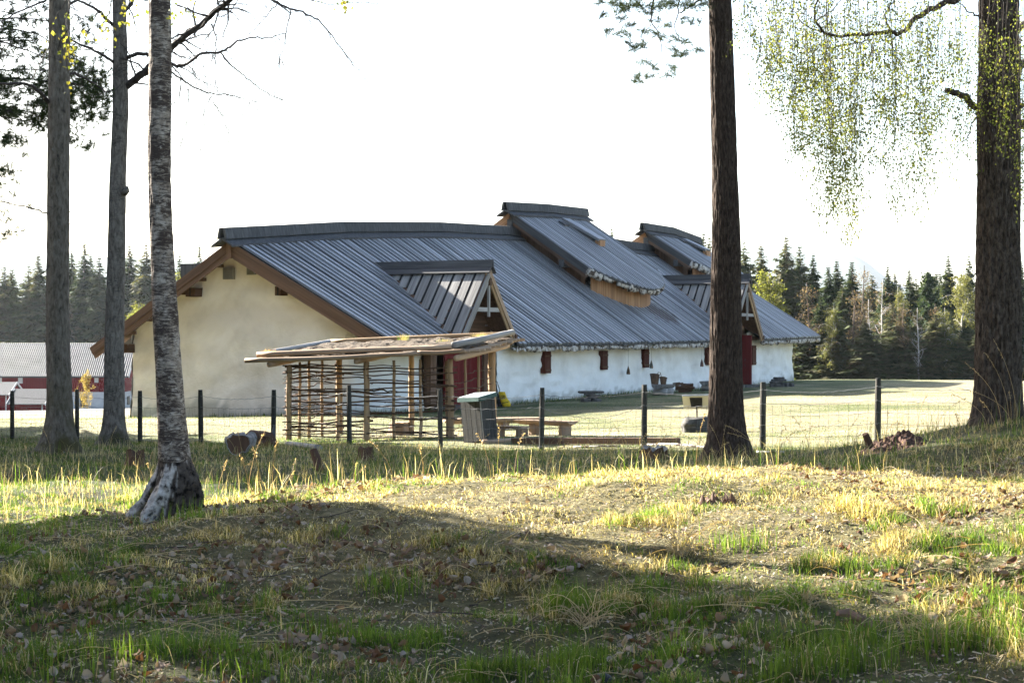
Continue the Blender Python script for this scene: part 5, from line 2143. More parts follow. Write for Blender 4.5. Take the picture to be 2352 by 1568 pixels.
def limbs(parent, specs, Y, name, mat, rg, twig_n, twig_len, dy=0.0, droop=.5, tips=None):
    """specs: list of (pixel polyline, r0 px, r1 px, depth offset at the end)"""
    tw = MB()
    for pts, r0, r1, dyy in specs:
        m = len(pts)
        P = np.array([at(a, b, Y + dy + dyy * i / max(1, m - 1)) for i, (a, b) in enumerate(pts)])
        P = smooth_line(P, max(8, m * 4))
        mb = MB()
        k = Y / F
        P[1:-1] += rg.normal(size=(len(P) - 2, 3)) * .008
        mb.tube(P, np.linspace(r0, r1, len(P)) * k, 7, True, .08, seed=int(pts[0][0] * 7 + pts[0][1]) & 1023)
        mb.build(name, mat, parent, smooth=True)
        twigs(tw, P, max(r1 * k * 1.2, .009), rg, int(twig_n * np.linalg.norm(P[-1] - P[0])), twig_len, droop, 2, tips)
    if tw.n:
        tw.build('twigs', B['twig'], parent, kind='stuff')


rg = np.random.default_rng(5)
specs = [
    ([(292, 198), (320, 176), (391, 112), (428, 81), (471, 51), (498, 22), (530, 0), (590, -60), (680, -120)], 9, 4, -1.2),
    ([(288, 134), (318, 124), (352, 126), (393, 146), (409, 154), (430, 147), (444, 138), (463, 121), (506, 120), (525, 112), (541, 96), (579, 85), (617, 88), (655, 77)], 5, 1.1, -1.8),
    ([(506, 120), (533, 154), (574, 184), (600, 208), (633, 225), (687, 236), (727, 227)], 2.0, .5, -.5),
    ([(350, 140), (391, 162), (436, 196), (484, 216), (528, 217), (574, 231), (609, 236), (640, 226)], 2.6, .6, 1.0),
    ([(530, -40), (590, -20), (626, 0), (668, 22), (709, 32), (741, 55), (768, 89), (800, 132), (835, 177), (849, 194)], 3.4, .6, -1.2),
    ([(484, 54), (498, 81), (495, 121), (494, 165), (494, 213)], 1.8, .5, .2),
    ([(668, 22), (657, 76), (649, 119), (637, 160)], 1.6, .5, .3),
    ([(638, 7), (586, 65), (571, 84)], 1.4, .8, .3),
    ([(433, 205), (433, 259), (417, 332), (403, 356)], 1.3, .4, .2),
    ([(486, 221), (468, 247), (470, 284), (461, 324), (464, 358)], 1.3, .4, .2),
    ([(490, 235), (511, 270), (525, 308), (528, 351), (536, 362)], 1.3, .4, -.3),
    ([(575, 232), (564, 259), (553, 270)], 1.0, .4, .2),
    ([(420, 189), (413, 215), (393, 246)], 1.4, .5, .2),
    ([(463, 124), (471, 178), (479, 211)], 1.0, .5, .2), ([(444, 140), (443, 186), (436, 200)], 1.2, .6, .1), ([(432, 150), (460, 180), (484, 214)], 1.3, .6, .1),
    ([(270, 150), (235, 125), (200, 110), (160, 90), (120, 60)], 4, 1.0, -1.0),
    ([(262, 60), (225, 25), (180, 0), (120, -20)], 4, 1.6, -1.0),
    ([(282, 30), (305, 5), (320, -30), (360, -90)], 5, 3, .5),
    ([(470, 52), (420, 75), (390, 100), (370, 120)], 1.5, .5, .6), ([(560, -30), (530, 30), (500, 40), (475, 30)], 1.6, .5, .4),
    ([(640, -40), (690, -5), (760, 12), (830, 5), (900, 10)], 1.6, .5, .4),
]
limbs(aspen2, specs, YB, 'limb', B['twig'], rg, 10, .95, droop=.5)
specs = [([(120, 245), (95, 215), (60, 190), (20, 195), (-30, 190)], 5, 2, -1.0), ([(112, 492), (80, 480), (40, 470), (0, 462), (-40, 470)], 2.2, .8, -.8),
         ([(152, 480), (170, 495), (178, 510), (172, 540)], 1.0, .3, .3), ([(152, 500), (165, 520), (160, 560)], .8, .3, .3), ([(118, 595), (105, 625), (60, 650), (10, 655)], 1.2, .4, -.6),
         ([(150, 165), (200, 180), (250, 215), (270, 200)], 3.2, 1.0, .8), ([(150, 20), (190, -10), (260, -40)], 4, 2, .8), ([(125, -10), (60, 20), (0, 50)], 3, 1.2, -1),
         ([(140, -200), (300, -330), (420, -380)], 6, 2, 0), ([(140, -300), (-40, -420), (-160, -470)], 6, 2, 0), ([(140, -500), (240, -640), (320, -720)], 5, 2, .5)]
limbs(aspen, specs, YA, 'limb', B['twig'], rg, 4, .6, droop=.4)

# ---------------------------------------------------------------- the birch with the spreading foot
gC = ground_at(388, 1182, 11, 20)
YC = gC[1]
s3 = YC / F
birch = thing('birch_tree', 'white barked birch with a black split foot and pale spreading roots', 'tree', gC)
ax_ = axis_px([(408, 1200), (407, 1120), (402, 1060), (396, 980), (388, 860), (380, 720), (374, 600), (368, 480), (366, 330), (368, 150), (367, 0), (364, -300), (362, -800), (362, -1300)], YC)
trunk('trunk', ax_[2:], np.array([37, 33, 30, 29, 26.5, 26, 26, 26, 25, 22, 14, 3]) * s3, ax_[10, 2] + .4, B['birch'], birch, ridge=.0045, freq=(10, 14), seed=21, dense=.02, n=80)
# burst foot: neck, two pale roots and a ragged dark side in one surface
mb = MB()
n, m = 150, 70
an = np.arange(n) / n * 2 * math.pi
fz = np.linspace(0, 1, m)                 # 0 at the neck, 1 in the ground
cxp = np.interp(fz, [0, .3, .6, 1], [400.5, 404, 400, 394])
zp = 1028 + (1212 - 1028) * fz
A2, F2 = np.meshgrid(an, fz)
rad = np.interp(F2, [0, .15, .3, .5, .75, 1], [35, 37, 43, 49, 52, 54])


def lobe(a0, w):
    return np.exp(-(np.angle(np.exp(1j * (A2 - a0))) / w) ** 2)


la = lobe(4.62 - .50 * F2, .46 - .16 * F2)
lb = lobe(3.38, .26)
lc_ = lobe(5.7, .7)
nzA = fbm(np.cos(A2) * 3, np.sin(A2) * 3, F2 * 3, seed=91, o=4)
nzB = fbm(np.cos(A2) * 9, np.sin(A2) * 9, F2 * 5, seed=92, o=3)
g_ = np.clip((F2 - .12) / .88, 0, 1)
rad = rad + la * 72 * g_ ** 1.1 + lb * 66 * g_ ** 1.7 + lc_ * 16 * np.sin(np.clip(g_, 0, 1) * 2.2)
rad = rad * (1 + nzA * .14 * g_ + nzB * (.08 + .14 * lc_) * np.clip(g_ * 2, 0.15, 1))
C3 = np.array([at(a, b, YC) for a, b in zip(cxp, zp)])
full = np.stack([C3[:, 0][:, None] + rad * s3 * np.cos(A2), C3[:, 1][:, None] + rad * s3 * np.sin(A2) * .85, np.tile(C3[:, 2][:, None], (1, n)) + 0 * A2], -1)
pale = np.clip((np.maximum(la, lb * .8) * np.clip(g_ * 4, 0, 1) - .34 + .30 * nzB) / .14, 0, 1)
mossy = np.clip((lobe(3.72, .16) * g_ - .45 + .4 * nzA) / .2, 0, 1)
neck = np.clip((.16 - F2) / .08 + .8 * nzB, 0, 1)[..., None]
col = np.array([.075, .06, .05]) * (1 - pale[..., None]) + np.array([.40, .37, .34]) * pale[..., None]
col = col * (1 - mossy[..., None]) + np.array([.16, .135, .03]) * mossy[..., None]
col = col * (1 - neck) + np.array([.34, .30, .26]) * neck
mb.ring(full[::-1])
mb.C = [col[::-1].reshape(-1, 3)]
mb.build('foot', stoney('birch_foot_bark', [(.36, (.05, .042, .036)), (.5, (.42, .40, .38)), (.7, (.66, .64, .62))], nscale=20, detail=6, bump=1.0, bscale=30, usecol=True), birch, smooth=True)
rg = np.random.default_rng(8)
tips = []
specs = [([(366, -60), (300, -110), (230, -80), (170, -20), (150, 60), (152, 130)], 4, .4, -.8), ([(366, -90), (420, -130), (470, -100), (440, -30)], 3, .5, .5),
         ([(230, -80), (255, -20), (245, 60), (250, 100)], 1.5, .4, .2), ([(300, -110), (296, -30), (280, 20), (290, 45)], 1.5, .4, .2),
         ([(170, -30), (130, 40), (115, 90), (105, 120)], 1.0, .3, .2), ([(160, 0), (195, 60), (205, 95)], .9, .3, .1),
         ([(362, -300), (600, -420), (760, -300), (800, -60), (812, 30)], 6, .5, .2), ([(362, -420), (160, -560), (40, -500)], 6, 1, 0), ([(362, -520), (520, -700), (640, -720)], 5, 1, .4)]
limbs(birch, specs, YC, 'limb', B['twig'], rg, 2, .4, droop=.6, tips=tips)
pts = []
for line, cnt, jit in [([(150, 20), (152, 140)], 34, .03), ([(160, 60), (158, 150)], 18, .03), ([(240, 20), (252, 105)], 22, .05), ([(270, -5), (300, 60)], 26, .06), ([(300, 0), (325, 20)], 10, .05),
                       ([(118, 70), (102, 130)], 12, .04), ([(196, 70), (207, 98)], 8, .03), ([(395, 0), (402, 40)], 14, .05), ([(420, 0), (440, 15)], 6, .04), ([(428, 28), (431, 40)], 5, .02), ([(775, -20), (800, 35)], 24, .05), ([(158, 180), (168, 215)], 8, .02),
                       ([(725, 0), (740, 8)], 6, .02)]:
    f = rg.random(cnt)
    a, b = at(*line[0], YC - .5), at(*line[1], YC - .5)
    pts.append(a[None] * (1 - f[:, None]) + b[None] * f[:, None] + rg.normal(size=(cnt, 3)) * jit * .5)
pts.append(np.array([t_[-1] for t_ in tips if t_[-1][2] > ZC + 784 / F * YC]) if tips else np.zeros((0, 3)))
V, T, C = leaf_cards(np.vstack(pts), .034, [(.15, .145, .03), (.18, .16, .03), (.10, .12, .025)], rg, 1, .02, .8)
mb = MB()
mb.add(V, T, None, None, C)
mb.build('foliage', M['leaf'], birch, kind='stuff')

# ---------------------------------------------------------------- the pine right of the middle
gP = ground_at(1672, 1056, 12, 30)
YP = gP[1]
s4 = YP / F
pine = thing('pine_tree', 'dark straight pine trunk standing before the right half of the house', 'tree', gP)
ax_ = axis_px([(1672, 1075), (1671, 1020), (1668, 960), (1667, 850), (1667, 700), (1668, 560), (1665, 400), (1661, 250), (1657, 100), (1654, 0), (1650, -150)], YP)
rd = np.array([43, 41, 39, 37, 35, 32, 29.3, 28, 26.5, 25.5, 24]) * s4
trunk('trunk', ax_, rd, ax_[-1, 2], B['pine'], pine, ridge=.014, freq=(22, 6.0), seed=31, flare=(.36, .22), lobes=((3.5, .5, .35, .25), (5.9, .5, .4, .25), (4.7, .4, .2, .2)), n=170, dense=.018)
a2 = axis_px([(1650, -149), (1646, -500), (1650, -1100), (1650, -1600)], YP)
trunk('trunk', a2, np.array([23.8, 19, 10, 3]) * s4, a2[0, 2] + .2, B['pine_top'], pine, ridge=.004, seed=33, n=24)
rg = np.random.default_rng(15)
K = lambda l: [(1331 + .3087 * a, .3087 * b) for a, b in l]
specs = [(K([(905, 0), (830, 40), (745, 97)]), 2.6, 1.6, -.2), (K([(1040, -260), (800, -220), (640, -120), (540, 0), (525, 130), (530, 180), (600, 270), (610, 400), (660, 530)]), 3.5, .5, -.8),
         (K([(760, -150), (740, 0), (730, 130), (700, 210), (740, 290), (790, 350), (870, 382)]), 2.0, .5, -.3),
         (K([(600, -120), (620, 40), (680, 150), (685, 240), (640, 300)]), 1.2, .4, .1), (K([(640, -120), (400, -90), (300, -40), (240, 60), (180, 110)]), 2.0, .5, -.5),
         (K([(530, 180), (480, 250), (480, 320), (430, 345), (365, 340)]), 1.0, .4, .3), (K([(500, 350), (495, 440), (500, 520), (410, 605)]), .7, .3, .2),
         (K([(545, 210), (620, 180), (650, 190)]), .6, .3, .2), (K([(730, 130), (790, 150), (870, 155)]), .6, .3, .2), (K([(300, -30), (380, 60), (390, 170), (440, 230)]), .9, .3, .3),
         (K([(740, 290), (700, 370), (720, 405)]), .6, .3, .1), (K([(645, 480), (700, 500)]), .6, .3, .1), (K([(240, 60), (220, 215)]), .5, .3, .2)]
limbs(pine, specs, YP, 'branch', B['twig'], rg, 0, .3)
cl = [(290, 60), (350, 40), (420, 30), (180, 110), (310, 150), (220, 215), (480, 245), (550, 250), (440, 340), (480, 350), (390, 345), (700, 290), (790, 310), (870, 375), (470, 455), (560, 505), (655, 550), (700, 500), (430, 565), (510, 570), (410, 605),
      (640, 30), (800, 40), (860, 50), (380, 180), (360, 260), (640, 190), (790, 150), (870, 155), (700, 380), (720, 405), (780, 390), (560, 140), (600, 280), (160, 15), (300, 245), (680, 40), (930, 30), (260, 20), (470, 60), (520, 90), (330, 80)]
pts, dirs = [], []
for a, b in cl:
    for q in range(5):
        p = at(1331 + .3087 * (a + rg.normal() * 18), .3087 * (b + rg.normal() * 12), YP - .5 + rg.uniform(-.5, .5))
        pts.append(p)
        dirs.append(unit([rg.normal() * .8, rg.normal() * .6, .1 + rg.normal() * .5]))
for _ in range(230):
    a, b = rg.uniform(250, 940), rg.uniform(-260, 70)
    if 150 + (a - 250) * .0 > 0 and b < 70 - abs(a - 520) * .08:
        pts.append(at(1331 + .3087 * a, .3087 * b, YP + rg.uniform(-1.2, .6)))
        dirs.append(unit([rg.normal(), rg.normal() * .6, rg.normal() * .6]))
for _ in range(380):       # the crown above the picture
    z = rg.uniform(9.5, 15)
    an = rg.uniform(0, 6.28)
    r = rg.uniform(.3, 2.3) * (1 - (z - 9.5) / 9)
    pts.append(np.array([gP[0] + r * math.cos(an), gP[1] + r * math.sin(an), z]))
    dirs.append(unit(rg.normal(size=3)))
V, T, C = needle_tufts(pts, dirs, rg, .085, 30, .0030)
mb = MB()
mb.add(V, T, None, None, C)
mb.build('needles', M['needle'], pine, kind='stuff')

# ---------------------------------------------------------------- the old weeping birch at the right
gR = ground_at(2285, 968, 14, 26)
YR = gR[1]
s5 = YR / F
oldb = thing('weeping_birch', 'old birch with deeply cracked bark and hanging leafy twigs', 'tree', gR)
ax_ = axis_px([(2292, 1000), (2292, 950), (2293, 850), (2293, 700), (2292, 560), (2294, 400), (2293, 250), (2296, 120), (2294, 0), (2290, -250), (2285, -700), (2280, -1300)], YR)
trunk('trunk', ax_, np.array([54, 52, 51, 51, 48, 47, 47, 45, 44, 40, 26, 4]) * s5, ax_[8, 2] + .4, B['oldbirch'], oldb, ridge=.026, freq=(22, 6.5), seed=41, flare=(.22, .2), lobes=((3.5, .4, .25, .2),), n=220, dense=.016)
rg = np.random.default_rng(17)
K = lambda l: [(1694 + .3859 * a, .3859 * b) for a, b in l]
tips = []
specs = [(K([(1480, -150), (1380, -60), (1290, 0), (1150, 50), (1040, 120), (990, 200), (900, 195), (720, 215), (560, 215), (480, 165), (455, 80), (470, 0), (500, -90)]), 8.5, 1.6, -1.2),
         (K([(910, 200), (930, 330), (1000, 430), (1050, 520)]), 2.0, .6, -.2), (K([(800, 235), (690, 262), (600, 270), (520, 330), (470, 390)]), 1.8, .5, -.6),
         (K([(500, 195), (395, 145), (330, 60), (250, -10)]), 2, .6, .3), (K([(470, 130), (560, 60), (620, 0)]), 1.8, .8, .3), (K([(910, 180), (870, 90), (930, 0), (960, -60)]), 2.6, 1.2, .3),
         (K([(1040, 130), (920, 120), (860, 110)]), 1.6, .6, .2), (K([(1450, 105), (1370, 70), (1310, 10)]), 2.4, 1.0, -.2), (K([(1420, 640), (1330, 560), (1245, 540)]), 8.5, 6.5, -.4),
         (K([(1425, 695), (1390, 740), (1385, 800), (1330, 850), (1270, 890)]), 1.8, .5, -.2), (K([(1425, 690), (1330, 610), (1240, 600)]), 1.0, .4, -.2), (K([(1640, 190), (1720, 130)]), 9, 7, .4),
         (K([(1655, 640), (1720, 620)]), 5, 4, .3), (K([(1665, 410), (1720, 360)]), 13, 8, .3), (K([(1670, 740), (1720, 750)]), 13, 9, .3),
         (K([(1470, -200), (1000, -330), (600, -280), (300, -120), (180, -40)]), 8, 1.5, -1.5), (K([(1560, -420), (1900, -600), (2200, -560)]), 9, 3, 0), (K([(1550, -700), (1200, -950), (900, -980)]), 8, 2, .5)]
limbs(oldb, specs, YR, 'limb', B['oldbirch'], rg, 1, .5, droop=.9, tips=None)
envx = [1690, 1715, 1735, 1756, 1775, 1800, 1825, 1845, 1880, 1902, 1920, 1940, 1965, 1975, 1990, 2030, 2057, 2075, 2095, 2118, 2140, 2170, 2205, 2235, 2260, 2330, 2352]
envy = [60, 120, 180, 245, 260, 300, 388, 360, 430, 544, 470, 520, 582, 500, 395, 375, 536, 480, 420, 513, 430, 380, 360, 520, 300, 420, 540]
tw = MB()
LP = []
xs_ = np.concatenate([rg.uniform(1700, 2360, 150), rg.choice([1768, 1790, 1822, 1848, 1880, 1900, 1905, 1925, 1958, 1968, 2040, 2055, 2062, 2100, 2116, 2130, 2190], 70) + rg.normal(size=70) * 7])
for x in xs_:
    env = float(np.interp(x, envx, envy))
    y1 = env * rg.choice([1.0, .95, .85, .7, .55], p=[.2, .2, .25, .2, .15])
    y0 = rg.uniform(-120, min(90, y1 * .5))
    Y = YR + rg.uniform(-1.8, 1.6) if x < 2230 else YR - rg.uniform(.7, 1.6)
    n = max(6, int((y1 - y0) / 12))
    f = np.linspace(0, 1, n)
    sw = rg.normal() * 10
    px_ = x + sw * f ** 2 * .6 + 4 * np.sin(f * 5 + x) + (rg.normal() * 6) * f
    P = np.array([at(a, y0 + (y1 - y0) * q, Y) for a, q in zip(px_, f)])
    tw.tube(P, np.linspace(.0027, .0011, n), 3, False)
    dens_ = (0.55 if x < 1750 else 1.0) * (.5 if x > 2230 else 1)
    nc = max(3, int((y1 - y0) / 7.5 * dens_ * rg.uniform(.5, 1.1)))
    qc = np.sqrt(rg.random(nc)) if rg.random() < .5 else rg.random(nc)
    cen = np.stack([np.interp(qc, f, P[:, c]) for c in range(3)], -1)
    cen += rg.normal(size=(nc, 3)) * np.array([.045, .045, .02])
    k_ = rg.integers(1, 6, nc)
    base = np.repeat(cen, k_, axis=0)
    base += rg.normal(size=base.shape) * np.array([.026, .026, .032])
    LP.append(base)
    for _ in range(2):          # forking side twigs
        i0 = int(rg.integers(0, max(1, n - 4)))
        q0 = P[i0]
        ln_ = rg.uniform(.15, .5)
        sdv = np.array([rg.normal() * .35, rg.normal() * .35, -1.0])
        S_ = np.array([q0 + np.array([sdv[0] * ln_ * g ** .6, sdv[1] * ln_ * g ** .6, -ln_ * g]) for g in np.linspace(0, 1, 5)])
        tw.tube(S_, np.linspace(.0022, .0011, 5), 3, False)
        LP.append(np.repeat(S_[1:], 4, axis=0) + rg.normal(size=(16, 3)) * .028)
tw.build('twigs', B['twig'], oldb, kind='stuff')
up_ = rg.uniform(0, 1, (900, 3)) * [3.6, 4, 5] + [gR[0] - 3.0, gR[1] - 2, 6.8]
V, T, C = leaf_cards(np.vstack(LP + [up_]), .027, [(.115, .140, .034), (.155, .17, .044), (.18, .18, .05), (.07, .09, .02)], rg, 1, .012, 1.0)
mb = MB()
mb.add(V, T, None, None, C)
mb.build('foliage', M['leaf'], oldb, kind='stuff')

# ---------------------------------------------------------------- the spreading pine at the left edge
gL = np.array([at(-150, 1000, 31.0)[0], 31.0, 0])
gL[2] = hz(gL[0], gL[1])
lpine = thing('pine_tree', 'bushy pine reaching in at the left edge with dark needle sprays against the sky', 'tree', gL)
ax_ = np.array([[gL[0], gL[1], gL[2] - .1], [gL[0] + .05, gL[1], 6], [gL[0] - .1, gL[1], 11], [gL[0], gL[1], 15]])
trunk('trunk', ax_, [.22, .18, .11, .03], 8, B['pine'], lpine, ridge=.01, seed=51, n=40, dense=.06)
rg = np.random.default_rng(19)
YL = 31.0
specs, pts, dirs = [], [], []
ends = [(60, 40), (110, 90), (20, 20), (95, 150), (240, 190), (250, 165), (225, 235), (200, 330), (180, 285), (100, 240), (60, 270), (40, 330), (95, 310), (50, 420), (30, 400), (45, 530), (60, 490), (20, 545), (70, 200), (130, 200), (215, 110), (185, 60),
        (15, 120), (40, 180), (20, 260), (170, 300), (240, 210), (205, 260), (10, 350), (5, 470), (170, 140), (230, 60), (75, 360), (15, 60)]
for k, (ex_, ey_) in enumerate(ends):
    y0 = ey_ - rg.uniform(-40, 130)
    dyy = rg.uniform(-1.5, 1.5)
    mid = ((-150 + ex_) / 2 + rg.normal() * 12, (y0 + ey_) / 2 - rg.uniform(5, 40))
    specs.append(([(-148, y0), mid, ((mid[0] + ex_) / 2, (mid[1] + ey_) / 2 - 6 + rg.normal() * 6), (ex_, ey_)], rg.uniform(1.6, 3.5), .5, dyy))
    # sprays of tufts towards the end
    for _ in range(15 if ex_ > 120 else 17):
        f = 1 - rg.random() ** 1.6 * .55
        if ex_ < 120:
            f = 1 - rg.random() * .8
        bx_ = -150 + (ex_ + 150) * f + rg.normal() * 12
        by_ = y0 + (ey_ - y0) * f - 18 * math.sin(f * 3.1) + rg.normal() * 11
        for _ in range(2 if by_ > 400 else 3):
            pts.append(at(bx_ + rg.normal() * 9, by_ + rg.normal() * 6, YL + dyy * f + rg.normal() * .35))
            dirs.append(unit([.3 + rg.normal() * .6, rg.normal() * .5, .15 + rg.normal() * .5]))
for _ in range(330):       # the dense spray between the two grey trunks
    a, b = rg.uniform(90, 252), 225 + rg.normal() * 34
    b += abs(a - 185) * .15
    pts.append(at(a, b, YL + 1 + rg.normal() * .5))
    dirs.append(unit([.3 + rg.normal() * .6, rg.normal() * .5, .15 + rg.normal() * .5]))
for _ in range(900):
    z = rg.uniform(4.0, 15)
    an = rg.uniform(0, 6.28)
    r = rg.uniform(.5, 3.6) * (1 - (z - 4) / 14)
    p = np.array([gL[0] - .4 + r * math.cos(an), gL[1] + r * math.sin(an), z])
    if (p[0] / p[1] * F + 1176) < -8 or z > ZC + 800 / F * p[1]:
        pts.append(p)
        dirs.append(unit(rg.normal(size=3)))
limbs(lpine, specs, YL, 'branch', B['twig'], rg, 2.2, .35, droop=.2)
V, T, C = needle_tufts(pts, dirs, rg, .12, 30, .0048)
mb = MB()
mb.add(V, T, None, None, C)
mb.build('needles', M['needle'], lpine, kind='stuff')
# ---------------------------------------------------------------- forest trees, a few kinds built once and copied
def spruce(seed, levels=58, width=.20, dens=1.0, thin=0.0, cols=((.026, .044, .020), (.040, .060, .026), (.060, .076, .030))):
    """height 1, base at the origin"""
    rg = np.random.default_rng(seed)
    tr = MB()
    tr.tube([(0, 0, 0), (.002, 0, .5), (0, 0, 1)], [.012, .008, .001], 7)
    V, T, C = [], [], []
    n0 = 0
    for li in range(levels):
        z = .03 + .965 * (li / (levels - 1)) ** 1.0
        R_ = width * (1 - z) ** .72 * (1 + .14 * math.sin(li * 1.7 + seed)) * (.75 + .25 * min(1, z / .12))
        nb = int(rg.integers(7, 10) * dens) if z < .9 else 5
        a0 = rg.uniform(0, 6.28)
        for b in range(nb):
            if rg.random() < thin:
                continue
            a = a0 + b / nb * 6.283 + rg.normal() * .25
            L_ = max(.012, R_ * rg.uniform(.6, 1.25))
            dr = rg.uniform(.10, .5) + .25 * (1 - z)
            ca, sa = math.cos(a), math.sin(a)
            col = np.array(cols[rg.integers(len(cols))]) * rg.uniform(.7, 1.35)
            segs = 6 if L_ > .06 else 3
            for k in range(segs):
                f = (k + .4) / segs
                x, y = ca * L_ * f, sa * L_ * f
                zz = z - dr * L_ * f + .30 * L_ * f * f + rg.normal() * .003
                w = (.006 + L_ * .44 * (1 - f * .6)) * rg.uniform(.7, 1.3)
                tip = L_ / segs * 1.7
                for sgn in (-1, 1, 0):
                    p = np.array([x, y, zz])
                    if sgn:
                        q = p + np.array([ca * tip * .55 - sa * sgn * w, sa * tip * .55 + ca * sgn * w, -w * rg.uniform(.15, .7)])
                    else:
                        q = p + np.array([ca * tip, sa * tip, -w * rg.uniform(.0, .9)])
                    sidev = np.array([-sa, ca, rg.normal() * .5]) * w * .34 if sgn == 0 else np.array([ca, sa, rg.normal() * .4]) * w * .42
                    V += [p - sidev, p + sidev, q]
                    T.append((n0, n0 + 1, n0 + 2))
                    n0 += 3
                    C += [col * .9, col * .9, col * 1.15]
    lf = MB()
    lf.add(np.array(V), T, None, None, np.array(C))
    return tr, lf


def broadleaf(seed, n_limbs=16, leaves=2500, size=.016, cols=((.15, .18, .03),), crown0=.3, wid=.22, droop=.3, twig=True):
    rg = np.random.default_rng(seed)
    tr, lf = MB(), MB()
    x = np.cumsum(rg.normal(size=8) * .008)
    Pt = np.stack([x, np.cumsum(rg.normal(size=8) * .008), np.linspace(0, .97, 8)], -1)
    Pt[0, :2] = 0
    tr.tube(Pt, np.linspace(.012, .002, 8), 7)
    tips = []
    for i in range(n_limbs):
        f = crown0 + (.95 - crown0) * i / n_limbs
        p = np.array([np.interp(f * .97, Pt[:, 2], Pt[:, c]) for c in range(3)])
        a = rg.uniform(0, 6.28)
        L_ = wid * (1.1 - f) ** .6 * rg.uniform(.6, 1.15)
        d = unit([math.cos(a), math.sin(a), rg.uniform(.6, 1.3)])
        q = [p]
        for s in range(7):
            d = unit(d + rg.normal(size=3) * .15 + np.array([0, 0, -droop * s * .09]))
            q.append(q[-1] + d * L_ / 5.5)
        tr.tube(q, np.linspace(.005 * (1.2 - f), .0010, 8), 5, False)
        twigs(tr, np.array(q), .0016, rg, 9 if twig else 4, L_ * .45, droop, 2, tips)
        tips.append(np.array(q[3:]))
    tp = np.vstack(tips)
    tp = tp[tp[:, 2] > crown0 * .6]
    if leaves:
        idx = rg.integers(0, len(tp), leaves)
        pts = tp[idx] + rg.normal(size=(leaves, 3)) * .016
        pts[:, 2] -= np.abs(rg.normal(size=leaves)) * .03 * droop
        V, T, C = leaf_cards(pts, size, cols, rg, 1, .004, droop)
        lf.add(V, T, None, None, C)
    return tr, lf


def make_kind(kind, builder, trunk_mat, leaf_mat='needle'):
    tr, lf = builder
    r = bpy.data.objects.new(kind, None)
    a = tr.build('trunk', B[trunk_mat], r, smooth=True)
    ch = [a]
    if lf.n:
        c = lf.build('crown', M[leaf_mat], r)
        ch.append(c)
    return (r, [(c.name.split('.')[0], c.data) for c in ch], [COL.objects.unlink(c) or bpy.data.objects.remove(c) for c in ch])[:2]


KINDS = {
    'spruce0': make_kind('spruce_tree', spruce(1), 'dark_trunk'),
    'spruce1': make_kind('spruce_tree', spruce(2, 62, .17), 'dark_trunk'),
    'spruce2': make_kind('spruce_tree', spruce(3, 52, .24, .9, .12, ((.050, .068, .030), (.072, .086, .040), (.085, .092, .045))), 'dark_trunk'),
    'spruce3': make_kind('spruce_tree', spruce(4, 56, .22, .95, .08, ((.088, .092, .048), (.066, .080, .038), (.105, .100, .060))), 'dark_trunk'),
    'spruce4': make_kind('spruce_tree', spruce(5, 66, .15, 1.0, .05), 'dark_trunk'),
    'pine': make_kind('forest_pine', broadleaf(11, 20, 3600, .030, ((.035, .055, .028), (.05, .07, .035)), .42, .15, .1), 'red_trunk'),
    'bare': make_kind('bare_tree', broadleaf(12, 26, 900, .011, ((.15, .11, .08), (.12, .09, .06)), .22, .18, .15), 'dark_trunk', 'leaf'),
    'bare1': make_kind('bare_tree', broadleaf(13, 24, 700, .011, ((.16, .12, .09), (.11, .09, .06)), .25, .15, .1), 'white_trunk', 'leaf'),
    'birch': make_kind('green_birch', broadleaf(14, 26, 6500, .014, ((.115, .12, .05), (.14, .138, .06), (.09, .098, .042)), .22, .22, .9), 'white_trunk', 'leaf'),
    'lime': make_kind('lime_tree', broadleaf(15, 26, 6000, .017, ((.115, .13, .030), (.145, .15, .038)), .15, .26, .5), 'dark_trunk', 'leaf'),
    'bush': make_kind('bush', broadleaf(16, 26, 2600, .030, ((.20, .15, .05), (.24, .18, .06), (.16, .12, .04)), .06, .42, .2), 'dark_trunk', 'leaf'),
}


def plant(kind, px, py_top, Y, label, cat, group, wide=1.0, base=None, rot=None):
    r0, ch = KINDS[kind]
    x = (px - 1176) / F * Y
    zb = hz(x, Y) - .1 if base is None else base
    H_ = at(px, py_top, Y)[2] - zb
    o = bpy.data.objects.new(r0.name, None)
    COL.objects.link(o)
    o.location = (x, Y, zb)
    o.scale = (H_ * wide, H_ * wide, H_)
    o.rotation_euler = (0, 0, rng.uniform(0, 6.28) if rot is None else rot)
    o.empty_display_size = .1
    tag(o, label, cat, group)
    for nm, me in ch:
        c = bpy.data.objects.new(nm, me)
        COL.objects.link(c)
        c.parent = o
        if nm == 'crown':
            c['kind'] = 'thing'
    return o


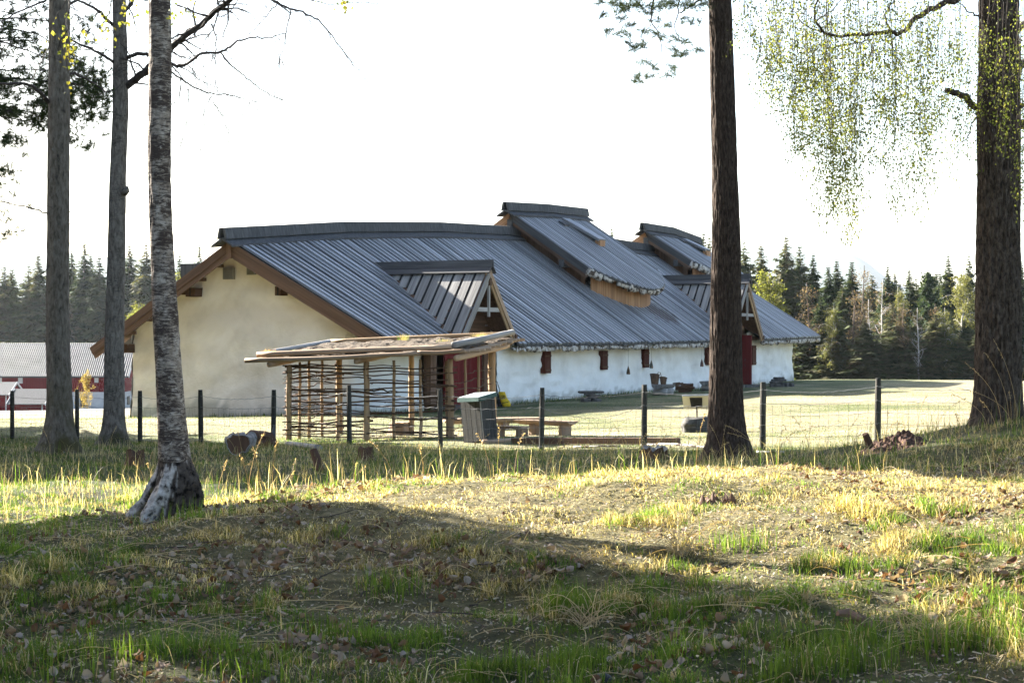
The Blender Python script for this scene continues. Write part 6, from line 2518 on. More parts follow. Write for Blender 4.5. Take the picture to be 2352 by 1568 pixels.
ORD = ['first', 'second', 'third', 'fourth', 'fifth', 'sixth', 'seventh', 'eighth', 'ninth', 'tenth', 'eleventh', 'twelfth', 'thirteenth', 'fourteenth', 'fifteenth', 'sixteenth', 'seventeenth', 'eighteenth', 'nineteenth', 'twentieth']
right = [('spruce2', 1709, 556, 165, 1.0, 'broad spruce beside the far gablet'), ('spruce3', 1748, 564, 168, 1.05, 'olive green spruce behind the lime green tree'), ('lime', 1768, 606, 150, 1.0, 'fresh yellow green broadleaf tree rising above the far roof slope'),
         ('spruce3', 1806, 545, 160, 1.05, 'tallest spruce of the wood behind the meadow, greyish and loose'), ('spruce2', 1837, 566, 166, .95, 'spruce close behind the tallest one of the wood'),
         ('spruce0', 1868, 586, 158, .9, 'dark pointed spruce above the far corner of the roof'), ('spruce1', 1902, 614, 156, 1.2, 'low brownish spruce next to the twin topped pair'), ('spruce0', 1922, 600, 162, 1.05, 'near one of the twin spruce tops'),
         ('spruce1', 1957, 602, 160, 1.2, 'farther one of the twin spruce tops'), ('bare', 1988, 600, 152, 1.1, 'tall leafless brown tree amid the spruces'), ('bare1', 2024, 634, 150, 1.1, 'leafless tree with a pale stem amid the spruces'),
         ('spruce0', 2039, 613, 164, .95, 'dark spruce behind the leafless trees'), ('birch', 2068, 650, 160, .9, 'pale green veil of young birch between two spruces'), ('spruce4', 2089, 621, 162, 1.2, 'narrow spruce with an open top'),
         ('pine', 2126, 616, 148, 1.0, 'slim pine with a long bare reddish stem'), ('spruce0', 2178, 588, 163, .9, 'very dark spruce just before the pale birch'), ('birch', 2217, 606, 150, 1.15, 'large pale green drooping birch beside the cracked trunk'),
         ('spruce2', 2226, 588, 172, .8, 'spruce top showing above the pale birch'), ('spruce1', 2345, 600, 160, 1.0, 'spruce at the far side of the cracked birch trunk'), ('bare', 2150, 690, 146, 1.2, 'low leafless tree under the very dark spruce'),
         ('bare1', 2000, 680, 147, 1.0, 'low leafless tree with two pale stems'), ('spruce3', 1780, 640, 170, 1.0, 'spruce in the gap beside the lime green tree'), ('spruce2', 1935, 655, 154, 1.3, 'squat spruce in front of the twin tops'),
         ('spruce0', 1885, 680, 150, 1.3, 'low dark spruce over the end of the eave'), ('spruce3', 2050, 700, 147, 1.3, 'low olive spruce under the dark one'), ('spruce2', 2100, 720, 149, 1.4, 'low bushy spruce left of the slim pine'),
         ('spruce1', 2185, 720, 149, 1.4, 'low spruce right of the slim pine'), ('spruce0', 1616, 536, 190, .9, 'spruce top just left of the pine trunk above the roof'), ('spruce2', 1630, 545, 186, .8, 'bushy spruce top touching the pine trunk'),
         ('spruce0', 1405, 526, 330, .7, 'tiny spruce tip over the roof between the two smoke vents'), ('spruce4', 846, 511, 330, .7, 'tiny spruce tip over the long ridge'), ('bare', 1695, 600, 180, 1.0, 'leafless tree hidden mostly by the pine trunk'),
         ('bare', 1850, 640, 147, 1.2, 'leafless brown tree just over the end of the eave'), ('bare', 1960, 660, 145, 1.3, 'broad leafless tree before the twin spruce tops'), ('bare', 2075, 690, 144, 1.3, 'leafless tree left of the slim pine'),
         ('birch', 1915, 690, 145, 1.0, 'thin green birch low before the twin spruce tops'), ('birch', 2160, 700, 144, 1.0, 'low pale birch between the slim pine and the large birch'), ('bare1', 2110, 700, 143, 1.0, 'pale stemmed leafless tree touching the slim pine')]
for kd, px_, py_, Y_, w_, lab in right:
    plant(kd, px_, py_, Y_, lab, 'tree', 'trees of the wood behind the house', w_)
for i in range(46):     # the depth of the wood
    px_ = rng.uniform(1660, 2420)
    plant(rng.choice(['spruce0', 'spruce1', 'spruce2', 'spruce3', 'spruce3']), px_, rng.uniform(625, 700), rng.uniform(168, 200), 'indistinct spruce in the shaded depth of the wood', 'tree', 'spruces in the depth of the wood', 1.3)
for i in range(22):
    px_ = 1850 + i * 22 + rng.normal() * 6
    plant(rng.choice(['spruce0', 'spruce3', 'spruce2', 'spruce3']), px_, rng.uniform(705, 790), rng.uniform(143, 150), 'low dark spruce filling the foot of the wood', 'tree', 'low spruces at the foot of the wood', 1.9)
left_t = [('spruce3', 10, 613, 300, 1.1, 'green spruce at the very left above the barn'), ('spruce2', 28, 619, 305, 1.0, 'spruce next to the leftmost one'), ('spruce2', 66, 611, 300, 1.1, 'broad grey green spruce before the first grey trunk'),
          ('spruce3', 88, 588, 298, 1.15, 'loose tall spruce touching the first grey trunk'), ('spruce0', 164, 575, 305, .9, 'spruce just behind the thickest grey trunk'), ('spruce4', 193, 561, 302, 1.2, 'pointed dark spruce midway between the two grey trunks'),
          ('spruce0', 208, 588, 306, 1.1, 'spruce beside the pointed one'), ('spruce2', 228, 592, 300, 1.0, 'olive spruce at the slender aspen'), ('spruce1', 297, 565, 304, 1.2, 'dark spruce right of the slender aspen'),
          ('spruce3', 336, 562, 298, 1.1, 'rounded spruce before the birch'), ('lime', 312, 684, 270, .9, 'small yellowish broadleaf tree over the gable verge'), ('spruce0', 413, 588, 310, .9, 'spruce right of the white birch'),
          ('spruce4', 459, 567, 312, 1.0, 'lone spire above the verge of the gable'), ('lime', 430, 606, 280, .8, 'yellowish treetop behind the gable verge'), ('spruce3', 135, 600, 300, 1.0, 'spruce hidden behind the thickest grey trunk'),
          ('spruce2', 370, 580, 305, 1.0, 'spruce hidden behind the white birch'), ('spruce1', 500, 600, 315, 1.0, 'spruce below the ridge line of the gable')]
for kd, px_, py_, Y_, w_, lab in left_t:
    plant(kd, px_, py_, Y_, lab, 'tree', 'trees of the wood behind the barn', w_)
for i in range(60):
    px_ = rng.uniform(-200, 640)
    plant(rng.choice(['spruce0', 'spruce1', 'spruce2', 'spruce3']), px_, rng.uniform(625, 680), rng.uniform(308, 345), 'indistinct spruce in the wood behind the barn', 'tree', 'spruces in the depth behind the barn', 1.2)
plant('bush', 200, 853, 150, 'yellow budding bush before the red barn', 'bush', None, .62)

# unseen trees added outside the picture at the left, placed to shade the clearing
shade = []
_kinds = ['spruce2', 'spruce3', 'spruce1', 'spruce0']
for i, (X_, qs) in enumerate([(-14.6, (29, 36)), (-17.6, (44,)), (-19.5, (28, 35, 42)), (-24.5, (30, 37, 44))]):
    for j, q_ in enumerate(qs):
        shade.append((X_ + rng.uniform(-.6, .6), (q_ - 1.26 * X_) / 1.56, rng.uniform(18, 23), _kinds[(i + j) % 4], .78))
for X_, q_, H_ in [(-9.5, 1, 9.5), (-10.0, 6.5, 8.6), (-14, 4.0, 11.5), (-14.5, 9.0, 10.5)]:
    shade.append((X_, (q_ - 1.26 * X_) / 1.56, H_, _kinds[int(q_) % 4], .85))
for X_, q_, H_ in [(-10.0, 13.8, 8.2), (-12.2, 12.0, 8.8), (-12.6, 15.2, 9.1), (-9.6, 15.4, 7.6)]:
    shade.append((X_, (q_ - 1.26 * X_) / 1.56, H_, 'shade_pine', 1.0))
KINDS['shade_pine'] = make_kind('forest_pine', broadleaf(21, 24, 9000, .034, ((.035, .055, .028), (.05, .07, .035)), .56, .22, .1), 'red_trunk')  # crown set high and blunt to shape the shade on the mound
for x, y, H_, kd, w_ in shade:
    r0, ch = KINDS[kd]
    o = bpy.data.objects.new(r0.name, None)
    COL.objects.link(o)
    o.location = (x, y, hz(x, y) - .1)
    o.scale = (H_ * w_, H_ * w_, H_)
    o.rotation_euler = (0, 0, rng.uniform(0, 6.28))
    tag(o, 'unseen tree added left of the clearing to cast shade on it', 'tree', 'unseen shade trees left of the clearing')
    for nm, me in ch:
        c = bpy.data.objects.new(nm, me)
        COL.objects.link(c)
        c.parent = o

# ---------------------------------------------------------------- red barn and sheds
Yb_ = 178.0
kb = Yb_ / F
barn = thing('red_barn', 'long red barn with a grey ribbed roof and white foundation far at the left', 'barn', at(150, 938, Yb_))
M['barn_red'] = stoney('barn_red', [(.3, (.11, .010, .013)), (.7, (.15, .016, .018))], scale=(3, 3, .15), nscale=2, bump=.2)
M['barn_white'] = stoney('barn_white', [(.3, (.38, .38, .375)), (.7, (.48, .48, .47))], nscale=1, bump=.2)
M['roof_sheet'] = stoney('grey_sheet', [(.3, (.04, .04, .043)), (.7, (.075, .075, .078))], scale=(.4, .4, .4), nscale=1.2, rough=.6, bump=0, spec=.3)
bd = unit([1, .05, 0])          # along the barn
bn = np.array([-bd[1], bd[0], 0])   # into the depth
c0 = at(285, 938, Yb_)          # near right foot
zb0 = c0[2] - .6
ze_, zr_, zf_ = at(285, 858, Yb_)[2], at(217, 788, Yb_ + 5.0)[2], at(285, 900, Yb_)[2]
LB, DB = 17.0, 10.0
def BP(u, v, z):
    return np.array([c0[0], c0[1], 0]) - bd * u + bn * v + np.array([0, 0, z])
mb = MB()
mb.add([BP(0, 0, zf_), BP(LB, 0, zf_), BP(LB, 0, ze_), BP(0, 0, ze_)], None, [(1, 0, 3, 2)])
mb.add([BP(0, 0, zf_), BP(0, DB, zf_), BP(0, DB, ze_), BP(0, DB / 2, zr_ - .1), BP(0, 0, ze_)], [(0, 1, 4), (1, 2, 4), (2, 3, 4)])
mb.add([BP(LB, 0, zf_), BP(LB, DB, zf_), BP(LB, DB, ze_), BP(LB, DB / 2, zr_ - .1), BP(LB, 0, ze_)], [(0, 4, 1), (1, 4, 2), (2, 4, 3)])
mb.add([BP(0, DB, zf_), BP(LB, DB, zf_), BP(LB, DB, ze_), BP(0, DB, ze_)], None, [(0, 1, 2, 3)])
mb.build('wall', M['barn_red'], barn)
for i in range(68):
    pass
mb = MB()
for i in range(84):
    mb.obox(BP(.1 + i * .2, -.02, (zf_ + ze_) / 2), bd * .02, bn * .018, np.array([0, 0, (ze_ - zf_) / 2]))
mb.build('batten', M['barn_red'], barn, kind='stuff')
mb = MB()
mb.obox(BP(LB / 2, DB / 2, (zb0 + zf_) / 2), bd * (LB / 2 + .06), bn * (DB / 2 + .06), np.array([0, 0, (zf_ - zb0) / 2]))
mb.build('foundation', M['barn_white'], barn)
for sd_ in (0, 1):
    mb = MB()
    o0, o1 = (-.45, DB / 2) if sd_ == 0 else (DB + .45, DB / 2)
    za_, zb_2 = ze_ - .25, zr_
    nr_ = 90
    rows = []
    for u in np.linspace(-.5, LB + .5, nr_ * 2):
        k_ = int(round((u + .5) / (LB + 1) * (nr_ * 2 - 1)))
        up_z = .05 if k_ % 2 else 0
        rows.append([BP(u, o0, za_ + up_z), BP(u, (o0 + o1) / 2, (za_ + zb_2) / 2 + up_z), BP(u, o1, zb_2 + up_z)])
    mb.ring(np.array(rows) if sd_ else np.array(rows)[:, ::-1], closed=False)
    mb.build('roof', M['roof_sheet'], barn)
for sd_ in (0, 1):
    mb = MB()
    a, b = BP(-.52, (-.45, DB + .45)[sd_], ze_ - .32), BP(-.52, DB / 2, zr_ - .06)
    mb.beam(a, b, .06, .26)
    mb.build('verge_board', M['barn_white'], barn)
mb = MB()
mb.beam(BP(-.5, -.46, ze_ - .30), BP(LB + .5, -.46, ze_ - .30), .05, .16)
mb.build('eave_board', M['darkgrey'], barn)
def bwin(px0, px1, py0, py1, gable=False, fr='barn_white', gl='barn_white'):
    u0, u1 = (285 - px1) * kb, (285 - px0) * kb
    z0, z1 = ZC + (784 - py1) * kb, ZC + (784 - py0) * kb
    mb = MB()
    if gable:
        mb.obox(BP(-.03, 2.2, (z0 + z1) / 2), bn * .9, bd * .04, np.array([0, 0, (z1 - z0) / 2]))
    else:
        mb.obox(BP((u0 + u1) / 2, -.07, (z0 + z1) / 2), bd * (u1 - u0) / 2, bn * .04, np.array([0, 0, (z1 - z0) / 2]))
    w = mb.build('window', M[fr], barn)
    if gl != fr:
        mb = MB()
        if gable:
            mb.obox(BP(-.08, 2.2, (z0 + z1) / 2), bn * .65, bd * .01, np.array([0, 0, (z1 - z0) * .40]))
        else:
            mb.obox(BP((u0 + u1) / 2, -.12, (z0 + z1) / 2), bd * (u1 - u0) * .36, bn * .01, np.array([0, 0, (z1 - z0) * .42]))
        mb.build('pane', M[gl], w)


for a, b, c_, d_ in [(-3, 8, 865, 881), (45, 55, 863, 880), (218, 227, 861, 878)]:
    bwin(a, b, c_, d_)
bwin(0, 0, 838, 855, True)
bwin(0, 0, 911, 931, True, 'darkgrey', 'black')
for a, b, c_, d_ in [(186, 197, 911, 934), (60, 72, 911, 934)]:
    bwin(a, b, c_, d_, False, 'darkgrey', 'black')


def shed(px0, px1, pyb, pye, pyr, Y, label, pxr=None):
    """small red shed; its long wall faces us, hipless roof"""
    a, b = at(px0, pyb, Y), at(px1, pyb, Y)
    k = Y / F
    t = thing('red_shed', label, 'shed', (a + b) / 2, 'small red sheds by the barn')
    w = b[0] - a[0]
    ze2, zr2 = ZC + (784 - pye) * k, ZC + (784 - pyr) * k
    zb2 = a[2] - .4
    D = 4.5
    def S(u, v, z):
        return np.array([a[0] + w * u, Y + D * v, z])
    mb = MB()
    mb.add([S(0, 0, zb2), S(1, 0, zb2), S(1, 0, ze2), S(0, 0, ze2), S(0, 1, zb2), S(1, 1, zb2), S(1, 1, ze2), S(0, 1, ze2), S(0, .5, zr2 - .08), S(1, .5, zr2 - .08)],
           [(3, 7, 8), (6, 2, 9)], [(0, 1, 2, 3), (5, 4, 7, 6), (1, 5, 6, 2), (4, 0, 3, 7)])
    mb.build('wall', M['barn_red'], t)
    for v0, v1 in ((-.12, .5), (1.12, .5)):
        mb = MB()
        p = [S(-.04, v0, ze2 - .12), S(1.04, v0, ze2 - .12), S(1.04, v1, zr2), S(-.04, v1, zr2)]
        nn = np.array([0, 0, .08])
        mb.add(p + [q + nn for q in p], None, [(3, 2, 1, 0), (4, 5, 6, 7), (0, 1, 5, 4), (1, 2, 6, 5), (2, 3, 7, 6), (3, 0, 4, 7)])
        mb.build('roof', M['darkgrey'], t)
        for u in (-.05, 1.05):
            mb = MB()
            mb.beam(S(u, v0, ze2 - .1), S(u, v1, zr2 + .02), .05, .2)
            mb.build('verge_board', M['barn_white'], t)
    mb = MB()
    mb.obox(S(.93, -.02, (zb2 + ze2) / 2), np.array([.05, 0, 0]), np.array([0, .05, 0]), np.array([0, 0, (ze2 - zb2) / 2]))
    mb.build('downpipe', M['barn_white'], t)


shed(22, 103, 946, 926, 896, 160, 'small red shed with a dark roof below the long barn')
shed(-60, 20, 947, 905, 880, 166, 'red shed cut by the left picture edge before the barn')
# ---------------------------------------------------------------- grass, dry stalks, fallen leaves
rg = np.random.default_rng(101)


def scatter(y0, y1, dens, margin=.6):
    """random points over the part of the ground the picture looks at"""
    area_w = lambda y: y * 2352 / F + 2 * margin
    n = int(dens * (area_w(y0) + area_w(y1)) / 2 * (y1 - y0))
    y = rg.uniform(y0, y1, n * 2)
    keep = rg.random(n * 2) < area_w(y) / area_w(y1)
    y = y[keep][:n]
    x = (rg.random(len(y)) - .5) * area_w(y)
    # thinner beyond the sides of the view
    k = (np.abs(x) < y * 1176 / F + .5) | (rg.random(len(x)) < .42)
    return x[k], y[k]


def grass(name, x, y, length, width, green, dry_cols, green_cols, lean=(.15, .9), lenvar=(.5, 1.3), clump=0.0, curl=1.0):
    """clump: how far colour and length follow tussocks instead of single blades"""
    n = len(x)
    base = np.stack([x, y, hgt(x, y) - .01], -1)
    rnd = rg.random(n)
    bright = np.ones(n)
    tus = np.ones(n)
    if clump:
        a_ = .5 + .75 * noise(x * 6.5, y * 6.5, seed=151) + .3 * noise(x * 15, y * 15, seed=152)
        rnd = np.clip(rnd * (1 - clump) + a_ * clump, 0, 1)
        t_ = noise(x * 8 + 5, y * 8, seed=153) + .6 * noise(x * 3.2, y * 3.2, seed=154)
        bright = np.clip(1 + .75 * clump * t_, .35, 1.7)
        tus = np.clip(1 + 1.1 * clump * (noise(x * 7, y * 7 + 9, seed=155) + .5 * t_), .25, 2.2)
    gmask = rnd < green
    C = np.where(gmask[:, None], np.array(green_cols)[rg.integers(0, len(green_cols), n)], np.array(dry_cols)[rg.integers(0, len(dry_cols), n)])
    C = C * (rg.uniform(.7, 1.3, n) * bright * (1 + .3 * np.exp(-((y - 13.0) / 1.8) ** 2)))[:, None] * np.where(gmask, .78, 1.0)[:, None]
    L_ = length * rg.uniform(*lenvar, n) * tus
    ln = np.where(gmask, rg.uniform(lean[0], lean[1] * .75, n), rg.uniform(lean[0] * 2, lean[1] * 1.35, n))
    return blades(base, L_, np.full(n, width) * rg.uniform(.6, 1.3, n), rg.uniform(0, 6.28, n), ln, C, rg.uniform(.7, curl * 1.3, n))


DRY = [(.36, .30, .17), (.44, .37, .22), (.28, .225, .12), (.33, .26, .14), (.50, .44, .29)]
MOSS = [(.16, .13, .035), (.12, .12, .03), (.22, .17, .05)]
GRN = [(.085, .15, .022), (.105, .17, .026), (.065, .115, .020), (.13, .18, .034)]
near = MB()
# fine matted undergrowth
x, y = scatter(7.1, 11.6, 4900, 2.6)
lawn, crest, mid, fresh = zones(x, y)
tuf = np.clip(.5 + 1.4 * fbm(x * 2.2, y * 2.2, seed=121, o=2), .12, 1.6)
bot = sm(9.8, 7.4, y)
gr = np.clip(.28 + .60 * fresh + .30 * bot - .45 * crest, .06, .95)
keep = rg.random(len(x)) < np.clip(tuf * .75, .42, 1)
x, y, gr, tuf = x[keep], y[keep], gr[keep], tuf[keep]
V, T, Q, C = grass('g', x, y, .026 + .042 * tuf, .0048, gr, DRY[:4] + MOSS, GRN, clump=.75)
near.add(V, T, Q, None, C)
x, y = scatter(11.6, 17, 2700, 2.8)
lawn, crest, mid, fresh = zones(x, y)
tuf = np.clip(.5 + 1.2 * fbm(x * 1.8, y * 1.8, seed=122, o=2), .1, 1.5)
gr = np.clip(.22 + .62 * fresh - .55 * crest, .05, .9)
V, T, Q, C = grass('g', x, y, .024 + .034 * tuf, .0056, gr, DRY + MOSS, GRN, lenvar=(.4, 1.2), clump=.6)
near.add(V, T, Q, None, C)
near.build('short_grass', M['blade'], kind='stuff')

tall = MB()
# upright fresh tufts in clumps near the viewer
cx, cyy = scatter(7.2, 12.2, 9, 2.6)
lawn, crest, mid, fresh = zones(cx, cyy)
ok = rg.random(len(cx)) < np.clip(.18 + 1.0 * (fresh - .25) + .55 * sm(9.4, 7.4, cyy) - .9 * crest, .03, 1)
cx, cyy = cx[ok], cyy[ok]
for a, b in zip(cx, cyy):
    n = int(rg.integers(12, 60))
    sp = rg.uniform(.03, .12)
    x, y = a + rg.normal(size=n) * sp, b + rg.normal(size=n) * sp
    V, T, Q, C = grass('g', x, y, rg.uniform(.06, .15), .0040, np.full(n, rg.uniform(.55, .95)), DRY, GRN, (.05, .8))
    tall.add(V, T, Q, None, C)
# big clumps seen in the photograph
for px_, py_, n, sp, ln in [(1300, 1420, 260, .07, .20), (1830, 1560, 220, .12, .20), (1960, 1540, 160, .12, .20), (1700, 1260, 160, .10, .14), (900, 1370, 180, .10, .15), (330, 1165, 80, .12, .22), (450, 1195, 90, .14, .16), (200, 1230, 120, .25, .14),
                            (1120, 1560, 180, .15, .16), (620, 1560, 200, .18, .16), (2150, 1500, 200, .12, .2), (160, 1540, 180, .2, .16), (1330, 1560, 120, .1, .2), (760, 1470, 120, .12, .16), (2320, 1480, 150, .12, .2), (50, 1240, 140, .3, .15)]:
    g = ground_at(px_, min(py_, 1566))
    x, y = g[0] + rg.normal(size=n) * sp, g[1] + rg.normal(size=n) * sp * .8
    V, T, Q, C = grass('g', x, y, ln, .0046, np.full(n, .93), DRY, [(.11, .18, .024), (.13, .20, .03), (.09, .15, .022)], (.05, .5))
    tall.add(V, T, Q, None, C)
# shaded field behind the mound up to the fence
x, y = scatter(15, 40, 330, 3.0)
lawn, crest, mid, fresh = zones(x, y)
m = (lawn < .35) | (rg.random(len(x)) < .05)
x, y, fresh = x[m], y[m], fresh[m]
V, T, Q, C = grass('g', x, y, .072, .0062, np.clip(.30 + .55 * fresh, 0, .9), DRY, GRN, (.05, .9), (.4, 1.5))
tall.add(V, T, Q, None, C)
x, y = scatter(13.5, 30, 26)
lawn, crest, mid, fresh = zones(x, y)
m = lawn < .3
x, y = x[m], y[m]
V, T, Q, C = grass('g', x, y, .26, .0050, np.full(len(x), .28), DRY, GRN, (.05, .7), (.5, 1.4))
tall.add(V, T, Q, None, C)
tall.build('tall_grass', M['blade'], kind='stuff')

# cropped meadow beyond the fence
mead = MB()
x, y = scatter(26, 66, 95, 2.0)
lawn, crest, mid, fresh = zones(x, y)
m = lawn > .6
x, y = x[m], y[m]
n2 = np.clip(.35 + .6 * fbm(x * 0.22, y * 0.16, seed=33, o=4), 0, 1)
hw_ = (x - P0[0]) * NX[0] + (y - P0[1]) * NX[1]
n2 = np.maximum(n2, sm(13, 8.5, hw_) * (hw_ > -6) * .95)  # greener blades over the same darkened band
nk = rg.random(len(x)) < np.where(hw_ < 11, .55, 1.0)
x, y, n2 = x[nk], y[nk], n2[nk]
V, T, Q, C = grass('g', x, y, .032, .016, n2, [(.30, .25, .15), (.34, .29, .18), (.26, .22, .13)], [(.11, .14, .04), (.13, .16, .05)], (.2, .9))
mead.add(V, T, Q, None, C)
# lush strip at the foot of the walls
for k in range(5200):
    pass
ii = rg.integers(0, 170, 6500)
o_ = OUT[ii]
tg = OUT[(ii + 1) % len(OUT)] - OUT[ii - 1]
tg /= np.linalg.norm(tg, axis=1, keepdims=True) + 1e-9
off = np.abs(rg.normal(size=len(ii))) * .28 + .12
tt, ww = o_[:, 0] - tg[:, 1] * off + rg.normal(size=len(ii)) * .2, o_[:, 1] + tg[:, 0] * off + rg.normal(size=len(ii)) * .2
pp = P0[None] + AX[None] * tt[:, None] + NX[None] * ww[:, None]
dens = fbm(tt * .5, ww * .5, seed=130) > -.25
pp = pp[dens]
V, T, Q, C = grass('g', pp[:, 0], pp[:, 1], .13, .012, np.full(len(pp), .8), DRY, [(.06, .11, .025), (.08, .14, .03)], (.1, .6), (.4, 1.6))
mead.add(V, T, Q, None, C)
# bright strip at the foot of the shelter and beams
n = 2600
u, v = rg.uniform(-.15, 1.9, n), rg.uniform(-1.1, .6, n)
p = np.array([SP(a, b, 0) for a, b in zip(u, v)])
V, T, Q, C = grass('g', p[:, 0], p[:, 1], .055, .007, np.full(n, .9), DRY, [(.12, .21, .03), (.15, .24, .04)], (.1, .7))
mead.add(V, T, Q, None, C)
mead.build('meadow_grass', M['blade'], kind='stuff')

# long dry stalks and arching straw
st = MB()
def stalk(p, h, a, lean, r=.0016, head=True):
    d = np.array([math.cos(a), math.sin(a) * .6, 0])
    f = np.linspace(0, 1, 8)
    P = p[None] + d[None] * (lean * h * f[:, None] ** 2) + np.array([0, 0, 1])[None] * (h * (f - .35 * lean * f ** 2))[:, None]
    col = np.array([.40, .30, .17]) * rg.uniform(.8, 1.2)
    st.tube(P, np.linspace(r, r * .5, 8), 4, False, col=col)
    if head:
        k = 10
        q = np.linspace(.78, 1, k)
        pts = np.stack([np.interp(q, f, P[:, c]) for c in range(3)], -1)
        V, T, C = leaf_cards(pts, .015, [(.38, .28, .17), (.30, .22, .13)], rg, 2, .004, .2)
        st.add(V, T, None, None, C)


for _ in range(110):
    px_, Y_ = rg.uniform(60, 2330), rg.uniform(14, 27)
    x_ = (px_ - 1176) / F * Y_
    if Y_ > fence_y(x_) - .6:
        continue
    stalk(np.array([x_, Y_, hz(x_, Y_)]), rg.uniform(.25, .6), rg.uniform(0, 6.28), rg.uniform(.1, .8), .0022)
for px_, py_, h, a, l in [(2300, 985, .75, 2.6, .5), (2318, 980, .8, 2.4, .35), (2335, 975, .9, 2.8, .25), (2342, 960, 1.0, .5, .2), (2270, 1000, .5, 3.0, .7), (2325, 990, .6, 3.3, .9), (2290, 1010, .45, 2.2, .5),
                          (1745, 1050, .42, 3.0, .9), (1735, 1052, .5, 2.9, .7), (1695, 900, .0, 0, 0), (1575, 1062, .30, 1.0, .3), (1280, 1060, .3, 1.2, .4), (670, 1120, .35, 1.5, .8), (500, 1150, .4, .8, .3), (350, 1120, .3, 2.0, .6)]:
    if h:
        stalk(ground_at(px_, py_), h, a, l, .0026)
for _ in range(330):       # flattened straw arcs in front
    px_, Y_ = rg.uniform(-20, 2370), rg.uniform(7.3, 13.5)
    x_ = (px_ - 1176) / F * Y_
    p = np.array([x_, Y_, hz(x_, Y_) + .005])
    a = rg.uniform(0, 6.28)
    L_ = rg.uniform(.12, .42)
    f = np.linspace(0, 1, 9)
    d = np.array([math.cos(a), math.sin(a), 0])
    sd_ = np.array([-math.sin(a), math.cos(a), 0])
    P = p[None] + d[None] * (L_ * f)[:, None] + sd_[None] * (L_ * rg.normal() * .25 * f ** 2)[:, None]
    P[:, 2] = np.maximum(p[2], hgt(P[:, 0], P[:, 1])) + rg.uniform(.01, .07) * np.sin(f * math.pi * rg.uniform(.6, 1)) + .012
    st.tube(P, np.linspace(.0022, .0010, 9) * rg.uniform(.7, 1.2), 4, False, col=np.array([.46, .38, .24]) * rg.uniform(.7, 1.15))
for px_, py_, n, ln in [(1350, 1440, 34, .30), (1340, 1300, 16, .22), (1560, 1290, 46, .40), (2150, 1480, 50, .30), (1850, 1400, 40, .25)]:
    g = ground_at(px_, py_)       # bleached tussocks
    for _ in range(n):
        a = rg.uniform(0, 6.28)
        f = np.linspace(0, 1, 9)
        L_ = ln * rg.uniform(.5, 1.2)
        d = np.array([math.cos(a), math.sin(a) * .7, 0])
        b0 = g + np.array([rg.normal() * .03, rg.normal() * .03, 0])
        P = b0[None] + d[None] * (L_ * f)[:, None]
        P[:, 2] = b0[2] + L_ * rg.uniform(.15, .75) * np.sin(f * math.pi * rg.uniform(.55, .95)) * (1 - .3 * f)
        st.tube(P, np.linspace(.0022, .0008, 9), 4, False, col=np.array([.45, .37, .24]) * rg.uniform(.7, 1.2))
st.build('dry_stalks', M['blade'], kind='stuff')

# fallen leaves: curled blades, the nearest ones each an object
def leaf_mesh(seed, L_):
    r_ = np.random.default_rng(seed)
    nu, nv = 5, 5
    u = np.linspace(0, 1, nu)
    v = np.linspace(-1, 1, nv)
    U, Vv = np.meshgrid(u, v, indexing='ij')
    w = .37 * np.sin(np.clip(U * .92 + .06, 0, 1) * math.pi) ** .7
    cu, fo = r_.uniform(.6, 2.2), r_.uniform(-.5, 1.3)
    X, Y_ = U - .5, Vv * w
    Z = cu * (U - .5) ** 2 + fo * np.abs(Y_) + .20 * noise(U * 3, Vv * 2.4, seed, seed=140)
    return np.stack([X, Y_, Z], -1) * L_, nu, nv


def rot(rx, ry, rz_):
    return np.array(Matrix.Rotation(rz_, 3, 'Z') @ Matrix.Rotation(ry, 3, 'Y') @ Matrix.Rotation(rx, 3, 'X'))


x, y = scatter(7.1, 15.5, 210, 1.8)
pxs = 1176 + x / y * F
lawn, crest, mid, fresh = zones(x, y)
patch = fbm(x * 1.3, y * 1.3, seed=141, o=4)
right_b = sm(1500, 2100, pxs) * sm(14, 11, y) * .45
band = np.exp(-((y - 10.2) / 1.6) ** 2) * .40
pr = np.clip(.02 + 1.5 * (patch - .18 + .10 * sm(1300, 700, pxs)) + right_b * .6 + band * .5 * (patch > .0), .015, .9) * (1 - .55 * sm(8.6, 7.4, y)) * (1 - .45 * sm(11, 12.5, y) * (1 - right_b))
m = rg.random(len(x)) < pr
x, y = x[m], y[m]
for px_, py_, n, sp in [(700, 1175, 26, .16), (640, 1200, 14, .12), (1280, 1310, 60, .22), (980, 1290, 40, .25), (1000, 1330, 40, .22), (180, 1330, 60, .40), (420, 1330, 50, .3), (560, 1370, 36, .25), (870, 1225, 22, .12), (640, 1180, 14, .1), (2200, 1200, 60, .5), (2000, 1240, 60, .5)]:
    g = ground_at(px_, py_)
    x = np.concatenate([x, g[0] + rg.normal(size=n) * sp])
    y = np.concatenate([y, g[1] + rg.normal(size=n) * sp * .8])
order = np.argsort(y)
x, y = x[order], y[order]
z = hgt(x, y)
shapes = [leaf_mesh(k, 1.0) for k in range(10)]
LC = [(.20, .14, .10), (.26, .20, .15), (.15, .095, .062), (.11, .055, .03), (.31, .25, .20), (.17, .11, .072)]
leaf_mes = {}
litter = MB()
NL = 290
first = set(np.linspace(0, min(len(x) - 1, 1100), NL).astype(int).tolist())
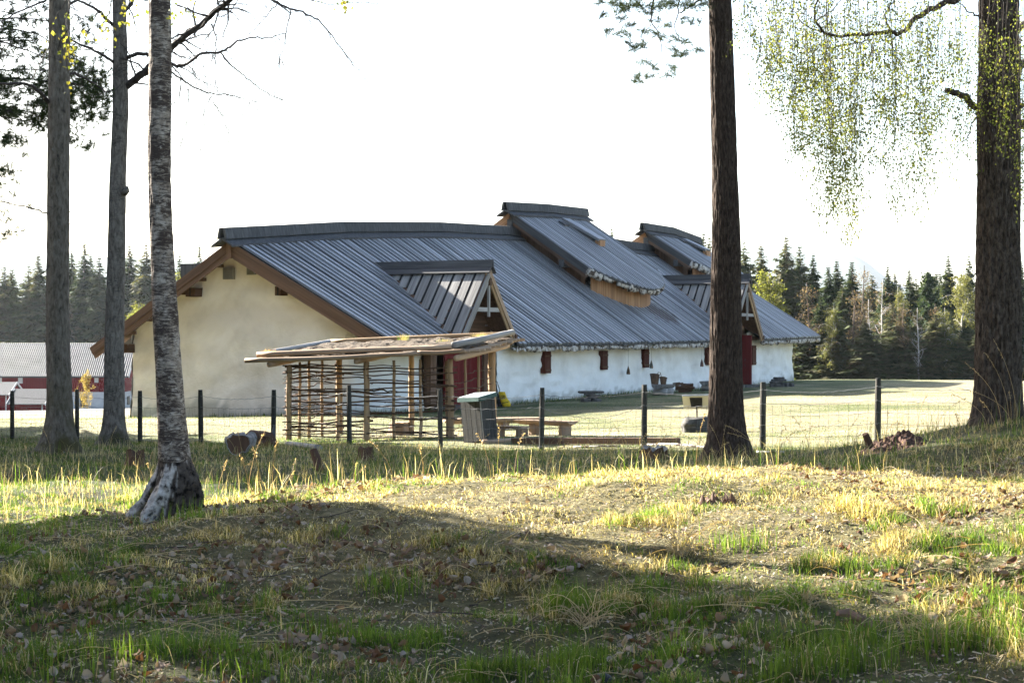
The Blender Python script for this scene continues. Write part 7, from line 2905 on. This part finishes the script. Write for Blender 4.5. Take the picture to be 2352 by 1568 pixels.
for k in range(len(x)):
    sh = int(rg.integers(10))
    V, nu, nv = shapes[sh]
    size = rg.uniform(.025, .062) * (1.0 if y[k] < 11 else .85)
    Rm = rot(rg.normal() * .55 + (math.pi if rg.random() < .4 else 0), rg.normal() * .5, rg.uniform(0, 6.28))
    pos = np.array([x[k], y[k], z[k] + rg.uniform(.006, .035)])
    ci = int(rg.integers(len(LC)))
    if k in first:
        key = (sh, ci)
        if key not in leaf_mes:
            mb = MB()
            mb.ring(V, closed=False, col=np.array(LC[ci]))
            o = mb.build('fallen_leaf', M['litter'], smooth=True)
            leaf_mes[key] = o.data
            bpy.data.objects.remove(o)
        o = bpy.data.objects.new('fallen_leaf', leaf_mes[key])
        COL.objects.link(o)
        o.parent = ground
        o.matrix_local = Matrix.Translation(pos.tolist()) @ Matrix(Rm.tolist()).to_4x4() @ Matrix.Scale(float(size), 4)
    else:
        Vr = (V.reshape(-1, 3) * size) @ Rm.T + pos
        litter.ring(Vr.reshape(nu, nv, 3), closed=False, col=np.array(LC[ci]) * rg.uniform(.75, 1.2))
litter.build('leaf_litter', M['litter'], smooth=True, kind='stuff')
print('leaves', len(x))

# crumbs of straw, bark and leaf lying on the soil
x, y = scatter(7.1, 15.5, 1050, 1.5)
n = len(x)
a_ = rg.uniform(0, 6.28, n)
ln_ = rg.uniform(.006, .028, n) * np.where(rg.random(n) < .12, 2.2, 1)
wd_ = rg.uniform(.002, .006, n)
tl_ = rg.normal(size=n) * .35
p = np.stack([x, y, hgt(x, y) + rg.uniform(.003, .016, n)], -1)
d = np.stack([np.cos(a_), np.sin(a_), tl_], -1) * ln_[:, None]
s_ = np.stack([-np.sin(a_), np.cos(a_), rg.normal(size=n) * .4], -1) * wd_[:, None]
V = np.stack([p - s_, p + s_, p + d + s_ * .6, p + d - s_ * .6], 1).reshape(-1, 3)
Cc = np.array([(.34, .28, .17), (.22, .17, .11), (.13, .085, .05), (.30, .25, .21), (.08, .06, .04), (.42, .36, .24)])[rg.integers(0, 6, n)]
mb = MB()
mb.add(V, None, np.arange(n * 4).reshape(-1, 4), None, np.repeat(Cc, 4, axis=0))
mb.build('ground_crumbs', M['litter'], kind='stuff')

# fallen twigs
tw = MB()
for _ in range(70):
    px_, Y_ = rg.uniform(0, 2352), rg.uniform(7.3, 15)
    x_ = (px_ - 1176) / F * Y_
    a = rg.uniform(0, 6.28)
    L_ = rg.uniform(.08, .35)
    P = np.array([[x_ + math.cos(a) * L_ * f, Y_ + math.sin(a) * L_ * f, 0] for f in np.linspace(0, 1, 6)])
    P[:, :2] += rg.normal(size=(6, 2)) * .008
    P[:, 2] = hgt(P[:, 0], P[:, 1]) + .015 + rg.uniform(0, .05) * np.linspace(0, 1, 6)
    tw.tube(P, np.linspace(.004, .0018, 6), 5, True)
tw.build('fallen_twigs', B['twig'], kind='stuff')

# ---------------------------------------------------------------- the air
hz_b = MB()
hz_b.obox((0, 3000, 136), (5200, 0, 0), (0, 3060, 0), (0, 0, 154))
hm, ht, hout = nodes_of('air_haze')
pv = nd(ht, 'ShaderNodeVolumePrincipled')
pv.inputs['Color'].default_value = (.80, .89, 1.0, 1)
pv.inputs['Density'].default_value = 0.00004
pv.inputs['Anisotropy'].default_value = 0.35
ht.links.new(pv.outputs[0], hout.inputs['Volume'])
hz_o = hz_b.build('haze', hm, kind='stuff')
